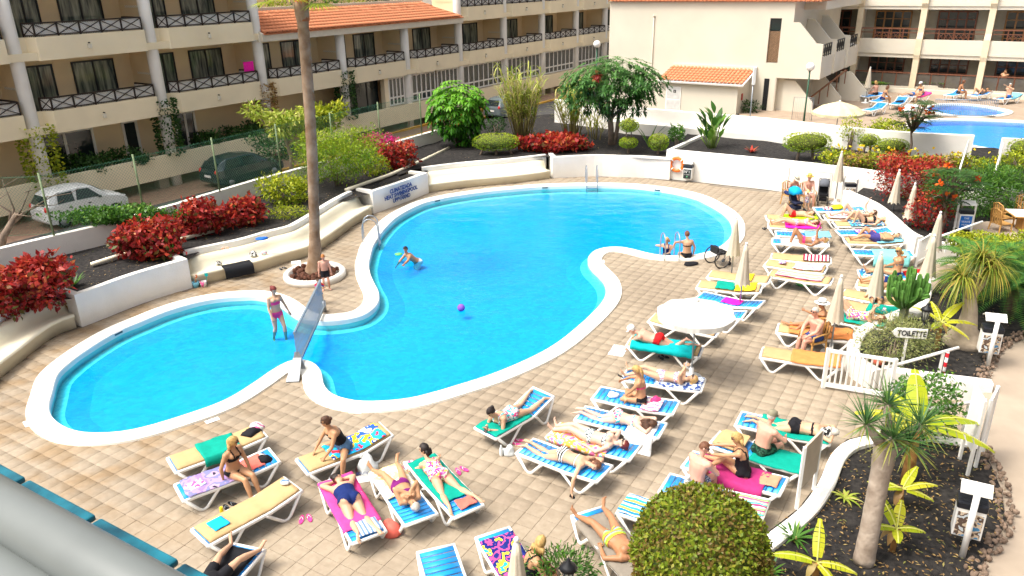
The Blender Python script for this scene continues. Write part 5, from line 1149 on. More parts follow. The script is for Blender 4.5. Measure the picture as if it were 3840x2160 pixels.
P = prop(S(11), 1.08, 0, legs='flat', rise=.24, reach=.66, spread=.22); on(11, 'woman in a teal flowered swimsuit propped on her elbows reading a phone', P, skin='fair', fat=1.1, hair=('bun', 'dark'), suit=[('onepiece', C_FLORT)])
P = lie(S(12), .95, 'down', arms=('head', 'hang'), spread=.08, turn=-1); on(12, 'woman in a black and white striped bikini lying face down', P, skin='fair', hair=('bob', 'auburn'), suit=[('bottom', C_STRB), ('bra', C_STRB)])
on(13, 'red-haired woman in a grey print bikini lying on her back', lie(S(13), .90, 'up', arms=('sides', 'out'), spread=.08), skin='pale', fat=1.08, hair=('bun', 'red'), suit=[('bottom', C_GREY), ('bra', C_GREY)], glasses=True)
on(14, 'woman with long brown hair and a flowered bikini lying face down', lie(S(14), .92, 'down', arms='head', spread=.07), skin='pale', hair=('long', 'brown'), suit=[('bottom', C_FLORT), ('bra', C_FLORT)])
P = sit(S(15), 1.05, 0, -X_ - Y_ * .25, lean=.10, an=[v3(.86, .16, .46), v3(.80, -.14, .46)], kp=[-X_ * .6 - Y_ * 1.2, -X_ * .6 + Y_ * 1.2], wr=[v3(.72, -.14, .52), v3(.62, .02, .82)], toe=[Y_ - X_ * .2, -Y_ - X_ * .2], face=-X_ - Z_ * .45)
on(15, 'girl with a blonde ponytail and pink bikini top sitting cross-legged', P, skin='tan', hair=('pony', 'blonde'), suit=[('bottom', C_BLACK), ('bra', C_PINKN)], k=.94)
on(16, 'woman in a print bikini lying on her back reading a book', lie(S(16), .92, 'up', arms='phone', spread=.16), skin='fair', hair=('bob', 'blonde'), suit=[('bottom', C_BIKP), ('bra', C_BIKP)], glasses=True)
P = prop(S(17), 1.12, 0, rise=.22, reach=.9, spread=.12); P['wr'] = [v3(2.06, -.22, .05), v3(2.0, .28, .05)]; P['nk'] = v3(1.60, 0, S(17)(1.6) + .20); P['head'] = v3(1.78, 0, S(17)(1.6) + .27); P['ep'] = [-Y_ + Z_ * .2 + X_ * .6, Y_ + Z_ * .2 + X_ * .6]; P['an'][0] = v3(.42, -.10, .60)
on(17, 'man in red briefs and a white cap lying face down reading a newspaper', P, skin='pink', sex='m', fat=1.14, hair=('short', 'grey'), suit=[('briefs', C_RED)], hat=('cap', cloth('white_cap', (.80, .80, .78)), None))
on(26, 'woman in a pink bikini with knees up holding a phone overhead', lie(S(26), 1.02, 'up', legs='up', arms=('sides', 'high')), skin='brown', hair=('short', 'blonde'), suit=[('bottom', C_PINKN), ('bra', C_BIKP)], glasses=True, vox=.019)
on(28, 'woman lying flat on a magenta towel with an arm over her face', lie(S(28), .98, 'up', arms=('head', 'sides')), skin='fair', hair=('bob', 'auburn'), suit=[('bottom', C_BIKP), ('bra', C_BIKP)], vox=.019)
on(29, 'man in red trunks lying with knees up on a lime towel', lie(S(29), .98, 'up', legs='up', arms='head'), skin='fair', sex='m', hair=('short', 'brown'), suit=[('briefs', C_RED)], vox=.019)
on(31, 'woman in a dark print bikini lying with one knee up and her phone raised', lie(S(31), 1.05, 'up', legs=('flat', 'up'), arms=('belly', 'high')), skin='pale', hair=('short', 'brown'), suit=[('bottom', C_GREY), ('bra', C_GREY)], glasses=True, vox=.019)
on(32, 'woman in a black bikini lying with knees up by the curved wall', lie(S(32), 1.05, 'up', legs=('up', 'bent'), arms=('sides', 'head')), skin='fair', hair=('short', 'blonde'), suit=[('bottom', C_BLACK), ('bra', C_BLACK)], vox=.019)
on(34, 'man in purple shorts lying on his back with one knee bent', lie(S(34), 1.02, 'up', legs=('flat', 'bent'), arms=('belly', 'out')), skin='tan', sex='m', fat=1.08, hair=('short', 'grey'), suit=[('trunks', cloth('purple_shorts', (.06, .05, .22)))], glasses=True, vox=.019)
P = sit(S(36), 1.05, 0, -X_, lean=-.08, an=[v3(.20, .10, .46), v3(.24, -.12, .46)], kp=[Z_, Z_], toe=[Z_ - X_ * .3, Z_ - X_ * .3], wr=[v3(.72, .20, .56), v3(1.15, -.26, 1.06)], face=-X_ * .7 - Y_ * .7)
on(36, 'blonde woman in sunglasses sitting with a hand behind her head', P, skin='tan', fat=1.15, hair=('bob', 'blonde'), suit=[('bottom', C_NAVY), ('bra', cloth('slate', (.06, .12, .18)))], glasses=True, vox=.019)
on(37, 'person lying behind the cactus with only bare legs and hips showing', lie(S(37), .98, 'up', arms='sides'), skin='tan', sex='m', hair=('short', 'grey'), suit=[('trunks', C_NAVY)], vox=.019)
P = sit(S(38), .95, -.12, -Y_ + X_ * .2, lean=.35, wr=[v3(.80, -.52, .62), v3(1.05, -.50, .62)]); on(38, 'man in blue shorts sitting half hidden by the cactus', P, skin='tan', sex='m', hair=('short', 'dark'), suit=[('trunks', C_BLUSH)], vox=.019)
on(39, 'woman in a flowery dress lying with knees up reading', lie(S(39), 1.02, 'up', legs='up', arms='phone'), skin='fair', hair=('bob', 'auburn'), suit=[('dress', C_FLOR)], vox=.018)
P = sit(S(41), 1.10, 0, -X_, lean=.05, an=[v3(.30, .10, .48), v3(.50, -.14, .48)], kp=[Z_ + X_ * .1, Z_], toe=[-X_ + Z_ * .3, -X_ + Z_ * .3], wr=[v3(.62, .12, .92), v3(1.35, -.32, .52)], face=-X_ + Y_ * .1)
on(41, 'woman with a white sun visor sitting with bent knees on an orange towel', P, skin='brown', hair=('short', 'brown'), suit=[('bottom', C_BLACK), ('bra', T_PEACH)], glasses=True, hat=('brim', cloth('visor_white', (.80, .79, .74)), C_BLACK), vox=.018)
P = lie(S(43), 1.18, 'down', arms='head', spread=.08); on(43, 'woman in a black bikini lying face down with a print scarf over her head', P, skin='fair', fat=1.08, hair=('bob', 'grey'), suit=[('briefs', C_BLACK), ('bra', C_BLACK)])
P = sit(S(44), .98, .02, Y_ + X_ * .5, lean=.22, wr=[v3(1.00, .42, .62), v3(1.32, .36, .66)], face=Y_ + X_ * .6 - Z_ * .3); on(44, 'man with a sunburnt back and a cap sitting away from us', P, skin='pink', sex='m', fat=1.05, hair=('short', 'grey'), suit=[('trunks', C_DKGR)], hat=('cap', cloth('khaki_cap', (.24, .22, .15)), None))
P = sit(S(45), 1.08, .02, -X_ - Y_ * .2, lean=.20, an=[v3(.30, .14, .44), v3(.45, -.22, .44)], kp=[Z_, Z_], toe=[Z_ - X_ * .3, Z_ - X_ * .3], wr=[v3(.52, -.16, .74), v3(.45, .10, .78)], face=-X_ - Y_ * .3 - Z_ * .3)
on(45, 'woman in a black swimsuit with short blonde hair leaning towards the man beside her', P, skin='tan', hair=('bob', 'blonde'), suit=[('onepiece', C_BLACK)], glasses=True)
P = sit(S(46), .55, .12, Y_ + X_ * .4, lean=.22, face=X_ + Y_ * .35 - Z_ * .4, wr=[v3(.60, .48, .60), v3(.82, .46, .62)]); on(46, 'man with short dark hair and plaid trunks sitting with his bare back to us', P, skin='pink', sex='m', fat=1.06, hair=('short', 'auburn'), suit=[('trunks', C_PLAID)], glasses=True)
on(48, 'woman in green striped briefs lying on her back with legs apart', lie(S(48), .98, 'up', arms=('sides', 'out'), spread=.26), skin='brown', fat=1.16, hair=('short', 'brown'), suit=[('briefs', C_GRSTR)])
# ---- upper deck loungers and sunbathers (deck is a metre higher)
UG = 'loungers on the upper terrace'
for i, A, B, lab, bk in ((61, (2170, 280), (2229, 267), 'empty blue lounger nearest the beige umbrella on the upper terrace', 22), (62, (2243, 266), (2278, 250), 'blue lounger with dark clothes on the upper terrace', 22), (63, (2190, 258), (2236, 245), 'lounger under the woman in a purple bikini on the upper terrace', 12), (64, (2168, 244), (2222, 236), 'lounger under the pink-skinned woman by the closed umbrella above', 10),
 (65, (2262, 243), (2342, 240), 'lounger with a pink towel on the upper terrace', 18), (66, (2372, 243), (2432, 230), 'white lounger under the brown woman sitting on the upper terrace', 16), (67, (2432, 243), (2498, 232), 'white lounger under the woman lying with arms up on the upper terrace', 14), (68, (2500, 250), (2568, 242), 'lounger with a turquoise towel at the right edge of the upper terrace', 18), (69, (2262, 285), (2304, 266), 'lounger with a white towel behind the orange-flowered tree', 14), (70, (2128, 240), (2172, 222), 'lounger with bright towels beside the lamp post on the upper terrace', 16)):
 lounger(i, A, B, lab, bk, z0=DECK_Z, group=UG)
towel(65, .9, 1.84, T_PINK, 'pink towel on the upper terrace', .8); towel(68, .8, 1.84, T_LBLUE, 'turquoise towel at the right edge of the upper terrace', .8); towel(69, .1, 1.8, T_WHITE, 'white towel behind the orange-flowered tree', .74); towel(70, .2, 1.7, T_YEL, 'yellow towel beside the lamp post on the upper terrace', .66); towel(62, .8, 1.3, T_BLACK, 'dark clothes on a blue lounger of the upper terrace', .4, amp=.03, name='clothes_pile', cat='clothes')
VX = dict(vox=.026)
on(63, 'woman in a purple bikini seated sideways on the upper terrace', sit(S(63), 1.1, -.1, -Y_ + X_ * .7, lean=.3), skin='tan', hair=('bob', 'auburn'), suit=[('bottom', C_NAVY), ('bra', C_NAVY)], **VX)
on(64, 'blonde woman with a sunburnt back seated by the closed umbrella above', sit(S(64), 1.2, 0, X_ * .2 + Y_, lean=.1), skin='pink', hair=('bob', 'blonde'), suit=[('bottom', C_BLACK)], **VX)
on(65, 'person lying on the lounger with the pink towel on the upper terrace', lie(S(65), .75, 'up'), skin='fair', sex='m', hair=('short', 'brown'), suit=[('briefs', C_BLUE)], **VX)
P = sit(S(65), 1.25, -.1, -X_ - Y_ * .3, lean=.25); on(65, 'woman with a white cap seated on the upper terrace', P, skin='tan', hair=('short', 'brown'), suit=[('bottom', C_BLUE), ('bra', C_BLUE)], hat=('cap', cloth('white_cap', (.8, .8, .78)), None), **VX)
on(66, 'dark-haired woman seated sideways on the upper terrace', sit(S(66), 1.2, -.1, -Y_ + X_ * .5, lean=.25), skin='brown', hair=('bob', 'auburn'), suit=[('bottom', C_BLACK)], **VX)
on(67, 'woman lying with an arm raised over her face on the upper terrace', lie(S(67), 1.0, 'up', legs='bent', arms='head'), skin='tan', hair=('bob', 'blonde'), suit=[('bottom', C_BLACK), ('bra', C_BLACK)], **VX)
P = sit(S(68), .9, -.05, -X_ - Y_ * .2, lean=-.05, an=[v3(.1, .1, .42), v3(.3, -.3, .2)]); P['wr'] = [v3(.45, .1, 1.2), v3(1.0, -.25, .45)]; P['ep'] = [Y_, -Y_]
on(68, 'white-haired man in blue trunks pointing on the upper terrace', P, skin='fair', sex='m', hair=('short', 'grey'), suit=[('trunks', C_BLUE)], **VX)
Pm = stand(facing=-E1, bend=.25); Pm['wr'] = [v3(.35, -.38, 1.15) if False else RBp(0, .1) * 0 + (-E1 * .38 - E2 * .3 + Z_ * 1.18), -E1 * .25 + E2 * .05 + Z_ * 1.5]
person('bare-chested man leaning on the glass rail of the upper building', Matrix.Translation(RBp(9.55, -.42, 1.05)), Pm, skin='tan', sex='m', hair=('short', 'brown'), suit=[('trunks', C_BLACK)], **VX)
# ---- swimmers and others
def stand_at(label, px, z, face, P, **kw):
 p = D(*px, z); return person(label, Matrix.Translation(p) @ Matrix.Rotation(math.atan2(face.y, face.x) - math.pi / 2, 4, 'Z'), P, **kw)
stand_at('boy with ginger hair and black swim shorts standing by the palm planter', (822, 729), .012, v3(.35, -1, 0), stand(.70, face=Y_ - Z_ * .5), skin='pink', sex='m', k=.70, hair=('short', 'ginger'), suit=[('trunks', C_BLACK)], vox=.016)
P = stand(.48); P['wr'] = [v3(-.14, .20, .52), v3(.14, .20, .52)]
stand_at('toddler in a red and blue swimsuit behind the barrier end', (806, 765), .012, v3(.8, -.4, 0), P, skin='fair', sex='m', k=.48, hair=('short', 'brown'), suit=[('shirt', pattern('red_blue_suit', [(.60, .02, .03), (.02, .06, .40)], 'mix', 6)), ('trunks', C_BLUE)], vox=.014)
stand_at('woman in a pink bikini wading in the small pool', (705, 858), -.44, v3(.55, -.6, 0), stand(1.0, step=.16, stride=.14, face=Y_ * .8 - X_ * .2 - Z_ * .25, wr=[v3(-.34, .10, .86), v3(.22, .18, .88)]), skin='fair', hair=('bun', 'red'), suit=[('bottom', C_PINKN), ('bra', C_PINKN)], glasses=False)
P = stand(1.0, bend=.8); P['wr'] = [v3(-.62, .75, 1.10), v3(.20, .72, .82)]; P['ep'] = [-Y_ - Z_ * .3, X_ - Y_ * .2]; P['face'] = v3(-.7, .7, -.1)
_sw = D(1050, 655, WATER_Z); person('man with dark beard standing waist deep and reaching over the water', Matrix.Translation((_sw.x, _sw.y, -1.06)) @ Matrix.Rotation(math.atan2(-.5, -1) - math.pi / 2, 4, 'Z'), P, skin='tan', sex='m', hair=('short', 'dark'), suit=[('trunks', T_WHITE)])
P = sit(lambda x: .06, 0, 0, Y_, lean=.05, an=[v3(-.12, .36, -.36), v3(.14, .38, -.36)], kp=[Y_ + Z_, Y_ + Z_], wr=[v3(-.48, .10, .42), v3(.26, .06, .12)], ep=[-X_ - Z_ * .2, X_]); _e = D(1727, 646, .06)
person('woman in a black bikini seen from behind sitting on the pool edge', Matrix.Translation((_e.x, _e.y, 0)) @ Matrix.Rotation(R(8), 4, 'Z'), P, skin='fair', hair=('bun', 'auburn'), suit=[('bottom', C_BLACK), ('bra', C_BLACK)], fat=1.04)
P = stand(.9, bend=.1); P['wr'] = [v3(-.05, .30, 1.0), v3(.12, .22, 1.22)]; P['face'] = Y_ - Z_ * .2; _e = D(1683, 640, 0)
person('elderly swimmer holding the pool edge beside the sitting woman', Matrix.Translation((_e.x - .02, _e.y + .30, -.98)) @ Matrix.Rotation(R(-205), 4, 'Z'), P, skin='fair', hair=('bob', 'blonde'), suit=[('onepiece', C_NAVY)], k=.9)
# ================================================================== plants
class LB:
 """collects leaf quads"""
 def __init__(s): s.V = []; s.F = []; s.r = []; s.n = 0
 def quads(s, base, d, nrm, ln, wd, rnd):
  base = np.asarray(base, float); d = np.asarray(d, float); d /= np.linalg.norm(d, axis=1)[:, None] + 1e-9
  side = np.cross(d, nrm); side /= np.linalg.norm(side, axis=1)[:, None] + 1e-9; up = np.cross(side, d)
  k = len(base); ln = np.broadcast_to(ln, (k,))[:, None]; wd = np.broadcast_to(wd, (k,))[:, None]
  mid = base + d * ln * .5 + up * ln * .06
  V = np.stack([base, mid + side * wd * .5, base + d * ln - up * ln * .08, mid - side * wd * .5], 1).reshape(-1, 3)
  s.V.append(V); s.F.append(np.arange(4 * k).reshape(-1, 4) + s.n); s.n += 4 * k; s.r.append(np.broadcast_to(rnd, (k,)).copy())
 def strip(s, base, d, ln, wd, droop=.5, n=5, rnd=.5, taper=1.6, side=None, wmax=.4, fold=0.0):
  """one long arching leaf; wmax = where it is widest"""
  p = Vector(base); d = Vector(d).normalized(); sd = Vector(side) if side is not None else d.cross(Vector((0, 0, 1)))
  if sd.length < 1e-3: sd = Vector((1, 0, 0))
  sd.normalize(); V = []
  for i in range(n + 1):
   t = i / n; w = wd * (math.sin(math.pi * min(1, (t + .04) ** .6 if wmax < .5 else t + .02)) ** .7 if taper else 1) * .5
   w = wd * .5 * max(.06, (1 - abs((t - wmax) / (wmax if t < wmax else 1 - wmax)) ** taper))
   u = sd.cross(d); V += [p + sd * w + u * w * fold, p - sd * w + u * w * fold]
   p = p + d * (ln / n); d = (d + Vector((0, 0, -1)) * droop / n).normalized()
  s.V.append(np.array([tuple(v) for v in V])); F = [(2 * i, 2 * i + 1, 2 * i + 3, 2 * i + 2) for i in range(n)]
  s.F.append(np.array(F) + s.n); s.n += len(V); s.r.append(np.full(n, rnd))
 def mesh(s, name, m): return npmesh(name, np.concatenate(s.V), np.concatenate(s.F), np.concatenate(s.r), [m])
def rdir(n, up=0.0):
 v = RNG.normal(size=(n, 3)); v /= np.linalg.norm(v, axis=1)[:, None]; v[:, 2] += up; return v / np.linalg.norm(v, axis=1)[:, None]
def lump(v, f, seed): return np.array([noise.noise(Vector((a * f + seed, b * f, c * f))) for a, b, c in v])
G_ = lambda *c: c
LEAF = {
 'red': leafmat('leaf_copper', [(.10, .13, .02), (.20, .014, .018), (.38, .025, .022), (.50, .065, .026), (.56, .19, .05)]),
 'green': leafmat('leaf_green', [(.020, .07, .010), (.05, .15, .018), (.10, .24, .03), (.20, .36, .04)]),
 'dark': leafmat('leaf_dark', [(.010, .035, .009), (.022, .075, .014), (.045, .125, .02), (.09, .19, .04)]),
 'lime': leafmat('leaf_lime', [(.10, .17, .008), (.24, .32, .012), (.42, .46, .02), (.58, .56, .05)]),
 'topiary': leafmat('leaf_topiary', [(.09, .19, .01), (.20, .33, .014), (.34, .44, .02), (.48, .52, .05)]),
 'ball': leafmat('leaf_ball', [(.05, .09, .008), (.20, .12, .03), (.12, .19, .012), (.24, .31, .02), (.34, .30, .04)]),
 'grey': leafmat('leaf_grey', [(.12, .17, .05), (.24, .28, .09), (.36, .38, .14), (.46, .46, .20)]),
 'banana': leafmat('leaf_banana', [(.24, .36, .01), (.40, .48, .015), (.58, .58, .03), (.66, .58, .05)], transl=.4),
 'reed': leafmat('leaf_reed', [(.16, .26, .02), (.32, .42, .04), (.52, .56, .10), (.60, .54, .20)]),
 'mango': leafmat('leaf_mango', [(.018, .07, .014), (.05, .15, .03), (.10, .24, .05), (.20, .34, .10)]),
 'scheff': leafmat('leaf_schefflera', [(.02, .10, .008), (.06, .22, .012), (.14, .38, .02), (.26, .50, .05)]),
 'dry': leafmat('leaf_dry', [(.16, .085, .03), (.34, .20, .07), (.50, .34, .14), (.14, .18, .03)]),
 'pink': leafmat('petal_pink', [(.45, .01, .12), (.70, .015, .22), (.75, .10, .35)]), 'orange': leafmat('petal_orange', [(.65, .06, .01), (.78, .16, .015)]), 'yellow': leafmat('petal_yellow', [(.78, .50, .01), (.82, .62, .03)]),
 'pony': leafmat('leaf_ponytail', [(.05, .10, .01), (.16, .24, .02), (.36, .38, .05), (.48, .34, .08)]), 'cycad': leafmat('leaf_cycad', [(.02, .09, .02), (.05, .17, .03), (.10, .26, .04), (.30, .36, .05)]),
 'dragon': leafmat('leaf_dragon', [(.03, .09, .03), (.07, .18, .05), (.15, .28, .07), (.36, .34, .06)])}
BARK = mat('bark_grey', (.20, .15, .11), .9, .35, 5, .8, 14); BARKD = mat('bark_dark', (.09, .06, .045), .9, .35, 6, .8, 14)
def stems(mb, base, top, n=5, r=.03, spread=.4, seed=0):
 rr = random.Random(seed); base = Vector(base)
 for i in range(n):
  a = rr.uniform(0, 6.28); h = (Vector(top) - base); t = base + h * rr.uniform(.6, .9) + Vector((math.cos(a), math.sin(a), 0)) * spread * rr.uniform(.4, 1)
  m_ = base.lerp(t, .5) + Vector((rr.uniform(-.1, .1), rr.uniform(-.1, .1), 0)) * spread
  mb.tube([base + Vector((math.cos(a), math.sin(a), 0)) * r, m_, t], [r, r * .7, r * .3], 6)
def crown(lb, c, rad, n, ln, wd, seed=0, shell=.55, lumpf=2.2, lumpa=.28, outward=.5, flat=.0, tone=0.0, zcut=None):
 d = rdir(n); q = 1 + lumpa * lump(d, lumpf, seed) + .12 * lump(d, lumpf * 2.6, seed + 9)
 r = (shell + (1 - shell) * RNG.random(n) ** .6) * q; P = d * r[:, None] * np.array(rad)
 if zcut is not None: P[:, 2] = np.maximum(P[:, 2], zcut)
 dv = d * outward + rdir(n) * (1 - outward * .5); dv[:, 2] -= flat
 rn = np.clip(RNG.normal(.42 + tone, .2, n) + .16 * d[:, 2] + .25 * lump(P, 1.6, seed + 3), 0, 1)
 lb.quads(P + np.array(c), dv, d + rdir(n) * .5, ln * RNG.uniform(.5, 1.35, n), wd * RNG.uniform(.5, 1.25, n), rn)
def bush(name, label, cat, base, rad, n, leaf, ln=.09, wd=.06, stem=None, lift=0.0, seed=0, group=None, shell=.45, lumpa=.5, outward=.5, parts=1, zc=None):
 """thing > foliage, stem; base is the ground point, rad the crown radii"""
 t = thing(name, label, cat, base, 0, group); lb = LB(); rr = random.Random(seed)
 c = (0, 0, rad[2] * .85 + lift); crown(lb, c, rad, n, ln, wd, seed, shell, lumpa=lumpa, outward=outward, zcut=-rad[2] * .85 if zc is None else zc)
 for _ in range(parts - 1):
  a = rr.uniform(0, 6.28); f = rr.uniform(.45, .7); crown(lb, (c[0] + math.cos(a) * rad[0] * .7, c[1] + math.sin(a) * rad[1] * .7, c[2] + rr.uniform(-.2, .75) * rad[2]), [q * f for q in rad], n // 4, ln, wd, seed + _, shell, lumpa=lumpa, outward=outward)
 obj('foliage', lb.mesh('foliage', LEAF[leaf]), None, t); mb = MB(); stems(mb, (0, 0, -.05), (0, 0, c[2] + rad[2] * .3), 5, .03 if lift < .2 else .05, rad[0] * .5, seed); obj('stem', mb, BARK, t); return t
RS = 'red copperleaf shrubs'
bush('red_shrub', 'big dark red shrub hanging over the leftmost bench', 'shrub', D(70, 768, SOILZ), (1.12, .85, .66), 1900, 'red', .20, .13, seed=1, group=RS, parts=4)
bush('red_shrub', 'dark red shrub cut by the left edge above the bench', 'shrub', D(-30, 800, SOILZ), (1.0, .8, .7), 1300, 'red', .20, .13, seed=11, group=RS, parts=3)
bush('red_shrub', 'red shrub with bare stems in front of the ivy', 'shrub', D(372, 645, SOILZ), (0.95, .7, .62), 1400, 'red', .20, .13, seed=2, group=RS, parts=4)
bush('red_shrub', 'tall red shrub in the middle of the left bed', 'shrub', D(505, 590, SOILZ), (.76, .62, .70), 1250, 'red', .20, .13, seed=3, group=RS, parts=4)
bush('red_shrub', 'red shrub left of the yellow-green bush near the palm', 'shrub', D(615, 565, SOILZ), (.72, .62, .55), 1050, 'red', .19, .12, seed=4, group=RS, parts=3)
bush('red_shrub', 'red shrub above the blue lettering', 'shrub', D(1003, 425, SOILZ), (.75, .7, .62), 1000, 'red', .18, .12, seed=5, group=RS, parts=3)
bush('red_ground_plant', 'row of low red leafy plants under the mango tree', 'shrub', D(1398, 378, CG_Z), (1.75, .75, .42), 1900, 'red', .22, .16, seed=6, parts=4)
bush('red_shrub', 'large dusty red shrub at the right below the upper terrace', 'shrub', D(2285, 498, .7), (1.45, 1.1, .95), 2600, 'red', .12, .08, seed=7, group=RS, parts=4)
bush('red_shrub', 'red shrub beside the orange-flowered tree', 'shrub', D(2330, 575, .7), (.75, .6, .8), 900, 'red', .12, .08, seed=71, group=RS, parts=2)
bush('ivy_hedge', 'green ivy hedge trailing over the street wall beside the white car', 'hedge', D(300, 560, 1.52), (2.2, .45, .33), 1900, 'green', .13, .10, seed=8, parts=3)
bush('yellow_shrub', 'yellow-green shrub just left of the palm trunk', 'shrub', D(722, 512, SOILZ), (.95, .8, .62), 1300, 'lime', .15, .08, seed=12, parts=3)
bush('low_juniper', 'low spreading yellow-green juniper beneath the yellow-green shrub', 'shrub', D(725, 545, SOILZ), (.85, .6, .22), 800, 'lime', .13, .03, seed=13)
bush('feathery_shrub', 'big feathery light green shrub right of the palm trunk', 'shrub', D(850, 468, SOILZ), (1.75, 1.35, 1.15), 4200, 'topiary', .16, .04, seed=14, parts=5, lift=.35)
bush('yellow_shrub', 'small yellow-green shrub beside the red shrub above the lettering', 'shrub', D(945, 440, SOILZ), (.7, .6, .5), 700, 'lime', .13, .07, seed=15)
bush('bougainvillea', 'bright pink bougainvillea on the street wall', 'shrub', D(962, 385, 1.3), (.95, .5, .5), 1100, 'pink', .10, .09, seed=16, parts=3)
bush('green_shrub', 'dark green shrub behind the fence left of the palm', 'shrub', D(700, 400, 1.2), (1.1, .8, .6), 900, 'dark', .14, .09, seed=17, parts=3)
for i, (x, y, lab) in enumerate(((735, 400, 'gnarled small tree with yellow-green leaves left of the palm trunk'), (800, 385, 'small tree with dull yellow leaves behind the palm trunk'))):
 p = D(x, y + 42, SOILZ); t = thing('small_tree', lab, 'tree', p); mb = MB(); mb.tube([(0, 0, 0), (.05, .05, .9), (-.12, .1, 1.7), (-.3, .1, 2.5)], [.13, .10, .09, .05], 8); mb.tube([(-.05, .07, 1.4), (.5, .1, 2.1), (.9, .2, 2.6)], [.07, .05, .03], 6); mb.tube([(-.12, .1, 1.7), (-.8, -.1, 2.3), (-1.1, -.1, 2.7)], [.07, .05, .03], 6); obj('trunk', mb, BARK, t)
 lb = LB()
 for k in range(9): crown(lb, (random.uniform(-1.3, 1.2), random.uniform(-.6, .6), 2.5 + random.uniform(-.5, .6)), (.55, .5, .35), 170, .26, .10, k, .4, flat=.5)
 obj('crown', lb.mesh('crown', LEAF['reed' if i == 0 else 'lime']), None, t)
# hedge strip and creepers by the building
for i, (s, d, z, r) in enumerate(((-9.6, -.5, 1.25, .9), (-4.0, -.4, 1.3, 1.0), (-2.2, -.4, 1.3, 1.05), (2.2, -.4, 1.3, .7), (4.3, -.4, 1.3, 1.0), (5.6, -.3, 1.3, .8), (9.6, -.5, 1.2, .9), (10.8, -.4, 1.2, .8))):
 bush('planter_bush', ['dark bush in the building planter at the left edge', 'dark bush below the second balcony', 'dark round bush left of the creeper column', 'small dark bush right of the creeper column', 'dark bush below the towel balcony', 'dark bush by the third column', 'dark bush behind the fence and the palm', 'dark bush left of the second creeper'][i], 'bush', FB(s, d, z), (r, .55, .45), 900, 'dark', .15, .10, seed=20 + i, parts=3, group='bushes in the building planter')
for i, (s, z0, z1, lab, lf) in enumerate(((-5.95, 1.0, 3.9, 'thin yellow-green creeper climbing the left white column', 'lime'), (0, 1.5, 4.15, 'dense green creeper round the second white column', 'dark'), (5.95, 1.8, 4.2, 'dry brown creeper round the third white column', 'dry'), (11.8, 1.4, 4.2, 'green creeper round the fourth white column', 'dark'))):
 t = thing('creeper', lab, 'creeper', FB(s, .05, z0)); lb = LB(); n = 1100; a = RNG.random(n) * 6.28; z = RNG.random(n) * (z1 - z0); rr = (.36 if i else .5) + .22 * RNG.random(n); P = np.stack([np.cos(a) * rr, np.sin(a) * rr, z], 1)
 lb.quads(P, np.stack([np.cos(a), np.sin(a), -.3 + 0 * a], 1) + rdir(n) * .7, rdir(n), .15, .11, np.clip(RNG.normal(.45, .25, n), 0, 1)); obj('foliage', lb.mesh('foliage', LEAF[lf]), None, t)
 mb = MB(); mb.tube([(.3, 0, 0), (-.1, .32, (z1 - z0) * .4), (.2, .3, z1 - z0 - .2)], .025, 6); obj('stem', mb, BARK, t)
# far terrace plants behind the tiled wing
for i in range(7):
 bush('terrace_plant', '%s green plant from the left on the roof terrace above the tiles' % ('first', 'second', 'third', 'fourth', 'fifth', 'sixth', 'last')[i], 'plant', FB(8.2 + i * 2.1, -3.2, 7.25), (.75, .5, .55), 260, ('green', 'lime', 'dark')[i % 3], .22, .10, seed=30 + i, group='plants on the roof terrace')
# ---- topiary and hedges
def topi(name, label, p, rad, n, leaf='topiary', lift=.3, trunks=1, ln=.055, seed=0, group='clipped topiary shrubs'):
 t = thing(name, label, 'topiary', p, 0, group); lb = LB(); v = rdir(n); q = np.abs(v) ** .72 * np.sign(v); q /= np.linalg.norm(q, axis=1)[:, None] ** .55; q = q * (1 + .05 * lump(v, 3, seed))[:, None]
 P = q * np.array(rad) * RNG.uniform(.93, 1.03, n)[:, None] + np.array([0, 0, lift + rad[2]])
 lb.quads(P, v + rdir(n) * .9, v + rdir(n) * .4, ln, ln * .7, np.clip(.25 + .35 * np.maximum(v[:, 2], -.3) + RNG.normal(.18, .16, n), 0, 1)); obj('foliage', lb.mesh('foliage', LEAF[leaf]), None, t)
 mb = MB(); mb.ell((0, 0, lift + rad[2]), [r * .86 for r in rad], 14, 9, 0); obj('inner_twigs', mb, mat('twig_core', (.09, .11, .02), .95, .4, 8), t)
 for k in range(trunks): m2 = MB(); x = (k - (trunks - 1) / 2) * rad[0] * .7; m2.tube([(x, 0, -.08), (x * .9, .02, lift * .5), (x * .7, 0, lift + rad[2] * .5)], [.07, .06, .05], 7); obj('trunk', m2, BARK, t)
 return t
topi('topiary_bush', 'long clipped green topiary left of the red plants', D(1248, 388, CG_Z), (1.15, .65, .40), 2300, lift=.22, trunks=3, seed=1)
topi('topiary_ball', 'single clipped topiary ball right of the mango tree', D(1655, 388, CG_Z), (.48, .46, .38), 1300, lift=.22, seed=2)
t2 = topi('two_tier_topiary', 'two-tier clipped topiary beside the mango trunk', D(1580, 386, CG_Z), (.44, .42, .24), 1100, lift=.30, seed=3); lb = LB(); v = rdir(1100); lb.quads(v * np.array([.46, .44, .30]) + np.array([0, 0, 1.38]), v + rdir(1100) * .9, v, .055, .04, np.clip(.3 + .35 * v[:, 2] + RNG.normal(.2, .15, 1100), 0, 1)); obj('upper_foliage', lb.mesh('upper_foliage', LEAF['topiary']), None, t2)
mb = MB(); mb.ell((0, 0, 1.38), (.40, .38, .26)); obj('inner_twigs', mb, MATS['twig_core'], t2); mb = MB()
for s in (-.1, .1): mb.tube([(s, 0, .6), (s * 1.4, 0, 1.3)], .035, 6)
obj('upper_stem', mb, BARK, t2)
topi('topiary_bush', 'wide clipped topiary on two trunks on the white retaining wall', D(2025, 402, RB_Z), (1.05, .6, .42), 2400, lift=.38, trunks=2, seed=4)
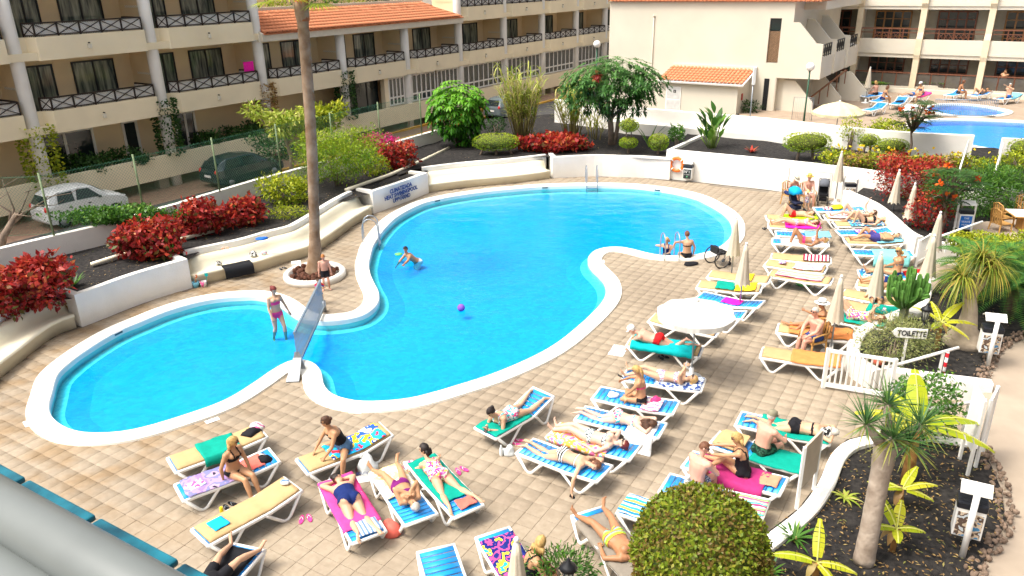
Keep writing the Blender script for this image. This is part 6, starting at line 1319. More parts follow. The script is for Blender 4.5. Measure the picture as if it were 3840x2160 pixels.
topi('topiary_bush', 'small clipped topiary left of the orange-flowered tree', D(2180, 388, RB_Z), (.45, .4, .28), 800, lift=.35, trunks=2, seed=5)
topi('topiary_bush', 'clipped low topiary beneath the spreading yellow shrub', D(2238, 393, RB_Z), (.75, .5, .30), 1300, lift=.18, seed=6)
topi('topiary_bush', 'clipped topiary cut by the right edge', D(2566, 412, RB_Z), (.6, .5, .38), 1000, lift=.3, seed=7)
bush('spreading_shrub', 'spreading yellow-green shrub with bare branches by the upper terrace', 'shrub', D(2235, 372, RB_Z), (1.05, .7, .38), 1000, 'lime', .14, .06, lift=.55, seed=40, parts=3)
bush('wispy_shrub', 'wispy yellow-green shrub right of the wide topiary', 'shrub', D(2135, 378, RB_Z), (.55, .5, .6), 420, 'lime', .12, .06, lift=.5, seed=41)
for i, x in enumerate((2110, 2150, 2195, 2250, 2320, 2380, 2440)):
 t = bush('flowering_hedge', '', 'hedge', D(x, 418 + i * 2.5, RB_Z), (.85, .5, .36), 620, 'dry' if i % 2 else 'lime', .13, .06, seed=50 + i, parts=3, group='flowering hedge on the retaining wall', lumpa=.5)
 tag(t, ('straggly yellow-flowered hedge by the white cupboard doors', 'straggly yellow-flowered hedge above the far closed umbrella', 'straggly hedge with many yellow flowers above the pushchair', 'dry hedge with yellow flowers above the red shrub', 'yellow-flowered hedge between the red shrub and the upper pool', 'dry twiggy hedge below the upper pool wall', 'yellowish hedge near the white handrail')[i])
 lb = LB(); v = rdir(14, .5); lb.quads(v * np.array([.9, .55, .5]) + np.array([0, 0, .4]), v + rdir(14), rdir(14), .13, .13, RNG.random(14)); tag(obj('flower', lb.mesh('flower', LEAF['yellow']), None, t), kind='stuff')
bush('yellow_hedge', 'ragged yellowish hedge at the right edge below the topiary', 'hedge', D(2560, 425, RB_Z), (.9, .6, .45), 700, 'lime', .12, .06, seed=60, parts=3)
for i, (x, y) in enumerate(((2415, 510), (2480, 505), (2550, 500))):
 bush('oleander_hedge', ('bright green oleander mass right of the red shrub', 'bright green oleander mass left of the wooden chairs', 'bright green oleander mass at the right edge')[i], 'hedge', D(x, y + 30, .7), (1.15, .9, .85), 1900, 'green', .16, .035, seed=61 + i, parts=4, group='green oleander hedge', outward=.8)
for i, x in enumerate((2450, 2500, 2555)):
 bush('gold_hedge', ('golden green hedge left of the chairs', 'golden green hedge below the wooden chairs', 'golden green hedge cut by the right edge')[i], 'hedge', D(x, 648, .5), (.72, .6, .42), 1300, 'lime', .09, .06, seed=65 + i, parts=3, group='golden hedge at the right')
# ---- palm with rock ring
palm = thing('palm_tree', 'tall palm with a bare ringed trunk standing in a round planter', 'palm tree', D(793, 690))
_pt = D(793, 690);
mb = MB(); n = 46; pts = []; rad = []
tv = Vector((at_depth(757, 4, (_pt - Vector((0, 0, H))).dot(_fw) - 3.1) - _pt));
for i in range(n + 1):
 t = i / n; pts.append(Vector((tv.x * t, tv.y * t, tv.z * t)) + Vector((.10 * math.sin(t * 3.1), 0, 0))); rad.append((.27 - .10 * min(1, t * 6) + .10 * max(0, .06 - t) / .06) * (1 + .025 * (i % 2)))
 if t > .94: rad[-1] *= 1.25
mb.tube(pts, rad, 16)
PBARK = mat('palm_bark', (.25, .14, .07), .9, .3, 3, .9, 10, c2=(.26, .19, .13)); obj('trunk', mb, PBARK, palm)
lb = LB(); TP = pts[-1]
for i in range(20):
 a = i * 2.4; el = 1.0 - 1.15 * (i / 20); d = Vector((math.cos(a) * math.cos(el), math.sin(a) * math.cos(el), math.sin(el))); stem_end = TP + d * .9
 lb.strip(TP, d, .95, .07, .2, 3, .3); side = d.cross(Vector((0, 0, 1))).normalized(); u = side.cross(d)
 for k in range(15):
  b = -1.35 + 2.7 * k / 14; ld = (d * math.cos(b) + side * math.sin(b)); lb.strip(stem_end, ld, .75, .07, .7, 4, random.uniform(.3, .9), side=u.cross(ld) if False else None)
obj('crown', lb.mesh('crown', LEAF['lime']), None, palm)
mb = MB(); mb.tube([TP - Vector((0, 0, .55)), TP + Vector((0, 0, .1))], [.19, .22], 12); obj('leaf_sheath', mb, mat('sheath_orange', (.30, .10, .03), .9, .3, 8, .6, 15), palm)
ringc = D(793, 697); mb = MB(); RO = 1.02
mb.lathe([(RO, 0), (RO, .16), (RO - .05, .22), (RO - .14, .22), (RO - .19, .16), (RO - .19, .02)], 40, ringc); tag(obj('planter_ring', mb, WALLW), 'round white planter ring at the foot of the palm', 'planter')
ROCK = mat('lava_rock', (.09, .035, .02), .95, .5, 9, .8, 20)
rk = MB(); rk.ell((0, 0, 0), (.11, .09, .08), 7, 5); rv = [(Vector(v) * (1 + .35 * noise.noise(Vector(v) * 14))) for v in rk.v]; rk.v = [tuple(v) for v in rv]; rk.sm = [False] * len(rk.sm); rkm = rk.mesh('lava_rock'); rkm.materials.append(ROCK)
for i in range(70):
 a = random.uniform(0, 6.28); r = random.uniform(.30, .78); s = random.uniform(.7, 1.35)
 o = tag(obj('lava_rock', rkm, ROCK), 'reddish lava rock heaped in the palm planter', 'rock', 'lava rocks round the palm'); o.location = (ringc.x + math.cos(a) * r, ringc.y + math.sin(a) * r, random.uniform(.10, .20)); o.scale = (s, s, s); o.rotation_euler = (random.uniform(0, 6), random.uniform(0, 6), random.uniform(0, 6))
# ---- schefflera, reeds, mango, strelitzia in the middle bed
def whorl(lb, p, out, ln, wd, k=9, droop=1.3, tone=.5):
 out = Vector(out).normalized(); a0 = random.uniform(0, 6)
 s1 = out.orthogonal().normalized(); s2 = out.cross(s1)
 for i in range(k):
  a = a0 + 6.283 * i / k; d = s1 * math.cos(a) + s2 * math.sin(a) + out * .35; lb.strip(p, d, ln * random.uniform(.85, 1.1), wd, droop, 3, min(1, max(0, random.gauss(tone, .12))), wmax=.55)
t = thing('umbrella_tree', 'glossy green umbrella tree with drooping leaf wheels', 'tree', D(1155, 368, CG_Z)); lb = LB()
for i in range(270):
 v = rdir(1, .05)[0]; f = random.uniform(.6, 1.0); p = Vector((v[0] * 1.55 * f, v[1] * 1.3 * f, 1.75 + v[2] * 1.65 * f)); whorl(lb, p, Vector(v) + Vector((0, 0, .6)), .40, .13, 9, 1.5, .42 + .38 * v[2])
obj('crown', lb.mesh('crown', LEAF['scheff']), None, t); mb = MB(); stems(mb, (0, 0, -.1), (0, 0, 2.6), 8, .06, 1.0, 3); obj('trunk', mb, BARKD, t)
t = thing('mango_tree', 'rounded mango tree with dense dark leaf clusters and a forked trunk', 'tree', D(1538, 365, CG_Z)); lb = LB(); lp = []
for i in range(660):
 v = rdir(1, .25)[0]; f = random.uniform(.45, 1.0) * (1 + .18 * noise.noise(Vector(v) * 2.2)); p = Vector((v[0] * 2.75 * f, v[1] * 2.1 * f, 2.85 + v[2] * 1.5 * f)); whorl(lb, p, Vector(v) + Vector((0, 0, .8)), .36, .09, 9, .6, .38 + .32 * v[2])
obj('crown', lb.mesh('crown', LEAF['mango']), None, t); mb = MB()
mb.tube([(0, 0, -.1), (-.05, 0, .9), (-.12, 0, 1.5)], [.17, .15, .14], 10); mb.tube([(.10, .0, -.1), (.28, 0, .8), (.34, .05, 1.6), (.9, .1, 2.4)], [.13, .11, .10, .06], 9)
for q in ((-1.2, .2, 2.6), (-.5, -.6, 2.8), (.3, .5, 2.9), (1.4, -.3, 2.7), (-1.7, .6, 2.9)): mb.tube([(-.1, 0, 1.35), (q[0] * .4, q[1] * .4, 2.0), q], [.10, .07, .03], 7)
obj('trunk', mb, BARK, t); lb = LB()
for k in range(7): whorl(lb, Vector((-1.05 + random.uniform(-.16, .16), -1.9, 3.7 + random.uniform(-.08, .12))), (0, -1, .3), .26, .07, 7, .6)
obj('red_shoot', lb.mesh('red_shoot', LEAF['red']), None, t)
def reeds(label, p, n, h, spread, seed):
 t = thing('reed_clump', label, 'reeds', p, 0, 'tall reeds by the street'); lb = LB(); mb = MB(); rr = random.Random(seed)
 for i in range(n):
  a = rr.uniform(0, 6.28); r0 = rr.uniform(0, .45); b = Vector((math.cos(a) * r0, math.sin(a) * r0 * .6, -.05)); hh = h * rr.uniform(.55, 1.0); tp = b + Vector((math.cos(a) * spread * rr.random(), math.sin(a) * spread * .5 * rr.random(), hh)); mb.tube([b, b.lerp(tp, .5) + Vector((rr.uniform(-.08, .08), 0, 0)), tp], [.028, .024, .010], 5)
  for k in range(9):
   q = b.lerp(tp, .35 + .65 * k / 8); a2 = rr.uniform(0, 6.28); lb.strip(q, (math.cos(a2) * .55, math.sin(a2) * .55, 1), rr.uniform(.7, 1.15), .065, 1.7, 5, rr.uniform(.1, 1), wmax=.3)
 obj('leaf_blades', lb.mesh('leaf_blades', LEAF['reed']), None, t); obj('cane', mb, mat('cane', (.34, .28, .10), .7, .3, 6), t); return t
reeds('tall bright reed clump left of the mango tree', D(1315, 348, CG_Z), 62, 3.8, 1.2, 1); reeds('second reed clump close to the mango trunk', D(1440, 342, CG_Z), 32, 2.8, .8, 2)
reeds('thin reed tuft behind the two-tier topiary', D(1495, 350, CG_Z), 6, 1.5, .5, 3)
def rosette(name, label, p, n, ln, wd, leaf, up=.6, droop=.7, group=None, cat='plant', h=0.0, tone=.5):
 t = thing(name, label, cat, p, 0, group); lb = LB()
 for i in range(n):
  a = i * 2.399; u = up * random.uniform(.5, 1.5); lb.strip((0, 0, h), (math.cos(a), math.sin(a), u), ln * random.uniform(.7, 1.1), wd, droop, 5, min(1, max(0, random.gauss(tone, .2))), wmax=.35)
 obj('leaf_blades', lb.mesh('leaf_blades', LEAF[leaf]), None, t); return t
rosette('maize_plant', 'thin upright plant with long leaves right of the two-tier topiary', D(1632, 372, CG_Z), 11, 1.7, .07, 'green', 2.2, .9)
t = thing('bird_of_paradise', 'bird of paradise clump with paddle leaves on the right bed corner', 'plant', D(1792, 372, RB_Z)); lb = LB(); mb = MB()
for i in range(34):
 a = random.uniform(0, 6.28); r = random.uniform(.05, .75); h = random.uniform(.5, 1.55) * (1.1 - r * .4); b = Vector((math.cos(a) * .3 * r, math.sin(a) * .3 * r, -.03)); q = Vector((math.cos(a) * r, math.sin(a) * r * .8, h)); mb.tube([b, b.lerp(q, .6), q], .018, 5); lb.strip(q, (math.cos(a) * .5, math.sin(a) * .5, 1), .70, .26, .8, 5, random.uniform(.1, .9), wmax=.4, fold=.25)
obj('leaf_blades', lb.mesh('leaf_blades', LEAF['green']), None, t); obj('leaf_stalk', mb, mat('stalk', (.20, .30, .06), .6), t)
bush('small_tree', 'small leafy sapling left of the bird of paradise', 'tree', D(1700, 378, CG_Z), (.42, .4, .38), 330, 'green', .16, .09, lift=.55, seed=70)
rosette('dried_bromeliad', 'dried reddish plant on the right bed', D(1890, 384, RB_Z), 16, .45, .12, 'red', 1.0, .8)
bush('green_shrub', 'small green shrub behind the long topiary', 'shrub', D(1250, 345, CG_Z), (.65, .5, .45), 600, 'dark', .10, .06, seed=72, lift=.3)
bush('potted_fern', 'fern in front of the dark doorway of the gable building', 'plant', GB(5.2, -1.0, 1.0), (.6, .5, .35), 300, 'dark', .3, .06, seed=73)
# tulip trees with orange flowers
def flower_tree(label, p, h, rad, seed, trunk_r=.07, n=30):
 t = thing('tulip_tree', label, 'tree', p); mb = MB(); rr = random.Random(seed); mb.tube([(0, 0, -.1), (.06, 0, h * .35), (-.04, .05, h * .65), (.1, 0, h)], [trunk_r, trunk_r * .8, trunk_r * .6, trunk_r * .3], 8); lb = LB(); fl = LB()
 for i in range(n):
  v = rdir(1, .2)[0]; q = Vector((v[0] * rad[0], v[1] * rad[1], h + v[2] * rad[2])); mb.tube([(0, 0, h * .6), q * .6 + Vector((0, 0, h * .35)), q], [.025, .018, .008], 5)
  for k in range(5):
   a = rr.uniform(0, 6.28); d = Vector((math.cos(a), math.sin(a), .2)); sd = d.cross(Vector((0, 0, 1)))
   for j in range(5):
    b = q + d * (.06 + j * .09) - Vector((0, 0, .03 * j * j * .3)); tn = min(1, max(0, .4 + .35 * v[2] + rr.uniform(-.15, .15)))
    for s in (1, -1): lb.strip(b, sd * s + d * .3, .17, .075, .7, 2, tn)
  if rr.random() < .28: fl.quads(np.tile(_np(q + Vector((0, 0, .12))), (9, 1)), rdir(9, .5), rdir(9), .16, .10, RNG.random(9))
 obj('crown', lb.mesh('crown', LEAF['dark']), None, t); obj('trunk', mb, BARK, t)
 if fl.V: tag(obj('flower', fl.mesh('flower', LEAF['orange']), None, t), kind='stuff')
flower_tree('slim orange-flowered tree in front of the upper pools', D(2283, 402, RB_Z), 2.0, (.70, .6, .60), 1)
flower_tree('orange-flowered tree in front of the dusty red shrub', D(2365, 590, .6), 1.75, (.85, .7, .55), 2, n=26)
# ================================================================== right-hand planters (lower right) and their plants
PZ = .40; PATHZ = .30
PATHM = mat('path_paving', (.36, .29, .22), .8, .10, 1.5, .25, 8)
_path = [D(x, y, PATHZ) for x, y in ((2330, 955), (2500, 975), (2440, 1010), (2350, 1060), (2300, 1120), (2380, 1160), (2440, 1300), (2420, 1449), (2300, 1560), (2700, 1560), (2900, 1100), (2750, 650), (2600, 560), (2420, 610), (2400, 700), (2440, 800), (2450, 900))]
tag(obj('garden_path', fill([[(p.x, p.y) for p in _path]], PATHZ), PATHM), kind='structure')
# upper planter with cactus
_u_in = [(2312, 775), (2262, 795), (2200, 822), (2172, 850), (2164, 885), (2180, 905), (2220, 928)]
def rim_wall(px, z1, th, label, side=1):
 path = resample(crom([D(x, y, z1) for x, y in px], 5), .25); mb = MB(); sweep(mb, [Vector((p.x, p.y, 0)) for p in path], [(0, 0), (0, z1 - .03), (-.03 * side, z1), (-(th - .03) * side, z1), (-th * side, z1 - .03), (-th * side, 0)])
 return tag(obj('planter_wall', mb, WALLW), label, 'wall')
rim_wall(_u_in, .50, .30, 'curved white rim of the planter with the cactus', -1)
rim_wall([(2225, 930), (2290, 940), (2400, 955), (2500, 967)], .52, .28, 'low white wall below the white handrail and the clay pot', 1)
_us = [D(x, y, PZ) for x, y in _u_in] + [D(x, y, PZ) for x, y in ((2300, 942), (2400, 957), (2470, 955), (2490, 900), (2530, 860), (2600, 830), (2600, 650), (2440, 640), (2370, 700))]
tag(obj('planting_bed', soil_sheet([(p.x, p.y) for p in _us], PZ, .04, .3), SOIL), kind='structure')
_l_in = [(1900, 1362), (1932, 1338), (2010, 1277), (2060, 1210), (2090, 1142), (2130, 1106), (2190, 1092)]
rim_wall(_l_in, .50, .27, 'curved white rim of the large planter with the thick-trunked tree', -1)
rim_wall([(2195, 1092), (2300, 1098), (2400, 1112), (2462, 1120)], .48, .2, 'low white wall at the back of the large planter', 1)
_ls = [D(x, y, PZ) for x, y in _l_in] + [D(x, y, PZ) for x, y in ((2300, 1100), (2400, 1114), (2466, 1122), (2492, 1165), (2520, 1230), (2530, 1300), (2500, 1370), (2460, 1430), (2420, 1500), (2200, 1560), (1700, 1560), (1620, 1480), (1760, 1420))]
LSOIL = [(p.x, p.y) for p in _ls]; tag(obj('planting_bed', soil_sheet(LSOIL, PZ, .04, .3), SOIL), kind='structure')
wt_ = [D(x, y, .42) for x, y in ((1330, 1500), (1480, 1475), (1615, 1432), (1650, 1500), (1500, 1560))]
mb = MB(); mb.prism([(p.x, p.y) for p in wt_], 0, .42); tag(obj('planter_wall', mb, WALLW), 'white planter corner at the bottom edge below the woman in striped briefs', 'wall')
# gravel border stones and litter
stone = MB(); stone.ell((0, 0, 0), (.07, .055, .04), 7, 5); stone.v = [tuple(Vector(v) * (1 + .3 * noise.noise(Vector(v) * 20))) for v in stone.v]; stm = stone.mesh('border_stone'); stm.materials.append(mat('border_stone', (.20, .14, .10), .9, .45, 6, .6, 20))
bl = [D(x, y, PZ) for x, y in ((2478, 1130), (2498, 1180), (2522, 1235), (2530, 1300), (2500, 1370), (2460, 1430), (2430, 1480))]; bl2 = [D(x, y, PZ) for x, y in ((2455, 965), (2480, 930), (2495, 895), (2530, 860), (2580, 835))]
for path in (bl, bl2):
 pp = resample(crom(path, 5), .085)
 for p in pp:
  for q in range(3):
   o = tag(obj('border_stone', stm, None), 'small brown stone edging the dark soil of the %s' % ('large planter' if path is bl else 'cactus planter'), 'stone', 'edging stones'); s = random.uniform(.4, 1.1)
   o.location = p + Vector((random.uniform(-.16, .16), random.uniform(-.1, .1), random.uniform(-.04, .02))); o.scale = (s, s, s); o.rotation_euler = (random.random() * 6, random.random() * 6, random.random() * 6)
def litter(name, poly, z, n, seed):
 xs = [p[0] for p in poly]; ys = [p[1] for p in poly]; pts = []
 while len(pts) < n:
  a, b = random.uniform(min(xs), max(xs)), random.uniform(min(ys), max(ys))
  if inside((a, b), poly): pts.append((a, b, z + .045 + .02 * random.random()))
 lb = LB(); d = rdir(n); d[:, 2] *= .15; nn = rdir(n) * .3; nn[:, 2] += 1; lb.quads(np.array(pts), d, nn, RNG.uniform(.03, .10, n), RNG.uniform(.012, .035, n), RNG.random(n)); tag(obj(name, lb.mesh(name, LEAF['dry']), None), 'dry fallen leaves scattered over the dark soil', 'leaf litter', kind='stuff')
litter('leaf_litter', LSOIL, PZ, 1500, 1); litter('leaf_litter', [(p.x, p.y) for p in _us], PZ, 500, 2); litter('leaf_litter', _poly, SOILZ, 900, 3); litter('leaf_litter', [(p.x, p.y) for p in _cg], CG_Z, 400, 4)
# big clipped ball
_bc = D(1760, 1560, PZ); bp = at_depth(1762, 1392, 9.55)
t = thing('round_bush', 'large round clipped bush with reddish dry tips at the bottom', 'bush', (bp.x, bp.y, PZ)); lb = LB(); n = 15000; v = rdir(n); rr = .83 * (1 + .035 * lump(v, 3, 1) + .03 * lump(v, 9, 4)) * RNG.uniform(.90, 1.02, n); P = v * rr[:, None] * np.array([1, 1, .98]) + np.array([0, 0, bp.z - PZ])
dry = lump(v, 3.5, 21); lb.quads(P, v * .6 + rdir(n), v + rdir(n) * .6, .062, .036, np.where((dry > .08) & (RNG.random(n) < .55), RNG.normal(.27, .06, n), np.clip(RNG.normal(.58, .2, n), 0, 1))); obj('foliage', lb.mesh('foliage', LEAF['ball']), None, t)
mb = MB(); mb.ell((0, 0, bp.z - PZ), (.73, .73, .71), 18, 12); obj('inner_twigs', mb, MATS['twig_core'], t); mb = MB(); mb.tube([(0, 0, -.05), (.02, 0, bp.z - PZ)], [.09, .06], 8); obj('trunk', mb, BARK, t)
bush('low_bush', 'green bush at the bottom edge behind the lantern', 'bush', D(1405, 1478, .42), (.62, .4, .35), 1500, 'green', .10, .03, seed=80, outward=.8)
# thick-trunked tree
b0 = D(2172, 1415, PZ); tt_ = at_depth(2229, 1118, (b0 - Vector((0, 0, H))).dot(_fw) - .55); ax = tt_ - b0
t = thing('yucca_tree', 'yucca with a thick grey trunk and spiky leaf heads in the large planter', 'tree', b0); mb = MB(); N_ = 20; mb.tube([ax * (i / N_) for i in range(N_ + 1)], [(.165 - .02 * min(1, i / 6) + .03 * max(0, (i - 15) / 5)) * (1 + .02 * math.sin(i * 2.3)) for i in range(N_ + 1)], 18)
heads = [(-.36, 0, .36), (.02, .2, .58), (0, -.15, .20), (.50, .05, .30), (.30, -.1, .06)]
for hx, hy, hz in heads: mb.tube([ax * .96, ax + Vector((hx * .55, hy * .5, hz * .45)), ax + Vector((hx, hy, hz))], [.10, .075, .05], 9)
obj('trunk', mb, mat('yucca_bark', (.30, .23, .17), .9, .25, 4, .8, 12, c2=(.36, .30, .24)), t); lb = LB()
for hx, hy, hz in heads:
 for i in range(85):
  v = rdir(1, .55)[0]; lb.strip(ax + Vector((hx, hy, hz)), Vector(v), random.uniform(.40, .62), .024, .35, 3, random.uniform(.0, .7) if v[2] > -.1 else .95, wmax=.2)
obj('leaf_head', lb.mesh('leaf_head', LEAF['dragon']), None, t)
def banana(label, p, h, leaves, seed, stem_h=None, tr=.07, dry=2):
 """leaves: list of (azimuth deg, rise, length, width)"""
 t = thing('banana_plant', label, 'banana plant', p, 0, 'banana plants'); mb = MB(); rr = random.Random(seed); mb.tube([(0, 0, -.05), (.02, .02, h * .5), (0, 0, h)], [tr, tr * .85, tr * .5], 9); obj('stem', mb, mat('banana_stem', (.34, .17, .05), .8, .4, 6, .5, 10), t); lb = LB(); rib = MB()
 for a, u, ln, wd in leaves:
  a = R(a); d = Vector((math.cos(a), math.sin(a), u)).normalized(); sd = Vector((-math.sin(a), math.cos(a), 0)); q = Vector((0, 0, h)); pts = []; n = 9; dd = d.copy()
  for i in range(n + 1): pts.append(q.copy()); q = q + dd * ln / n; dd = (dd + Vector((0, 0, -.85 / n))).normalized()
  rib.tube(pts, [.014] * n + [.004], 5); tone = rr.uniform(.25, .8)
  for i in range(1, n):
   w = wd * .5 * math.sin(math.pi * min(.98, (i + .5) / n)) ** .5; g = (pts[i + 1] - pts[i]); up = sd.cross(g).normalized(); gap = rr.choice((.97, .97, .90, .80)); nb = pts[i] + g * gap; w2 = wd * .5 * math.sin(math.pi * min(.96, (i + 1.5) / n)) ** .5
   for s in (1, -1): lb.V.append(np.array([tuple(pts[i]), tuple(pts[i] + sd * s * w + up * w * .22), tuple(nb + sd * s * w2 + up * w2 * .22), tuple(nb)])); lb.F.append(np.array([[0, 1, 2, 3]]) + lb.n); lb.n += 4; lb.r.append(np.array([min(1, max(0, tone + rr.uniform(-.1, .1)))]))
 obj('leaf', lb.mesh('leaf', LEAF['banana']), None, t); obj('leaf_rib', rib, mat('rib_yellow', (.55, .55, .12), .6), t)
 if dry:
  lb = LB()
  for i in range(dry * 2): a = rr.uniform(0, 6.28); lb.strip((0, 0, h * .95), (math.cos(a), math.sin(a), .2), .35, .12, 3.2, 5, rr.uniform(.2, .8))
  obj('dry_leaf', lb.mesh('dry_leaf', LEAF['dry']), None, t)
 return t
banana('banana plant right of the thick trunk with long torn leaves', D(2278, 1215, PZ), 1.25, [(10, .25, 1.35, .34), (-12, .05, 1.45, .36), (75, 1.5, 1.1, .36), (165, .5, 1.1, .32), (195, .2, .95, .30), (110, .9, .8, .3)], 1, tr=.11)
banana('small banana plant halfway along the large planter', D(2260, 1280, PZ), .42, [(0, .5, .62, .18), (-20, .1, .55, .18), (165, .5, .60, .17), (40, 1.0, .55, .18), (195, .6, .45, .15)], 2, tr=.05)
banana('small banana plant with upright leaves behind the thick trunk foot', D(2244, 1386, PZ), .45, [(120, 1.6, .70, .22), (60, 1.0, .55, .18), (-5, .25, .48, .17), (180, .4, .55, .17), (250, .3, .35, .16)], 3, tr=.05)
banana('small banana plant at the bottom edge of the large planter', D(2048, 1460, PZ), .35, [(165, .4, .75, .2), (70, 1.4, .70, .18), (-15, .2, .62, .18), (-60, -.1, .45, .15)], 4, tr=.055)
banana('banana plant behind the toilette sign', D(2353, 880, PZ), .75, [(150, .9, .75, .22), (30, .9, .9, .24), (0, .25, .95, .26), (-30, -.1, .75, .22), (100, 1.4, .6, .2), (220, .3, .5, .2)], 5, tr=.07)
rosette('spider_plant', 'green strappy plant on the dark soil left of the thick trunk', D(1998, 1357, PZ), 26, .42, .05, 'green', .8, .7); rosette('spider_plant', 'half dry strappy plant on the dark soil beside the notice board', D(2125, 1255, PZ), 14, .36, .05, 'reed', .9, 1.2); rosette('strappy_plant', 'small strappy plant at the corner of the left planter wall', D(187, 720, SOILZ), 26, .5, .06, 'green', 1.2, .6); rosette('strappy_plant', 'upright strappy plant at the right end of the left planter wall', D(440, 645, SOILZ), 16, .75, .05, 'green', 2.4, .5); rosette('strappy_plant', 'green tuft at the bottom edge right of the round bush', D(1940, 1440, PZ), 14, .3, .04, 'green', .9, .6)
bush('green_shrub', 'green shrub behind the yucca heads in the large planter', 'shrub', D(2315, 1104, PZ), (.7, .5, .7), 1500, 'green', .10, .06, seed=81, parts=3, lift=.15)
# upper planter: cactus, ponytail palm, cycad, grey bush
cb = D(2268, 812, PZ); t = thing('candelabra_cactus', 'tall candelabra cactus with many upright ribbed arms', 'cactus', cb); CAC = mat('cactus_green', (.06, .16, .03), .6, .25, 6, c2=(.10, .24, .04)); CACE = mat('cactus_rib', (.16, .24, .04), .6, .2)
def cactus_arm(mb, pts, r):
 pts = crom([Vector(p) for p in pts], 4); k = len(pts)
 for i in range(k - 1): pass
 n = 10; vs = []; px = None
 for i in range(k):
  d = (pts[min(i + 1, k - 1)] - pts[max(i - 1, 0)]).normalized(); x = d.orthogonal() if px is None else (px - d * d.dot(px)); x.normalize(); px = x; y = d.cross(x); f = 1 if 0 < i < k - 1 else .55
  for j in range(n): a = 2 * math.pi * j / n; q = r * f * (1.0 if j % 2 == 0 else .55); vs.append(pts[i] + x * q * math.cos(a) + y * q * math.sin(a))
 fs = [(i * n + j, i * n + (j + 1) % n, (i + 1) * n + (j + 1) % n, (i + 1) * n + j) for i in range(k - 1) for j in range(n)] + [tuple(range(n - 1, -1, -1)), tuple(range((k - 1) * n, k * n))]; mb.add(vs, fs)
mb = MB(); cactus_arm(mb, [(0, 0, -.05), (0, 0, .4), (.02, 0, .75)], .12); obj('trunk', mb, mat('cactus_stem', (.20, .22, .12), .8, .2), t)
for i in range(30):
 a = i * 2.399; r1 = random.uniform(.12, .26); r2 = random.uniform(.10, .58) * (1 if i > 5 else .3); h = 1.55 - r2 * .75 + random.uniform(-.2, .2); z0 = random.uniform(.35, .65); mb = MB(); cactus_arm(mb, [(0, 0, z0), (math.cos(a) * r1, math.sin(a) * r1, z0 + .12), (math.cos(a) * r2, math.sin(a) * r2, z0 + .35), (math.cos(a) * r2 * 1.1, math.sin(a) * r2 * 1.1, h)], .065); obj('arm', mb, CAC, t)
t = bush('grey_bush', 'grey-green airy bush left of the toilette sign', 'bush', D(2238, 905, PZ), (.92, .8, .55), 3200, 'grey', .09, .02, seed=82, outward=.8, parts=3)
pb = D(2425, 862, PZ); t = thing('ponytail_palm', 'ponytail palm with swollen grey base and drooping leaf tufts', 'palm', pb); mb = MB(); mb.tube([(0, 0, -.05), (0, 0, .12), (0, .02, .4), (.0, .05, .9), (-.1, .1, 1.4)], [.52, .46, .24, .17, .13], 16); hd_ = [(-.45, -.1, 1.75), (.05, .1, 2.15), (.35, .1, 1.9)]
for q in hd_: mb.tube([(-.05, .08, 1.2), (q[0] * .6, q[1], q[2] - .3), q], [.12, .08, .06], 9)
obj('trunk', mb, mat('ponytail_bark', (.42, .34, .25), .9, .2, 5, .6, 14), t); lb = LB()
for q in hd_:
 for i in range(170): v = rdir(1, .7)[0]; lb.strip(q, Vector(v), random.uniform(.75, 1.0), .028, 2.6, 6, random.uniform(0, 1), wmax=.15)
obj('crown', lb.mesh('crown', LEAF['pony']), None, t)
def cycad(label, p, n, ln, h, seed):
 t = thing('cycad_palm', label, 'palm', p); mb = MB(); mb.tube([(0, 0, -.05), (0, 0, h)], [.16, .13], 10); obj('trunk', mb, BARKD, t); lb = LB()
 for i in range(n):
  a = i * 2.399; u = 1.5 * (1 - i / n) - .15; d = Vector((math.cos(a), math.sin(a), u)).normalized(); q = Vector((0, 0, h)); m = 16; sd = Vector((-math.sin(a), math.cos(a), 0))
  for k in range(m):
   w = .36 * math.sin(math.pi * min(1, (k + 1.5) / (m + 1))) ** .6
   for s in (1, -1):
    for jj in (0, .5): lb.strip(q + d * ln / m * jj, sd * s + d * .55 + Vector((0, 0, .25)), w, .042, .3, 2, random.uniform(.1, .8), wmax=.25)
   q = q + d * ln / m; d = (d + Vector((0, 0, -.95 / m))).normalized()
 obj('crown', lb.mesh('crown', LEAF['cycad']), None, t)
cycad('big dark cycad with feathery fronds at the right edge', D(2535, 800, PZ), 54, 1.85, .9, 1); cycad('dark cycad fanning out behind the ponytail palm', D(2452, 760, PZ), 34, 1.35, 1.0, 2)
# ================================================================== street fence, cars
UPV = Vector((0, 0, 1))
_fp = [(-20, 600, 430), (140, 594, 425), (367, 535, 378), (557, 481, 340), (712, 437, 310), (845, 400, 280), (962, 366, 257), (1065, 338, 235)]
fpts = [D(x, y, BWZ) - E2 * .1 for x, y, _ in _fp]; FH = 2.1
fence = thing('chain_link_fence', 'green chain-link fence on posts along the street wall', 'fence')
for p in fpts: mb = MB(); mb.tube([p - UPV * .02, p + UPV * FH], .035, 8); obj('post', mb, mat('fence_post', (.20, .27, .14), .6, .2, 6), fence)
mb = MB()
for a, b in zip(fpts, fpts[1:]):
 d = b - a; l = d.length; d.normalize(); h = FH - .12; st = .115
 for sg in (1, -1):
  t = -h
  while t < l:
   t0, t1 = max(t, 0), min(t + h, l)
   if t1 - t0 > .05:
    za, zb = (t0 - t, t1 - t) if sg > 0 else (h - (t0 - t), h - (t1 - t)); mb.tube([a + d * t0 + UPV * (za + .05), a + d * t1 + UPV * (zb + .05)], .003, 3, caps=False)
   t += st
 for z in (.06, h): mb.tube([a + UPV * z, b + UPV * z], .006, 4, caps=False)
tag(obj('wire_mesh', mb, mat('fence_wire', (.06, .20, .11), .5, .2), fence, fix=False), kind='stuff')
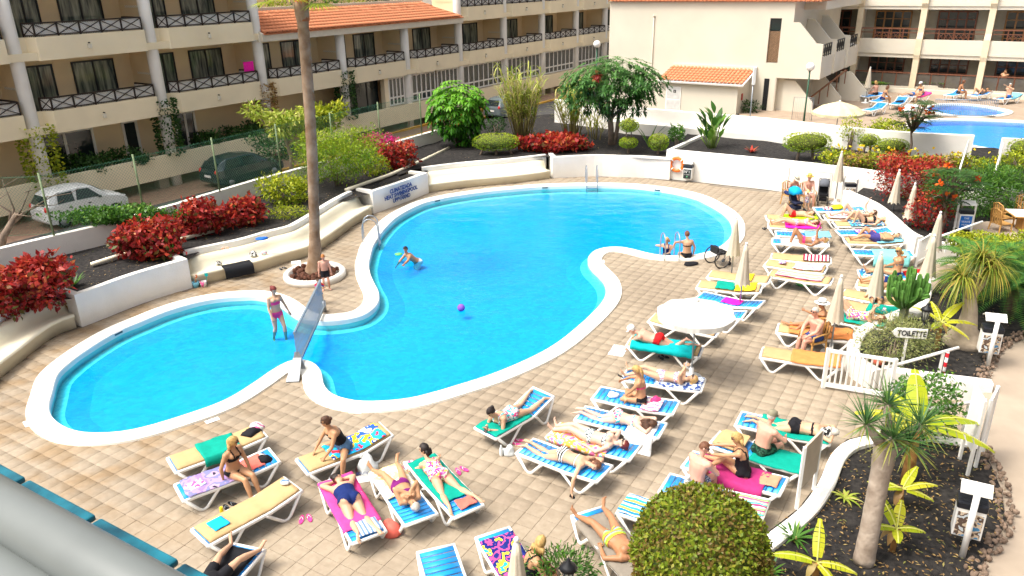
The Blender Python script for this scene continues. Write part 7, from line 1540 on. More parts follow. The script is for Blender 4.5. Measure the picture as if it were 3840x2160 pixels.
def car(label, p, rz, col, L=3.5, W=.74, Hh=1.5, low=False):
 t = thing('parked_car', label, 'car', p, rz, 'cars parked in the street'); k = L / 3.5; q = Hh / 1.5
 sec = [(0, .66, .36, .78, .80, .58), (.07, .73, .24, .90, .98, .58), (.30, W, .20, .93, 1.34, .55), (.62, W + .01, .20, .95, 1.47, .58), (1.5, W + .02, .20, .94, 1.50, .60), (2.05, W + .01, .20, .93, 1.42, .58), (2.62, W, .20, .91, 1.0, .60), (3.15, .71, .22, .80, .86, .58), (3.44, .62, .30, .62, .66, .5), (3.5, .55, .36, .55, .56, .45)]
 if low: sec = [(x, w, a, b, r if r < 1.1 else r - (.05 if x > .5 else .10), c) for x, w, a, b, r, c in sec]
 mb = MB(); n = 9; vs = []
 for x, w, a, b, r, c in sec: vs += [(x * k, y, z * q) for y, z in ((-w, a), (-w * 1.02, (a + b) / 2), (-w * .98, b), (-c, r), (0, r + .025), (c, r), (w * .98, b), (w * 1.02, (a + b) / 2), (w, a))]
 m = len(sec); mb.add(vs, [(i * n + j, i * n + j + 1, (i + 1) * n + j + 1, (i + 1) * n + j) for i in range(m - 1) for j in range(n - 1)] + [(i * n + n - 1, i * n, (i + 1) * n, (i + 1) * n + n - 1) for i in range(m - 1)] + [tuple(range(n)), tuple(range((m - 1) * n + n - 1, (m - 1) * n - 1, -1))], 0, False)
 body = obj('body', mb, col, t, bevel=.035); body.modifiers['b'].segments = 3
 def at(x):
  for s0, s1 in zip(sec, sec[1:]):
   if s0[0] <= x <= s1[0]: f = (x - s0[0]) / (s1[0] - s0[0]); return [u + (v - u) * f for u, v in zip(s0, s1)]
 def side_pt(x, f, sg): _, w, a, b, r, c = at(x); y = w * .98 + (c - w * .98) * f; z = b + (r - b) * f; return Vector((x * k, sg * (y + .012), z * q + .004))
 for sg in (1, -1):
  for x0, x1 in ((.50, 1.18), (1.26, 2.28)):
   m2 = MB(); hi = x1 - (.0 if x1 < 2 else .42); m2.plate([side_pt(x0, .12, sg), side_pt(x1, .12, sg), side_pt(hi, .86, sg), side_pt(x0 + .10, .86, sg)], .008, (0, sg, .3)); obj('side_window', m2, GLASS, t)
  m2 = MB(); m2.ell((.06 * k, sg * .60, .84 * q), (.08, .10, .14)); obj('tail_light', m2, mat('tail_red', (.55, .02, .015), .25, .1, spec=.6), t)
  m2 = MB(); m2.ell((3.30 * k, sg * .52, .70 * q), (.14, .12, .07)); obj('headlight', m2, mat('lamp_glass', (.6, .62, .62), .15, .05, spec=.7), t)
  m2 = MB(); m2.ell((2.18 * k, sg * (W + .10), .98 * q), (.07, .09, .06)); obj('wing_mirror', m2, BLACKM, t)
  for hx in (.95, 1.75): m2 = MB(); m2.ell((hx * k, sg * (W + .03), .80 * q), (.08, .015, .025)); obj('door_handle', m2, BLACKM if not low else col, t)
  for wx in (.60, 2.78):
   m2 = MB(); M9 = Matrix.Rotation(math.pi / 2, 4, 'X'); m3 = MB(); m3.lathe([(.12, -.09), (.25, -.09), (.28, -.05), (.28, .05), (.25, .09), (.12, .09)], 20); m2.add([M9 @ Vector(v) for v in m3.v], m3.f, 0, True); wv = obj('wheel', m2, mat('tyre', (.02, .02, .02), .9, .2), t, (wx * k, sg * (W - .08), .28)); m3 = MB(); m3.lathe([(.02, -.10), (.17, -.095), (.18, .0), (.17, .095), (.02, .10)], 16); m2 = MB(); m2.add([M9 @ Vector(v) for v in m3.v], m3.f, 0, True); obj('rim', m2, STEEL, wv)
 def mid(x, y, f=1.0): _, w, a, b, r, c = at(x); return Vector((x * k, y * c, (b + (r - b) * f) * q + .02))
 m2 = MB(); m2.plate([Vector((.06 * k - .01, -.5, .98 * q)), Vector((.06 * k - .01, .5, .98 * q)), Vector((.27 * k, .46, 1.31 * q)), Vector((.27 * k, -.46, 1.31 * q))], .03, (-1, 0, .6)); obj('rear_window', m2, GLASS, t)
 m2 = MB(); m2.plate([mid(2.10, -.9), mid(2.10, .9), mid(2.58, .95), mid(2.58, -.95)], .012, (.6, 0, 1)); obj('windscreen', m2, GLASS, t)
 m2 = MB(); m2.box((-.012, 0, .62 * q), (.02, .46, .11)); obj('number_plate', m2, WHITE, t); return t
rzc = math.atan2(E1.y, E1.x)
car('small silver-white hatchback parked behind the left fence', D(103, 577, .012) + E1 * .05, rzc, mat('paint_silver', (.66, .68, .68), .25, .03, 3, spec=.6))
car('dark blue-green hatchback parked behind the fence', D(528, 474, .012), rzc, mat('paint_dark', (.012, .028, .035), .2, .1, 3, spec=.7), 4.1, .82, 1.42, True)
car('grey car half hidden behind the umbrella tree and the reeds', D(1225, 300, .012) + E2 * .4, rzc, mat('paint_grey', (.12, .15, .16), .25, .05, 3, spec=.6), 4.0, .80, 1.45, True)
t = thing('bare_tree', 'leafless branching tree at the left edge in front of the white car', 'tree', D(-8, 660, SOILZ)); mb = MB(); mb.tube([(0, 0, 0), (.3, .2, .8), (.75, .5, 1.5)], [.16, .12, .08], 8)
for a in ((1.5, .8, 1.7), (1.2, .9, 2.3), (.5, .6, 2.6), (1.9, 1.1, 2.0), (.1, .3, 2.1), (1.0, .2, 1.5)): mb.tube([(.5, .33, 1.1), (.55 + a[0] * .25, .4 + a[1] * .2, 1.3 + a[2] * .12), a], [.06, .035, .010], 6); mb.tube([Vector(a) * .75 + Vector((.1, .1, .4)), Vector(a) + Vector((.35, .05, -.05)), Vector(a) + Vector((.6, .2, .1))], [.018, .012, .005], 5)
obj('trunk', mb, BARK, t)
_pp = [D(x, y, SOILZ + .10) for x, y in ((230, 665), (300, 643), (420, 610), (560, 575))]; mb = MB(); mb.tube(_pp, .07, 8); tag(obj('irrigation_pipe', mb, BENCHM), 'cream pipe lying along the foot of the left garden wall', 'pipe')
mb = MB(); mb.tube([D(x, y, SOILZ + .10) for x, y in ((870, 478), (980, 440), (1060, 405), (1130, 372))], .08, 8); tag(obj('irrigation_pipe', mb, BENCHM), 'cream pipe in the soil left of the umbrella tree', 'pipe')
mb = MB()
for s in (0, .45): mb.bar(FB(12 + s, 2.3, .5), FB(24, 2.3, .5 + s * .3), .08, .10)
tag(obj('yellow_barrier', mb, YEL), 'yellow barrier bars lying along the street behind the fence', 'barrier')
# ---- lettering on the wall
BLUL = mat('blue_lettering', (.02, .06, .22), .7)
pa, pb_ = D(962, 531), D(1066, 490); dd = (pb_ - pa).normalized(); nrm = Vector((dd.y, -dd.x, 0)); rzw = math.atan2(dd.y, dd.x)
for k, w in enumerate(('CLIMATIZADA', 'HEAT SWIMINGPOOL', 'UPPVÄRMD')):
 c = D(1008, 514); o = text('wall_lettering', w, .235, BLUL, Vector((c.x, c.y, .74 - k * .22)) + nrm * .09, (math.pi / 2, 0, rzw), None, .003, bold=.012); tag(o, ('blue painted word CLIMATIZADA on the white wall', 'blue painted words HEAT SWIMINGPOOL on the white wall', 'blue painted word UPPVÄRMD on the white wall')[k], 'lettering')
# ---- pool ladders, barrier, lifebuoy
def ladder(label, px, toward, w=.5):
 p = D(*px, .06); d = Vector((toward[0], toward[1], 0)).normalized(); s = Vector((-d.y, d.x, 0)); t = thing('pool_ladder', label, 'ladder', p, 0, 'steel pool ladders')
 for sg in (-1, 1): mb = MB(); o = s * (sg * w / 2); mb.tube(crom([o - d * .28, o - d * .28 + UPV * .62, o - d * .12 + UPV * .86, o + d * .12 + UPV * .86, o + d * .28 + UPV * .60, o + d * .30 - UPV * .5], 5), .022, 8); obj('handrail', mb, STEEL, t)
 for z in (-.12, -.35): mb = MB(); mb.bar(-s * w / 2 + d * .30 + UPV * z, s * w / 2 + d * .30 + UPV * z, .07, .03); obj('tread', mb, STEEL, t)
ladder('steel ladder on the left side of the big pool', (934, 604), (1, .1)); ladder('steel ladder at the far edge of the big pool', (1488, 463), (0, -1)); ladder('steel ladder beside the woman on the pool edge', (1684, 648), (-.1, 1))
N0, F0 = D(752, 926, .06), D(815, 782, .06); GALV = mat('galvanised', (.20, .25, .29), .5, .1, 8, metal=.2); t = thing('pool_barrier', 'grey steel barrier across the neck between the two pools', 'barrier'); dv = (F0 - N0); ln = dv.length; dn = dv.normalized()
mb = MB(); mb.bar(N0 + UPV * .98, F0 + UPV * .98, .05, .06); obj('top_rail', mb, GALV, t); mb = MB(); mb.bar(N0 + UPV * .10, F0 + UPV * .10, .05, .08); obj('bottom_rail', mb, GALV, t)
kb = int(ln / .12)
bar_ = MB(); bar_.bar((0, 0, .12), (0, 0, .96), .02, .02); bme = fixn(bar_.mesh('bar')); bme.materials.append(GALV)
for i in range(kb + 1): o = obj('bar', bme, STEEL, t); o.location = N0 + dn * (ln * i / kb)
sd = Vector((-dn.y, dn.x, 0)); mb = MB(); mb.plate([N0 + sd * .18 - dn * .05, N0 - sd * .18 - dn * .05, N0 - sd * .06 + UPV * .45, N0 + sd * .06 + UPV * .45], .03, dn); q0 = D(736, 962, .02); mb.plate([q0 + sd * .16, q0 - sd * .16, N0 - sd * .10 + UPV * .28, N0 + sd * .10 + UPV * .28], .03, UPV); obj('foot_plate', mb, STEEL, t); mb = MB(); mb.tube([F0 - UPV * .05 + dn * .05, F0 + UPV * .3 + dn * .05], .07, 10); obj('foot_socket', mb, STEEL, t)
def on_rw(x, y, z, off=.03):           # on the tall white retaining wall, at height z
 q = ray(x, y)
 for a, b in zip(_rp, _rp[1:]):
  d = (b - a).normalized(); n = Vector((d.y, -d.x, 0)); c = Vector((0, 0, H)) + q * ((a - Vector((0, 0, H))).dot(n) / q.dot(n))
  if (c - a).dot(d) <= (b - a).length: break
 return Vector((c.x, c.y, c.z if z is None else z)) + n * off, math.atan2(d.y, d.x), n
ORNG = mat('lifebuoy_orange', (.78, .17, .02), .5, .08); p, rz, n = on_rw(1704, 413, None, .10)
t = thing('lifebuoy', 'orange lifebuoy hung on the white retaining wall', 'lifebuoy', p, rz); mb = MB(); ns, nr_ = 28, 10; vs = [((.30 + .075 * math.cos(b)) * math.cos(a), .055 * math.sin(b), (.30 + .075 * math.cos(b)) * math.sin(a)) for a in np.linspace(0, 2 * math.pi, ns, False) for b in np.linspace(0, 2 * math.pi, nr_, False)]
mb.add(vs, [(i * nr_ + j, ((i + 1) % ns) * nr_ + j, ((i + 1) % ns) * nr_ + (j + 1) % nr_, i * nr_ + (j + 1) % nr_) for i in range(ns) for j in range(nr_)], 0, True); obj('ring', mb, ORNG, t)
for k in range(4): a = math.pi / 4 + k * math.pi / 2; mb = MB(); mb.tube([(.30 * math.cos(a - .08), 0, .30 * math.sin(a - .08)), (.30 * math.cos(a + .08), 0, .30 * math.sin(a + .08))], .082, 10, flat=(.75, 1), ref=(0, 1, 0)); obj('band', mb, WHITE, t)
mb = MB(); mb.tube([(0, .05, .52), (0, 0, .36)], .012, 5); obj('rope', mb, WHITE, t)
def bin_(name, label, p, rz, art, words=None, posts=True, h=1.15, roof=True):
 """litter box between posts with a roof lid and a black bag"""
 t = thing(name, label, 'litter bin', p, rz)
 if posts:
  for sx in (-.27, .27): mb = MB(); mb.bar((sx, 0, 0), (sx, 0, h), .055, .055); obj('post', mb, PLASTIC, t)
 mb = MB(); mb.box((0, 0, h * .47), (.42, .30, .55)); obj('box', mb, PLASTIC, t, bevel=.015)
 mb = MB(); mb.box((0, 0, h * .47 + .32), (.44, .33, .14)); obj('bin_bag', mb, mat('bag_black', (.012, .014, .02), .35, .3, 9, .5, 20), t, bevel=.03)
 if roof: mb = MB(); mb.plate([(-.22, -.19, h - .04), (.22, -.19, h - .04), (.22, 0, h + .08), (-.22, 0, h + .08)], .02, UPV); mb.plate([(-.22, .19, h - .04), (.22, .19, h - .04), (.22, .001, h + .08), (-.22, .001, h + .08)], .02, UPV); obj('lid_roof', mb, PLASTIC, t)
 mb = MB(); mb.box((0, -.158, h * .45), (.36, .012, .44)); obj('advert_panel', mb, art, t)
 for k, (w, s, z, m) in enumerate(words or ()): text('lettering', w, s, m, (0, -.166, h * .45 + z), (math.pi / 2, 0, 0), t, .001)
 return t
WTXT = mat('white_lettering', (.8, .8, .78), .6)
p, rz, n = on_rw(1735, 428, 0, .22); t = bin_('litter_bin', 'white bin box with a black N°1 panel on the retaining wall', p, rz, mat('advert_black', (.02, .03, .03), .4), [('N°1', .17, .10, WTXT), ('EL CLASICO', .05, -.03, WTXT), ('●', .08, -.13, mat('green_logo', (.1, .45, .2), .5))], posts=False, h=.95)
adv2 = pattern('advert_food', [(.55, .60, .62), (.12, .08, .06), (.62, .50, .36), (.08, .25, .45)], 'mix', 7); bin_('litter_bin', 'white bin with a food advert beside the pushchairs', D(2132, 515), R(-8), adv2)
bin_('litter_bin', 'white bin with a blue advert near the wooden chairs', D(2418, 592, .55), R(-12), mat('advert_blue', (.01, .14, .50), .4), [('THE', .09, .14, WTXT), ('WAVE', .10, .02, WTXT), ('MUSIC', .08, -.09, WTXT)])
for px, lab in (((2478, 908), 'white bin on a post with a roof lid left of the cycad'), ((2420, 1372), 'white bin on a post with a roof lid at the lower right')):
 t = bin_('litter_bin', lab, D(*px, PZ if px[1] < 1000 else PZ), R(-28 if px[1] > 1000 else -20), adv2, posts=False, h=1.15); mb = MB(); mb.tube([(0, -.28, -.05), (0, -.28, 1.2)], .05, 10); obj('post', mb, PLASTIC, t); mb = MB(); mb.tube([(.1, .22, -.05), (.1, .2, .4)], .04, 8); obj('rear_post', mb, PLASTIC, t)
# cupboard doors in the retaining wall
p, rz, n = on_rw(2034, 468, .58, .03); t = thing('wall_cupboard', 'white cupboard doors in the retaining wall behind the family', 'cupboard', p, rz)
for k in (-1, 1): mb = MB(); mb.box((k * .43, 0, 0), (.84, .04, 1.0)); dr = obj('door', mb, PLASTIC, t, bevel=.01); mb = MB(); [mb.box((k * .43 - .3 + q * .15, -.024, 0), (.11, .01, .86)) for q in range(5)]; obj('door_rib', mb, WHITE, dr)
mb = MB(); mb.bar((-.9, 0, .54), (.9, 0, .54), .05, .06); mb.bar((-.9, 0, -.5), (-.9, 0, .54), .05, .05); mb.bar((.9, 0, -.5), (.9, 0, .54), .05, .05); obj('frame', mb, WHITE, t)
# ---- umbrellas
CANV = mat('canvas_cream', (.60, .53, .41), .85, .06, 4, .3, 30); CANW = mat('canvas_white', (.62, .60, .55), .8, .07, 4, .6, 12); CANY = mat('canvas_yellow', (.60, .53, .33), .85, .05, 3, .25, 25)
def closed_umbrella(label, top, z0=0.0, hh=2.3, base=None):
 T = D(*top, z0 + hh); B = Vector((T.x, T.y, z0)) if base is None else D(*base, z0)
 if base is not None and (Vector((T.x, T.y, 0)) - Vector((B.x, B.y, 0))).length > .35: dxy = Vector((T.x - B.x, T.y - B.y, 0)); dxy.length = .35; T = Vector((B.x, B.y, T.z)) + dxy
 t = thing('closed_umbrella', label, 'umbrella', B, random.uniform(0, 6), 'closed cream umbrellas'); ax = (T - B); ax.rotate(Matrix.Rotation(-t.rotation_euler[2], 3, 'Z'))
 mb = MB(); mb.tube([(0, 0, 0), ax * .98], .022, 8); obj('pole', mb, STEEL, t); mb = MB(); mb.lathe([(.24, 0), (.24, .05), (.06, .08), (.05, .28)], 18); obj('base', mb, PLASTIC, t)
 mb = MB(); n = 24; vs = []; prof = [(.43, .20), (.46, .185), (.60, .145), (.75, .105), (.88, .07), (.955, .045)]
 for f, r in prof:
  for j in range(n): a = 2 * math.pi * j / n; rr = r * (1 + (.24 if j % 3 == 0 else -.12) * (1 - f * .6)); vs.append(ax * f + Vector((rr * math.cos(a), rr * math.sin(a), (.03 if j % 3 else -.03) if f < .45 else 0)))
 m = len(prof); mb.add(vs, [(i * n + j, i * n + (j + 1) % n, (i + 1) * n + (j + 1) % n, (i + 1) * n + j) for i in range(m - 1) for j in range(n)] + [tuple(range((m - 1) * n, m * n))], 0, True); obj('canopy', mb, CANV, t)
 mb = MB(); mb.ell(ax * .985, (.04, .04, .045)); mb.lathe([(.03, -.02), (.035, .02)], 10, ax * .955); obj('finial', mb, PLASTIC, t); return t
for lab, top, base in (('closed umbrella beside the wheelchair', (1851, 570), (1838, 712)), ('closed umbrella between the yellow towel and the open umbrella', (1884, 641), (1858, 790)), ('closed umbrella behind the man in the wooden chair', (2112, 723), (2088, 890)), ('closed umbrella left of the cactus', (2205, 676), (2188, 822)), ('closed umbrella right of the cactus', (2337, 635), (2318, 770)), ('closed umbrella farther back beside the white steps', (2353, 583), (2335, 700)), ('closed umbrella against the curved wall by the man in purple shorts', (2295, 495), (2276, 612)), ('closed umbrella against the curved wall by the red shrub', (2265, 463), (2238, 570)), ('closed umbrella beside the bin and the pushchairs', (2114, 400), (2100, 512)), ('closed umbrella at the bottom edge beside the curly-haired woman', (1299, 1352), None), ('closed umbrella showing its tip behind the round bush', (1731, 1195), None)): closed_umbrella(lab, top, 0, 2.3, base)
closed_umbrella('closed umbrella on the upper terrace', (2190, 168), DECK_Z, 2.3)
def open_umbrella(label, c, z, r, m, n=10, z0=0.0, rise=.32, sc=12):
 C = D(*c, z); t = thing('open_umbrella', label, 'umbrella', (C.x, C.y, z0), R(10)); h = z - z0; mb = MB(); vs = []; rings = [(0.02, 0), (.35, -.09), (.7, -.20), (1.0, -rise)]
 for f, dz in rings:
  for j in range(n * 4): a = 2 * math.pi * j / (n * 4); ph = abs(((j % 4) - 0) / 4 - .5) * 2; rr = r * f * (.955 + .045 * ph); vs.append((rr * math.cos(a), rr * math.sin(a), h + dz * (r / .95) + .02 * f * (ph - .5)))
 N2 = n * 4
 for j in range(N2): a = 2 * math.pi * j / N2; ph = abs((j % 4) / 4 - .5) * 2; rr = r * (.955 + .045 * ph); vs.append((rr * math.cos(a), rr * math.sin(a), h - rise * (r / .95) - .12 - .05 * (1 - ph) + .02))
 mb.add(vs, [(i * N2 + j, i * N2 + (j + 1) % N2, (i + 1) * N2 + (j + 1) % N2, (i + 1) * N2 + j) for i in range(4) for j in range(N2)], 0, False); o = obj('canopy', mb, m, t)
 for k in range(n): a = 2 * math.pi * (k + .5) / n * 1.0; mb = MB(); mb.tube([(0, 0, h - .03), (r * .95 * math.cos(a), r * .95 * math.sin(a), h - rise * (r / .95) - .01)], .008, 5); obj('rib', mb, STEEL, t)
 mb = MB(); mb.tube([(0, 0, 0), (0, 0, h)], .022, 8); obj('pole', mb, STEEL, t); mb = MB(); mb.lathe([(.26, 0), (.26, .05), (.06, .08), (.05, .3)], 18); obj('base', mb, PLASTIC, t); mb = MB(); mb.lathe([(.05, h - .01), (.05, h + .03), (.02, h + .06)], 10); obj('finial', mb, PLASTIC, t)
open_umbrella('open white umbrella shading loungers by the pool', (1753, 757), 2.05, .92, CANW); open_umbrella('open pale yellow umbrella on the upper terrace', (2113, 255), 3.0, 1.28, CANY, 12, DECK_Z, .40)
# ---- wheelchair, pushchairs, chairs, table
t = thing('wheelchair', 'empty black wheelchair at the pool edge', 'wheelchair', D(1803, 668), R(20))
for sg in (-1, 1):
 mb = MB(); vs = [((.30 + .022 * math.cos(b)) * math.cos(a), sg * (.30 - .0) + .022 * math.sin(b) + sg * .04 * 0, .31 + (.30 + .022 * math.cos(b)) * math.sin(a)) for a in np.linspace(0, 2 * math.pi, 28, False) for b in np.linspace(0, 2 * math.pi, 6, False)]; mb.add(vs, [(i * 6 + j, ((i + 1) % 28) * 6 + j, ((i + 1) % 28) * 6 + (j + 1) % 6, i * 6 + (j + 1) % 6) for i in range(28) for j in range(6)], 0, True); w = obj('wheel', mb, BLACKM, t); mb = MB()
 for k in range(12): a = k * math.pi / 6; mb.tube([(0, sg * .30, .31), (.30 * math.cos(a), sg * .30, .31 + .30 * math.sin(a))], .004, 3)
 obj('spoke', mb, STEEL, w); mb = MB(); mb.ell((.38, sg * .18, .07), (.07, .02, .07)); obj('caster', mb, BLACKM, t)
mb = MB(); mb.box((.08, 0, .48), (.42, .44, .07)); obj('seat', mb, BLACKM, t, bevel=.02); mb = MB(); mb.box((-.14, 0, .58), (.06, .44, .24)); obj('backrest', mb, BLACKM, t, bevel=.02); mb = MB(); [mb.tube([(-.14, s, .68), (-.14, s, .45), (.32, s, .44), (.42, s * .6, .12)], .015, 6) for s in (-.2, .2)]; obj('frame', mb, STEEL, t)
def pushchair(label, p, rz, hood, seat):
 t = thing('pushchair', label, 'pushchair', p, rz)
 for x, y in ((-.28, -.22), (-.28, .22), (.38, -.18), (.38, .18)): mb = MB(); M9 = Matrix.Rotation(math.pi / 2, 4, 'X'); m3 = MB(); m3.lathe([(.02, -.02), (.10, -.02), (.11, 0), (.10, .02), (.02, .02)], 14); mb.add([M9 @ Vector(v) for v in m3.v], m3.f, 0, True); obj('wheel', mb, BLACKM, t, (x, y, .11))
 mb = MB(); [mb.tube([(.38, s, .12), (0, s, .45), (-.32, s, .98)], .014, 6) for s in (-.2, .2)]; [mb.tube([(-.28, s, .12), (.0, s, .5)], .014, 6) for s in (-.2, .2)]; mb.tube([(-.32, -.2, .98), (-.32, .2, .98)], .016, 6); obj('frame', mb, BLACKM, t)
 mb = MB(); mb.box((.08, 0, .42), (.38, .36, .08)); mb.plate([(-.10, -.18, .44), (-.10, .18, .44), (-.26, .18, .88), (-.26, -.18, .88)], .06, (-1, 0, -.3)); obj('seat', mb, seat, t, bevel=.02)
 mb = MB(); n = 8; vs = []
 for i in range(5):
  a = R(10 + i * 32)
  for j in range(n + 1): b = math.pi * j / n; vs.append((-.10 + .34 * math.cos(a) * (.55 + .45 * math.sin(b)), .21 * math.cos(b), .72 + .32 * math.sin(a) * math.sin(b) ** .5 + .02))
 mb.add(vs, [(i * 9 + j, i * 9 + j + 1, (i + 1) * 9 + j + 1, (i + 1) * 9 + j) for i in range(4) for j in range(n)], 0, True); o = obj('hood', mb, hood, t); o.modifiers.new('s', 'SOLIDIFY').thickness = .012
 mb = MB(); mb.box((.02, 0, .22), (.42, .32, .14)); obj('basket', mb, seat, t, bevel=.03)
pushchair('pushchair with a bright blue hood beside the seated family', D(1998, 533), R(-70), mat('cloth_azure', (.0, .36, .72), .8, .1, 8), cloth('dark_navy', (.015, .02, .05))); pushchair('pushchair with a grey hood and shopping bags by the retaining wall', D(2068, 512), R(-110), cloth('grey_hood', (.12, .13, .15)), C_BLACK)
CHW = mat('chair_wood', (.50, .27, .08), .5, .15, 7, spec=.4)
def armchair(label, p, rz, group='wooden-look armchairs'):
 t = thing('garden_armchair', label, 'chair', p, rz, group); mb = MB(); mb.box((0, 0, .42), (.46, .46, .035)); obj('seat', mb, CHW, t, bevel=.012); b_ = MB(); b_.tube([(-.22, -.22, .42), (-.22, -.30, .9), (0, -.32, .97), (.22, -.30, .9), (.22, -.22, .42)], .022, 6); [b_.bar((x, -.225, .44), (x, -.30, .92), .05, .015) for x in (-.14, -.05, .05, .14)]; obj('backrest', b_, CHW, t)
 for s in (-1, 1): mb = MB(); mb.tube([(s * .25, -.26, .66), (s * .27, 0, .68), (s * .26, .24, .64), (s * .25, .23, .42)], .024, 6, flat=(1, .7)); obj('armrest', mb, CHW, t)
 for x in (-.22, .22):
  for y in (-.22, .22): mb = MB(); mb.bar((x, y, .42), (x * 1.12, y * 1.15, 0), .045, .045); obj('leg', mb, CHW, t)
 return t
def seated(label, p, rz, lean=.1, **kw):
 M = Matrix.Translation(p) @ Matrix.Rotation(rz, 4, 'Z'); P = sit(lambda x: .44, 0, -.06, Y_, lean=lean, wr=kw.pop('wr', None), face=kw.pop('face', None)); return person(label, M, P, **kw)
armchair('wooden armchair under the man in blue shorts', D(2040, 893), R(112)); seated('white-haired man in blue shorts seated in a wooden armchair', D(2040, 893), R(112), .12, skin='pink', sex='m', fat=1.12, hair=('short', 'grey'), suit=[('trunks', C_BLUSH)], glasses=True)
armchair('wooden armchair under the bowed man in a straw hat', D(1985, 515), R(205)); seated('man in a pale straw hat bowing his head by the blue pushchair', D(1985, 515), R(205), .4, face=Y_ - Z_ * .9, skin='pink', sex='m', hair=('short', 'grey'), suit=[('trunks', C_BLUSH)], hat=('brim', cloth('straw_pale', (.72, .66, .50)), C_BLACK), vox=.019)
armchair('wooden armchair under the bare-chested man with a child', D(2028, 518), R(185)); seated('bare-chested man in an ochre hat seated before the cupboard doors', D(2028, 518), R(185), .0, skin='pink', sex='m', fat=1.05, hair=('short', 'brown'), suit=[('trunks', C_BIKP)], hat=('brim', cloth('straw_ochre', (.60, .42, .10)), C_BLACK), glasses=True, vox=.019)
P = stand(.52); person('small child in a straw hat and print suit at the seated man\'s knees', Matrix.Translation(D(2026, 533)) @ Matrix.Rotation(R(185), 4, 'Z'), P, skin='fair', k=.52, hair=('short', 'blonde'), suit=[('onepiece', C_BIKP)], hat=('brim', cloth('straw_yellow', (.72, .60, .24)), None), vox=.014)
TZ = .55; armchair('wooden armchair nearest the hedge at the right edge table', D(2512, 590, TZ), R(-78)); armchair('wooden armchair tucked behind the right edge table', D(2570, 560, TZ), R(170)); armchair('second wooden armchair stacked close to the hedge table', D(2518, 575, TZ), R(-82))
t = thing('garden_table', 'white-topped wooden table at the right edge', 'table', D(2566, 588, TZ), R(-10)); mb = MB(); mb.box((0, 0, .74), (.9, .9, .03)); obj('table_top', mb, PLASTIC, t); mb = MB(); mb.box((0, 0, .715), (.94, .94, .03)); obj('table_frame', mb, CHW, t); mb = MB(); mb.box((0, 0, .35), (.2, .5, .7)); obj('pedestal', mb, CHW, t)
# ---- terrace edge on the right: walls, steps, rails, gate, signs, lamps
def rim2(px, z1, th, label, side, z0=0.0):
 path = resample(crom([D(x, y, z1) for x, y in px], 5), .25); mb = MB(); sweep(mb, [Vector((p.x, p.y, 0)) for p in path], [(0, z0), (0, z1 - .03), (-.03 * side, z1), (-(th - .03) * side, z1), (-th * side, z1 - .03), (-th * side, z0)]); return tag(obj('garden_wall', mb, WALLW), label, 'wall')
rim2([(2140, 478), (2152, 484), (2199, 504), (2232, 524), (2265, 551), (2299, 581), (2325, 594)], .80, .3, 'curved white wall beside the right row of loungers', -1); rim2([(2350, 606), (2400, 608), (2450, 614)], .75, .2, 'short white wall above the ponytail palm', -1); rim2([(2338, 690), (2346, 730), (2330, 772), (2310, 790)], .55, .45, 'white wall end behind the closed umbrellas', -1)
_rs = [D(x, y, .66) for x, y in ((2150, 488), (2199, 510), (2232, 530), (2265, 556), (2299, 586), (2325, 600), (2400, 615), (2470, 620), (2640, 640), (2700, 470), (2400, 450), (2262, 446), (2200, 450))]; tag(obj('planting_bed', soil_sheet([(p.x, p.y) for p in _rs], .64, .04, .4), SOIL), kind='structure')
_ps = [D(x, y, TZ) for x, y in ((2440, 570), (2640, 555), (2640, 640), (2480, 640), (2440, 600))]; tag(obj('terrace_corner', fill([[(p.x, p.y) for p in _ps]], .70 - .0), PATHM), kind='structure')
def handrail(label, a, b, za, zb, posts):
 A, B = D(*a, za), D(*b, zb); t = thing('handrail', label, 'handrail'); mb = MB(); mb.tube([A, B], .035, 8); obj('rail', mb, PLASTIC, t)
 for f, zt in posts: q = A.lerp(B, f); mb = MB(); mb.bar(Vector((q.x, q.y, zt)), q, .05, .05); obj('post', mb, PLASTIC, t)
handrail('white sloping handrail above the clay pot', (2222, 927), (2412, 874), .75, 1.25, ((.04, .4), (.80, .4))); handrail('white handrail behind the torn banana leaves', (2308, 1033), (2482, 1006), 1.0, 1.15, ((.75, .3),)); handrail('white sloping handrail in front of the blue bin', (2350, 600), (2472, 557), 1.1, 1.6, ((.3, .6),)); handrail('white handrail on the steps below the upper pool', (2410, 440), (2437, 353), 1.6, 2.4, ((.02, 1.2), (.98, 1.2))); handrail('second white handrail on the steps below the upper pool', (2500, 445), (2524, 360), 1.6, 2.4, ((.02, 1.2), (.98, 1.2)))
def gate(label, a, b, h):
 A, B = D(*a), D(*b); B.z = A.z; t = thing('white_gate', label, 'gate'); d = (B - A); n = int(d.length / .11); mb = MB(); mb.bar(A + UPV * h, B + UPV * h, .06, .07); mb.bar(A + UPV * .12, B + UPV * .12, .06, .10); obj('gate_frame', mb, PLASTIC, t)
 for f in (0, 1): q = A.lerp(B, f); mb = MB(); mb.bar(q + UPV * .02, q + UPV * (h + .05), .08, .08); obj('post', mb, PLASTIC, t)
 for i in range(1, n): q = A.lerp(B, i / n); mb = MB(); mb.bar(q + UPV * .15, q + UPV * (h - .02), .03, .035); obj('bar', mb, PLASTIC, t)
gate('white slatted gate beside the orange towel', (2070, 977), (2235, 1005), 1.0); gate('small white gate at the steps by the closed umbrellas', (2302, 672), (2330, 655), .9)
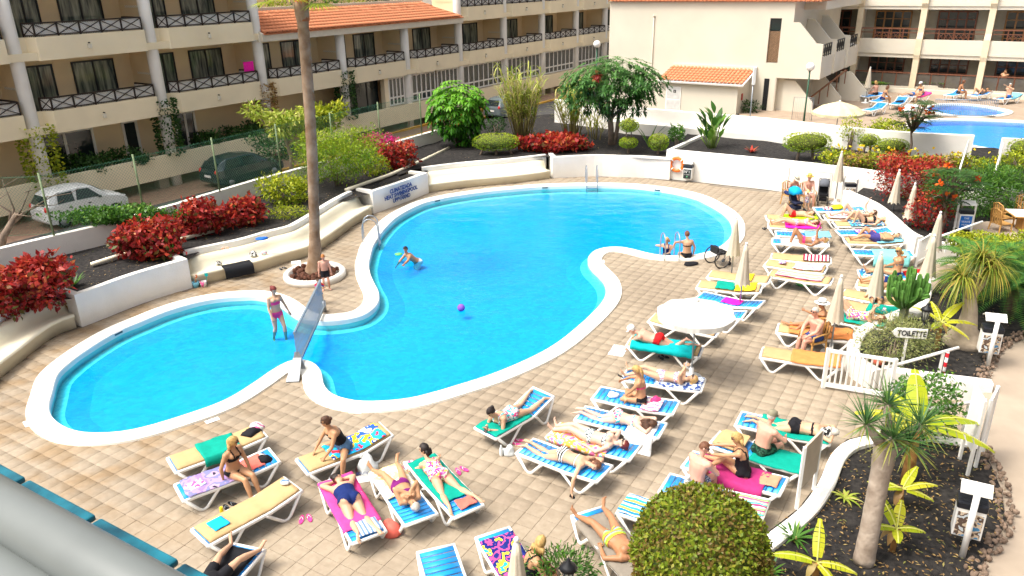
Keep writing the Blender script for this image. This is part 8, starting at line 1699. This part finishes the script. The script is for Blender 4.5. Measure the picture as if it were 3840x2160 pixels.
sb = D(2268, 920, PZ); t = thing('direction_sign', 'white arrow sign reading TOiLETTE on a post', 'sign', sb, R(-12)); mb = MB(); mb.bar((0, 0, -.05), (0, 0, .82), .06, .05); obj('post', mb, PLASTIC, t); mb = MB(); mb.plate([(-.36, -.03, .88), (-.26, -.03, .76), (.40, -.03, .76), (.40, -.03, 1.0), (-.26, -.03, 1.0)], .03, (0, -1, 0)); bd = obj('arrow_board', mb, PLASTIC, t); text('lettering', 'TOiLETTE', .185, mat('black_lettering', (.012, .012, .015), .6), (.07, -.068, .875), (math.pi / 2, 0, 0), t, .004, sx=.78, bold=.004)
lp = D(2307, 902, PZ); t = thing('garden_lantern', 'black lantern on a tall post behind the toilette sign', 'lantern', lp); mb = MB(); mb.tube([(0, 0, -.05), (0, 0, 1.05)], .028, 8); obj('post', mb, BLACKM, t); LAMPG = mat('lantern_glass', (.45, .46, .40), .2, .1, spec=.6)
def lantern_head(t, z):
 mb = MB(); mb.lathe([(.06, z), (.09, z + .22), (.085, z + .23)], 8); obj('glass', mb, LAMPG, t); mb = MB(); mb.lathe([(.14, z + .23), (.10, z + .29), (.04, z + .34), (.02, z + .40), (.005, z + .42)], 10); mb.lathe([(.07, z - .03), (.075, z)], 10); [mb.bar((.062 * math.cos(a), .062 * math.sin(a), z), (.092 * math.cos(a), .092 * math.sin(a), z + .23), .012) for a in np.linspace(0, 2 * math.pi, 8, False)]; obj('lantern_cap', mb, BLACKM, t)
lantern_head(t, 1.05); t = thing('garden_lantern', 'black lantern top at the bottom edge in front of the green bush', 'lantern', (D(1430, 1403, 1.39).x, D(1430, 1403, 1.39).y, .42)); mb = MB(); mb.tube([(0, 0, -.05), (0, 0, .55)], .028, 8); obj('post', mb, BLACKM, t); lantern_head(t, .55)
for lab, c, g, sc in (('white globe lamp on a green post beside the stairs', (2022, 305), 1.0, 3.05), ('white globe lamp on a dark post by the upper terrace', (2126, 243), 1.0, 3.3), ('white globe lamp behind the mango tree', (1498, 290), .3, 4.6)):
 p = D(*c, g); t = thing('globe_lamp', lab, 'street lamp', p, 0, 'globe street lamps'); mb = MB(); mb.tube([(0, 0, 0), (0, 0, sc * .3), (0, 0, sc - .2)], [.06, .045, .045], 10); obj('post', mb, mat('lamp_green', (.02, .09, .05), .5), t); mb = MB(); mb.ell((0, 0, sc + .02), .24, 16, 12); obj('globe', mb, mat('opal_globe', (.82, .82, .80), .35, .02), t); mb = MB(); mb.lathe([(.10, sc - .22), (.14, sc - .16)], 12); obj('collar', mb, BLACKM, t)
p = D(1882, 345, RB_Z); t = thing('sensor_pole', 'thin grey pole with a white box beside the hut', 'pole', p); mb = MB(); mb.tube([(0, 0, 0), (0, 0, 2.9)], .03, 8); obj('post', mb, STEEL, t); mb = MB(); mb.box((0, -.05, 3.05), (.16, .12, .85)); obj('white_box', mb, PLASTIC, t, bevel=.02)
pm = D(2372, 945, PZ); mb = MB()
t = thing('marker_pole', 'red and white striped marker pole by the handrail', 'pole', pm, 0, 'striped marker poles'); mb.tube([(0, 0, -.05), (0, 0, .62)], .035, 8); obj('pole', mb, pattern('red_white_band', [(.55, .02, .03), (.78, .78, .76)], 'stripe', 4.2, axis=2), t)
cp = D(2208, 915, .50); t = thing('clay_pot', 'round red clay pot on the white planter rim', 'pot', cp); mb = MB(); mb.lathe([(.09, 0), (.16, .08), (.165, .13), (.145, .14), (.12, .09), (.02, .08)], 18); obj('bowl', mb, mat('terracotta', (.42, .09, .05), .8, .1), t)
def board(label, pa, pb2, z0, h, m, legs=.5, name='notice_board', th=.04):
 A, B = D(*pa, z0), D(*pb2, z0); t = thing(name, label, 'notice board');
 for q in (A, B): mb = MB(); mb.bar(q, q + UPV * (legs + h), .05, .05); obj('post', mb, PLASTIC, t)
 mb = MB(); d = (B - A).normalized(); mb.bar(A + d * .03 + UPV * (legs + h / 2), B - d * .03 + UPV * (legs + h / 2), th, h); obj('panel', mb, m, t); return t
board('back of a beige notice board on the planter rim', (2003, 1280), (2046, 1232), .45, .85, mat('board_beige', (.55, .45, .34), .7, .08), .42); board('large white notice board beside the path at the right', (2412, 1160), (2432, 1202), .35, 1.1, PLASTIC, .55); board('second white board frame behind the large notice board', (2452, 1180), (2470, 1140), .35, .9, PLASTIC, .6)
# ---- floating toys and small belongings
mb = MB(); mb.ell((0, 0, 0), .115, 16, 12); bp_ = D(1160, 774, WATER_Z + .08); BALLM = pattern('purple_ball', [(.20, .08, .45), (.24, .10, .50), (.22, .09, .48), (.05, .02, .12)], 'dots', 7); tag(obj('beach_ball', mb, BALLM, None, bp_), 'purple ball floating in the big pool', 'ball')
mb = MB(); mb.lathe([(.02, 0), (.14, .01), (.15, .04), (.05, .07)], 16); tag(obj('water_toy', mb, mat('toy_green', (.15, .62, .15), .4), None, D(1003, 641, WATER_Z - .0)), 'green toy in the hand of the swimming man', 'toy')
def flops(label, px, m, rz=0, z=.014, s=1.0):
 for k in (-1, 1):
  mb = MB(); o_ = [(math.cos(a) * (.048 if math.cos(a) > 0 else .04), math.sin(a) * .13) for a in np.linspace(0, 2 * math.pi, 14, False)]; mb.prism(o_, 0, .018); mb.tube([(-.035, -.01, .02), (0, .055, .035), (.035, -.01, .02)], .008, 5, mi=1)
  p = D(*px, z) + Vector((math.cos(rz) * k * .07, math.sin(rz) * k * .07, 0)); o = obj('flip_flop', mb, [m, WHITE if m is not C_BLACK else STEEL], None, p, rz + k * .2); tag(o, label + (', left one' if k < 0 else ', right one'), 'flip-flop')
flops('pink flip-flop on the paving beside the bare tan lounger', (768, 1306), T_PINK, .3); flops('pink flip-flop right of the flowery swimsuit', (1160, 1184), T_PINK, .6); flops('black slipper under the lounger of the man in red briefs', (1668, 899), C_BLACK, .5); flops('black slider beside the palm planter', (711, 676), C_BLACK, .8); flops('pink flip-flop under the raised blue lounger end', (1302, 1113), T_PINK, 1.2); flops('black sandal near the yellow can', (578, 1274), C_BLACK, .9); flops('dark sandal left of the lime towel lounger', (1925, 576), C_BLACK, .4)
def pile(name, label, cat, p, r, h, m, seed=0):
 mb = MB(); mb.ell((0, 0, h * .35), (r, r * .8, h), 14, 9); mb.v = [tuple(Vector(v) * (1 + .45 * noise.noise(Vector(v) * (2.2 / r) * .5 + Vector((seed, 0, 0))) + .12 * noise.noise(Vector(v) * 30))) for v in mb.v]; mb.v = [(x, y, max(z, 0)) for x, y, z in mb.v]; return tag(obj(name, mb, m, None, p), label, cat)
PB = mat('bag_translucent', (.70, .74, .74), .35, .1, 8)
pile('shopping_bag', 'white plastic bag with blue print beside the purple bikini lounger', 'bag', D(925, 1188, .014), .20, .26, PB, 1); text('bag_lettering', 'BOUTIQUE', .07, BLUL, D(925, 1192, .014) + Vector((0, -.2, .16)), (1.2, 0, .1), None, .002); tag(bpy.data.objects['bag_lettering'], 'blue lettering on the white plastic bag', 'lettering')
pile('beach_bag', 'coral fabric bag between the pink towel and yellow towel loungers', 'bag', D(980, 1340, .014), .22, .20, T_CORAL, 2); pile('shopping_bag', 'clear bag on the ground by the pool edge lounger', 'bag', D(1280, 1142, .014), .13, .14, PB, 3); pile('clothes_pile', 'dark clothes pile beside the wheelchair', 'clothes', D(1738, 665, .014), .24, .07, C_BLACK, 4); pile('clothes_pile', 'black jacket and white clothes on the far left lounger', 'clothes', put(1, v3(1.62, 0, .44)), .20, .08, C_BLACK, 5); pile('towel_bundle', 'white and pink bundle on the far left lounger', 'towel', put(1, v3(1.78, .08, .46)), .15, .10, T_PWST, 6); pile('handbag', 'black bag on the lounger behind the blonde woman', 'bag', put(2, v3(1.65, -.06, .40)), .16, .10, C_BLACK, 7); pile('small_pouch', 'small white and blue pouch at the end of the bare tan cushion', 'pouch', put(3, v3(1.72, .05, .52)), .09, .06, T_BWS, 8); pile('folded_shirt', 'white cap and shirt on the blue lounger of the cross-legged girl', 'clothes', put(15, v3(.40, 0, .38)), .13, .06, T_WHITE, 9); pile('head_scarf', 'black and white scarf over the head of the woman in black', 'scarf', put(43, v3(1.80, 0, .47)), .16, .14, T_BW, 10); pile('yellow_swim_ring', 'yellow swim ring lying on a blue lounger', 'swim ring', put(30, v3(.85, .15, .38)), .26, .10, T_YEL, 11); pile('clothes_pile', 'striped clothes on the lounger with the yellow swim ring', 'clothes', put(30, v3(.5, -.05, .38)), .18, .08, pattern('red_white_blue', [(.5, .02, .05), (.75, .74, .72), (.03, .06, .3)], 'mix', 8), 12); pile('magenta_bundle', 'pink bundle beside the cross-legged girl', 'towel', put(15, v3(1.38, .1, .40)), .12, .10, C_PINKN, 13)
mb = MB(); mb.lathe([(.02, 0), (.22, .01), (.24, .05), (.20, .07)], 20); tag(obj('green_disc', mb, mat('toy_green', (.15, .62, .15), .4), None, D(2020, 716, .014)), 'green plastic disc under the candy-striped towel lounger', 'toy')
def cyl(name, label, cat, p, prof, m): mb = MB(); mb.lathe(prof, 14); return tag(obj(name, mb, m, None, p), label, cat)
cyl('drink_can', 'yellow drink can standing on the paving', 'can', D(558, 1289, .014), [(.028, 0), (.033, .01), (.033, .11), (.027, .12)], T_YEL); cyl('water_bottle', 'clear water bottle by the pool edge lounger', 'bottle', D(1261, 1146, .014), [(.035, 0), (.038, .02), (.038, .17), (.014, .22), (.014, .25)], PB); cyl('lotion_bottle', 'dark bottle beside the white plastic bag', 'bottle', D(899, 1196, .014), [(.03, 0), (.03, .14), (.012, .17), (.012, .20)], mat('dark_bottle', (.05, .015, .015), .3))
for x, y, m, lab in ((494, 722, T_LBLUE, 'toy bucket with an orange spade beside the left planter wall'), (513, 721, T_PWST, 'second toy bucket with a teal spade beside the first')): cyl('toy_bucket', lab, 'bucket', D(x, y, .014), [(.085, 0), (.11, .19), (.10, .19), (.08, .03)], m)
for x, y, m, lab in ((490, 712, ORNG, 'orange toy spade in the first bucket'), (517, 708, T_TURQ, 'teal toy spade in the second bucket')): mb = MB(); mb.bar((0, 0, .02), (.03, 0, .34), .025, .012); mb.box((.03, 0, .36), (.10, .02, .10)); tag(obj('toy_spade', mb, m, None, D(x + 4, y + 9, .02)), lab, 'spade')
PAPER = pattern('newsprint', [(.72, .72, .70), (.68, .68, .66), (.25, .25, .25), (.74, .73, .71)], 'dots', 40); MAGA = pattern('magazine_print', [(.75, .70, .72), (.60, .10, .30), (.78, .76, .72), (.35, .45, .55)], 'dots', 18)
def sheet(name, label, cat, p, rz, w, h, m, tilt=0.0):
 mb = MB(); mb.box((0, 0, .004), (w, h, .008)); o = tag(obj(name, mb, m, None, p, rz), label, cat); o.rotation_euler[0] = tilt; return o
sheet('newspaper', 'open newspaper on the paving under the man in the white cap', 'newspaper', put(17, v3(2.14, -.05, .013)), LG[17]['rz'], .40, .62, PAPER); sheet('magazine', 'colourful magazine on the ground by the teal towel lounger', 'magazine', D(1030, 1170, .014), .3, .22, .30, MAGA); sheet('magazine', 'magazine lying on the lavender towel', 'magazine', put(2, v3(.32, 0, .40)), LG[2]['rz'] + .2, .30, .24, MAGA); sheet('magazine', 'pink and white magazine behind the blonde woman', 'magazine', put(2, v3(1.55, .16, .40)), LG[2]['rz'] + .5, .30, .22, PAPER); sheet('magazine', 'magazine on the teal towel below the cactus', 'magazine', put(40, v3(1.35, 0, .46)), LG[40]['rz'], .32, .26, MAGA)
sheet('paper_bag', 'white paper sheet under the plastic bag and dark bottle', 'paper', D(912, 1205, .014), .25, .34, .24, WHITE)
o = sheet('book', 'white book held by the woman reading on her back', 'book', put(16, v3(1.47, 0, .86)), LG[16]['rz'] + math.pi / 2, .22, .15, PAPER, .9)
for i, v, lab in ((12, v3(1.46, -.50, .03), 'black phone held near the ground by the woman in stripes'), (26, v3(1.52, -.12, 1.06), 'phone held up by the woman in the pink bikini'), (31, v3(1.55, -.10, 1.14), 'dark phone raised by the woman by the swim ring'), (15, v3(.56, .02, .90), 'phone in the hand of the cross-legged girl'), (11, v3(1.82, 0, .44), 'phone read by the woman in the teal flowered swimsuit')): mb = MB(); mb.box((0, 0, 0), (.14, .07, .010)); o = tag(obj('phone', mb, BLACKM, None), lab, 'phone'); o.matrix_world = Matrix.Translation(put(i, v)) @ Matrix.Rotation(LG[i]['rz'] + .4, 4, 'Z') @ Matrix.Rotation(.5, 4, 'Y')
# black towel and shoes on the long bench, white box by the palm
def on_bench(x, y, z=.45): return D(x, y, z)
p = on_bench(598, 668); mb = MB(); vs = []; d1 = (D(640, 655) - D(560, 672)).normalized(); n1 = Vector((d1.y, -d1.x, 0))
for a in range(13):
 for b in range(9): u, v = (a / 12 - .5) * .95, -.30 + .62 * b / 8; dz = 0 if v < .12 else -(v - .12) * 1.7; q = p + d1 * u + n1 * min(v, .16 + .1 * max(0, v - .12)); vs.append((q.x, q.y, .455 + dz + .02 * noise.noise(v3(u * 6, v * 6, 1)) + .01))
mb.add(vs, [(a * 9 + b, (a + 1) * 9 + b, (a + 1) * 9 + b + 1, a * 9 + b + 1) for a in range(12) for b in range(8)], 0, True); tag(obj('towel', mb, T_BLACK), 'black towel hanging over the edge of the long bench', 'towel')
pile('beach_bag', 'black and white striped bag on the long bench', 'bag', on_bench(637, 643, .46), .14, .12, T_BW, 14); pile('cloth_bundle', 'grey lace bundle on the long bench', 'cloth', on_bench(664, 638, .46), .12, .07, T_PBLUE, 15); pile('cloth_bundle', 'blue cloth on the top of the white wall behind the bench', 'cloth', D(660, 601, 1.0), .22, .05, mat('cloth_cobalt', (.01, .12, .50), .8), 16); pile('zebra_bag', 'striped end of a bag under the black towel', 'bag', on_bench(551, 664, .46), .10, .08, T_BW, 17); flops('pale sandal on the white wall above the long bench', (566, 624), T_PEACH, .3, 1.0)
mb = MB(); mb.box((0, 0, .12), (.32, .26, .24)); tag(obj('utility_box', mb, WHITE, None, D(747, 675, .012), .3, bevel=.02), 'small white box beside the palm planter', 'box')
# pink towel and rack on the balcony
mb = MB(); q0 = FB(4.75, .20, 5.35); mb.plate([q0, q0 + E1 * .62, q0 + E1 * .62 - UPV * .95, q0 - UPV * .95], .02, E2); tag(obj('beach_towel', mb, T_MAG), 'magenta towel hung over a balcony rail of the apartment building', 'towel')
# ---- upper terrace: barrier, planters, grille, umbrella
t = thing('pool_barrier', 'grey barrier fence in front of the small oval pool above', 'barrier'); A, B = D(2346, 293, DECK_Z), D(2503, 296, DECK_Z); mb = MB()
for z in (.08, 1.0): mb.tube([A + UPV * z, B + UPV * z], .03, 6)
obj('rail', mb, STEEL, t)
for i in range(34): q = A.lerp(B, i / 33); mb = MB(); mb.bar(q + UPV * .08, q + UPV * 1.0, .022, .022); obj('bar', mb, STEEL, t)
for x, y, lab in ((2200, 232, 'planter with ferns left of the first pillar on the upper terrace'), (2350, 233, 'planter with ferns below the middle balcony on the upper terrace'), (2540, 234, 'planter with ferns at the right of the upper terrace')):
 t = thing('planter_box', lab, 'planter', D(x, y, DECK_Z), R(-28), 'planters on the upper terrace'); mb = MB(); mb.box((0, 0, .25), (1.6, .45, .5)); obj('trough', mb, IVORY, t, bevel=.02); lb = LB()
 for k in range(60): a = random.uniform(0, 6.28); lb.strip((random.uniform(-.7, .7), 0, .5), (math.cos(a), math.sin(a), 1.1), .6, .09, 1.5, 4, random.uniform(.3, 1))
 obj('foliage', lb.mesh('foliage', LEAF['green']), None, t)
t = thing('wire_grille', 'upright wire grille beside the stairs of the gable building', 'grille', D(2016, 302, DECK_Z), R(-30)); mb = MB(); mb.tube([(-.55, 0, 0), (-.55, 0, 1.3), (.55, 0, 1.3), (.55, 0, 0)], .02, 6); [mb.tube([(-.55 + .1 * k, 0, .05), (-.55 + .1 * k, 0, 1.28)], .007, 4) for k in range(1, 11)]; obj('grid', mb, STEEL, t)
# ---- the near balcony we look over: tiled parapet and white rail
BZ = H - .80; TEAL = mat('glazed_teal', (.002, .045, .085), .3, .5, 14, .15, 20, c2=(.008, .13, .18), spec=.3); ed = (D(530, 1449, BZ) - D(0, 1165, BZ)); ed.z = 0; ed.normalize(); en = Vector((-ed.y, ed.x, 0)); en = en if en.y > 0 else -en
e0 = D(70, 1202, BZ); t = thing('balcony_parapet', 'near balcony parapet with glazed teal tiles at the bottom left corner', 'parapet'); mb = MB(); mb.bar(e0 - ed * 1.5 - en * .16 - UPV * .30, e0 + ed * 2.2 - en * .16 - UPV * .30, .30, .56); obj('wall', mb, mat('parapet_ochre', (.40, .25, .12), .9, .2, 8), t)
for k in range(-4, 9): mb = MB(); a = e0 + ed * (.208 * k + .006); mb.plate([a, a + ed * .194, a + ed * .194 - en * .17, a - en * .17], .012, -UPV); obj('tile', mb, TEAL, t, bevel=.004)
r0 = D(0, 1290, BZ + .12); r1 = D(330, 1449, BZ + .12); rd = ed
t = thing('balcony_rail', 'thick white rail of the near balcony in the bottom left corner', 'railing'); RAILM = mat('rail_enamel', (.15, .165, .16), .35, .06, 12); rr = (D(150, 1310, BZ + .12) - D(100, 1330, BZ + .12)).length
pc = D(57, 1313, BZ + .10); mb = MB(); mb.tube([pc - rd * 1.2, pc + rd * 1.6], .040, 20); obj('rail', mb, RAILM, t); pc2 = D(0, 1462, BZ + .06); mb = MB(); mb.tube([pc2 - rd * 1.2, pc2 + rd * 1.6], .043, 20); obj('lower_rail', mb, RAILM, t)
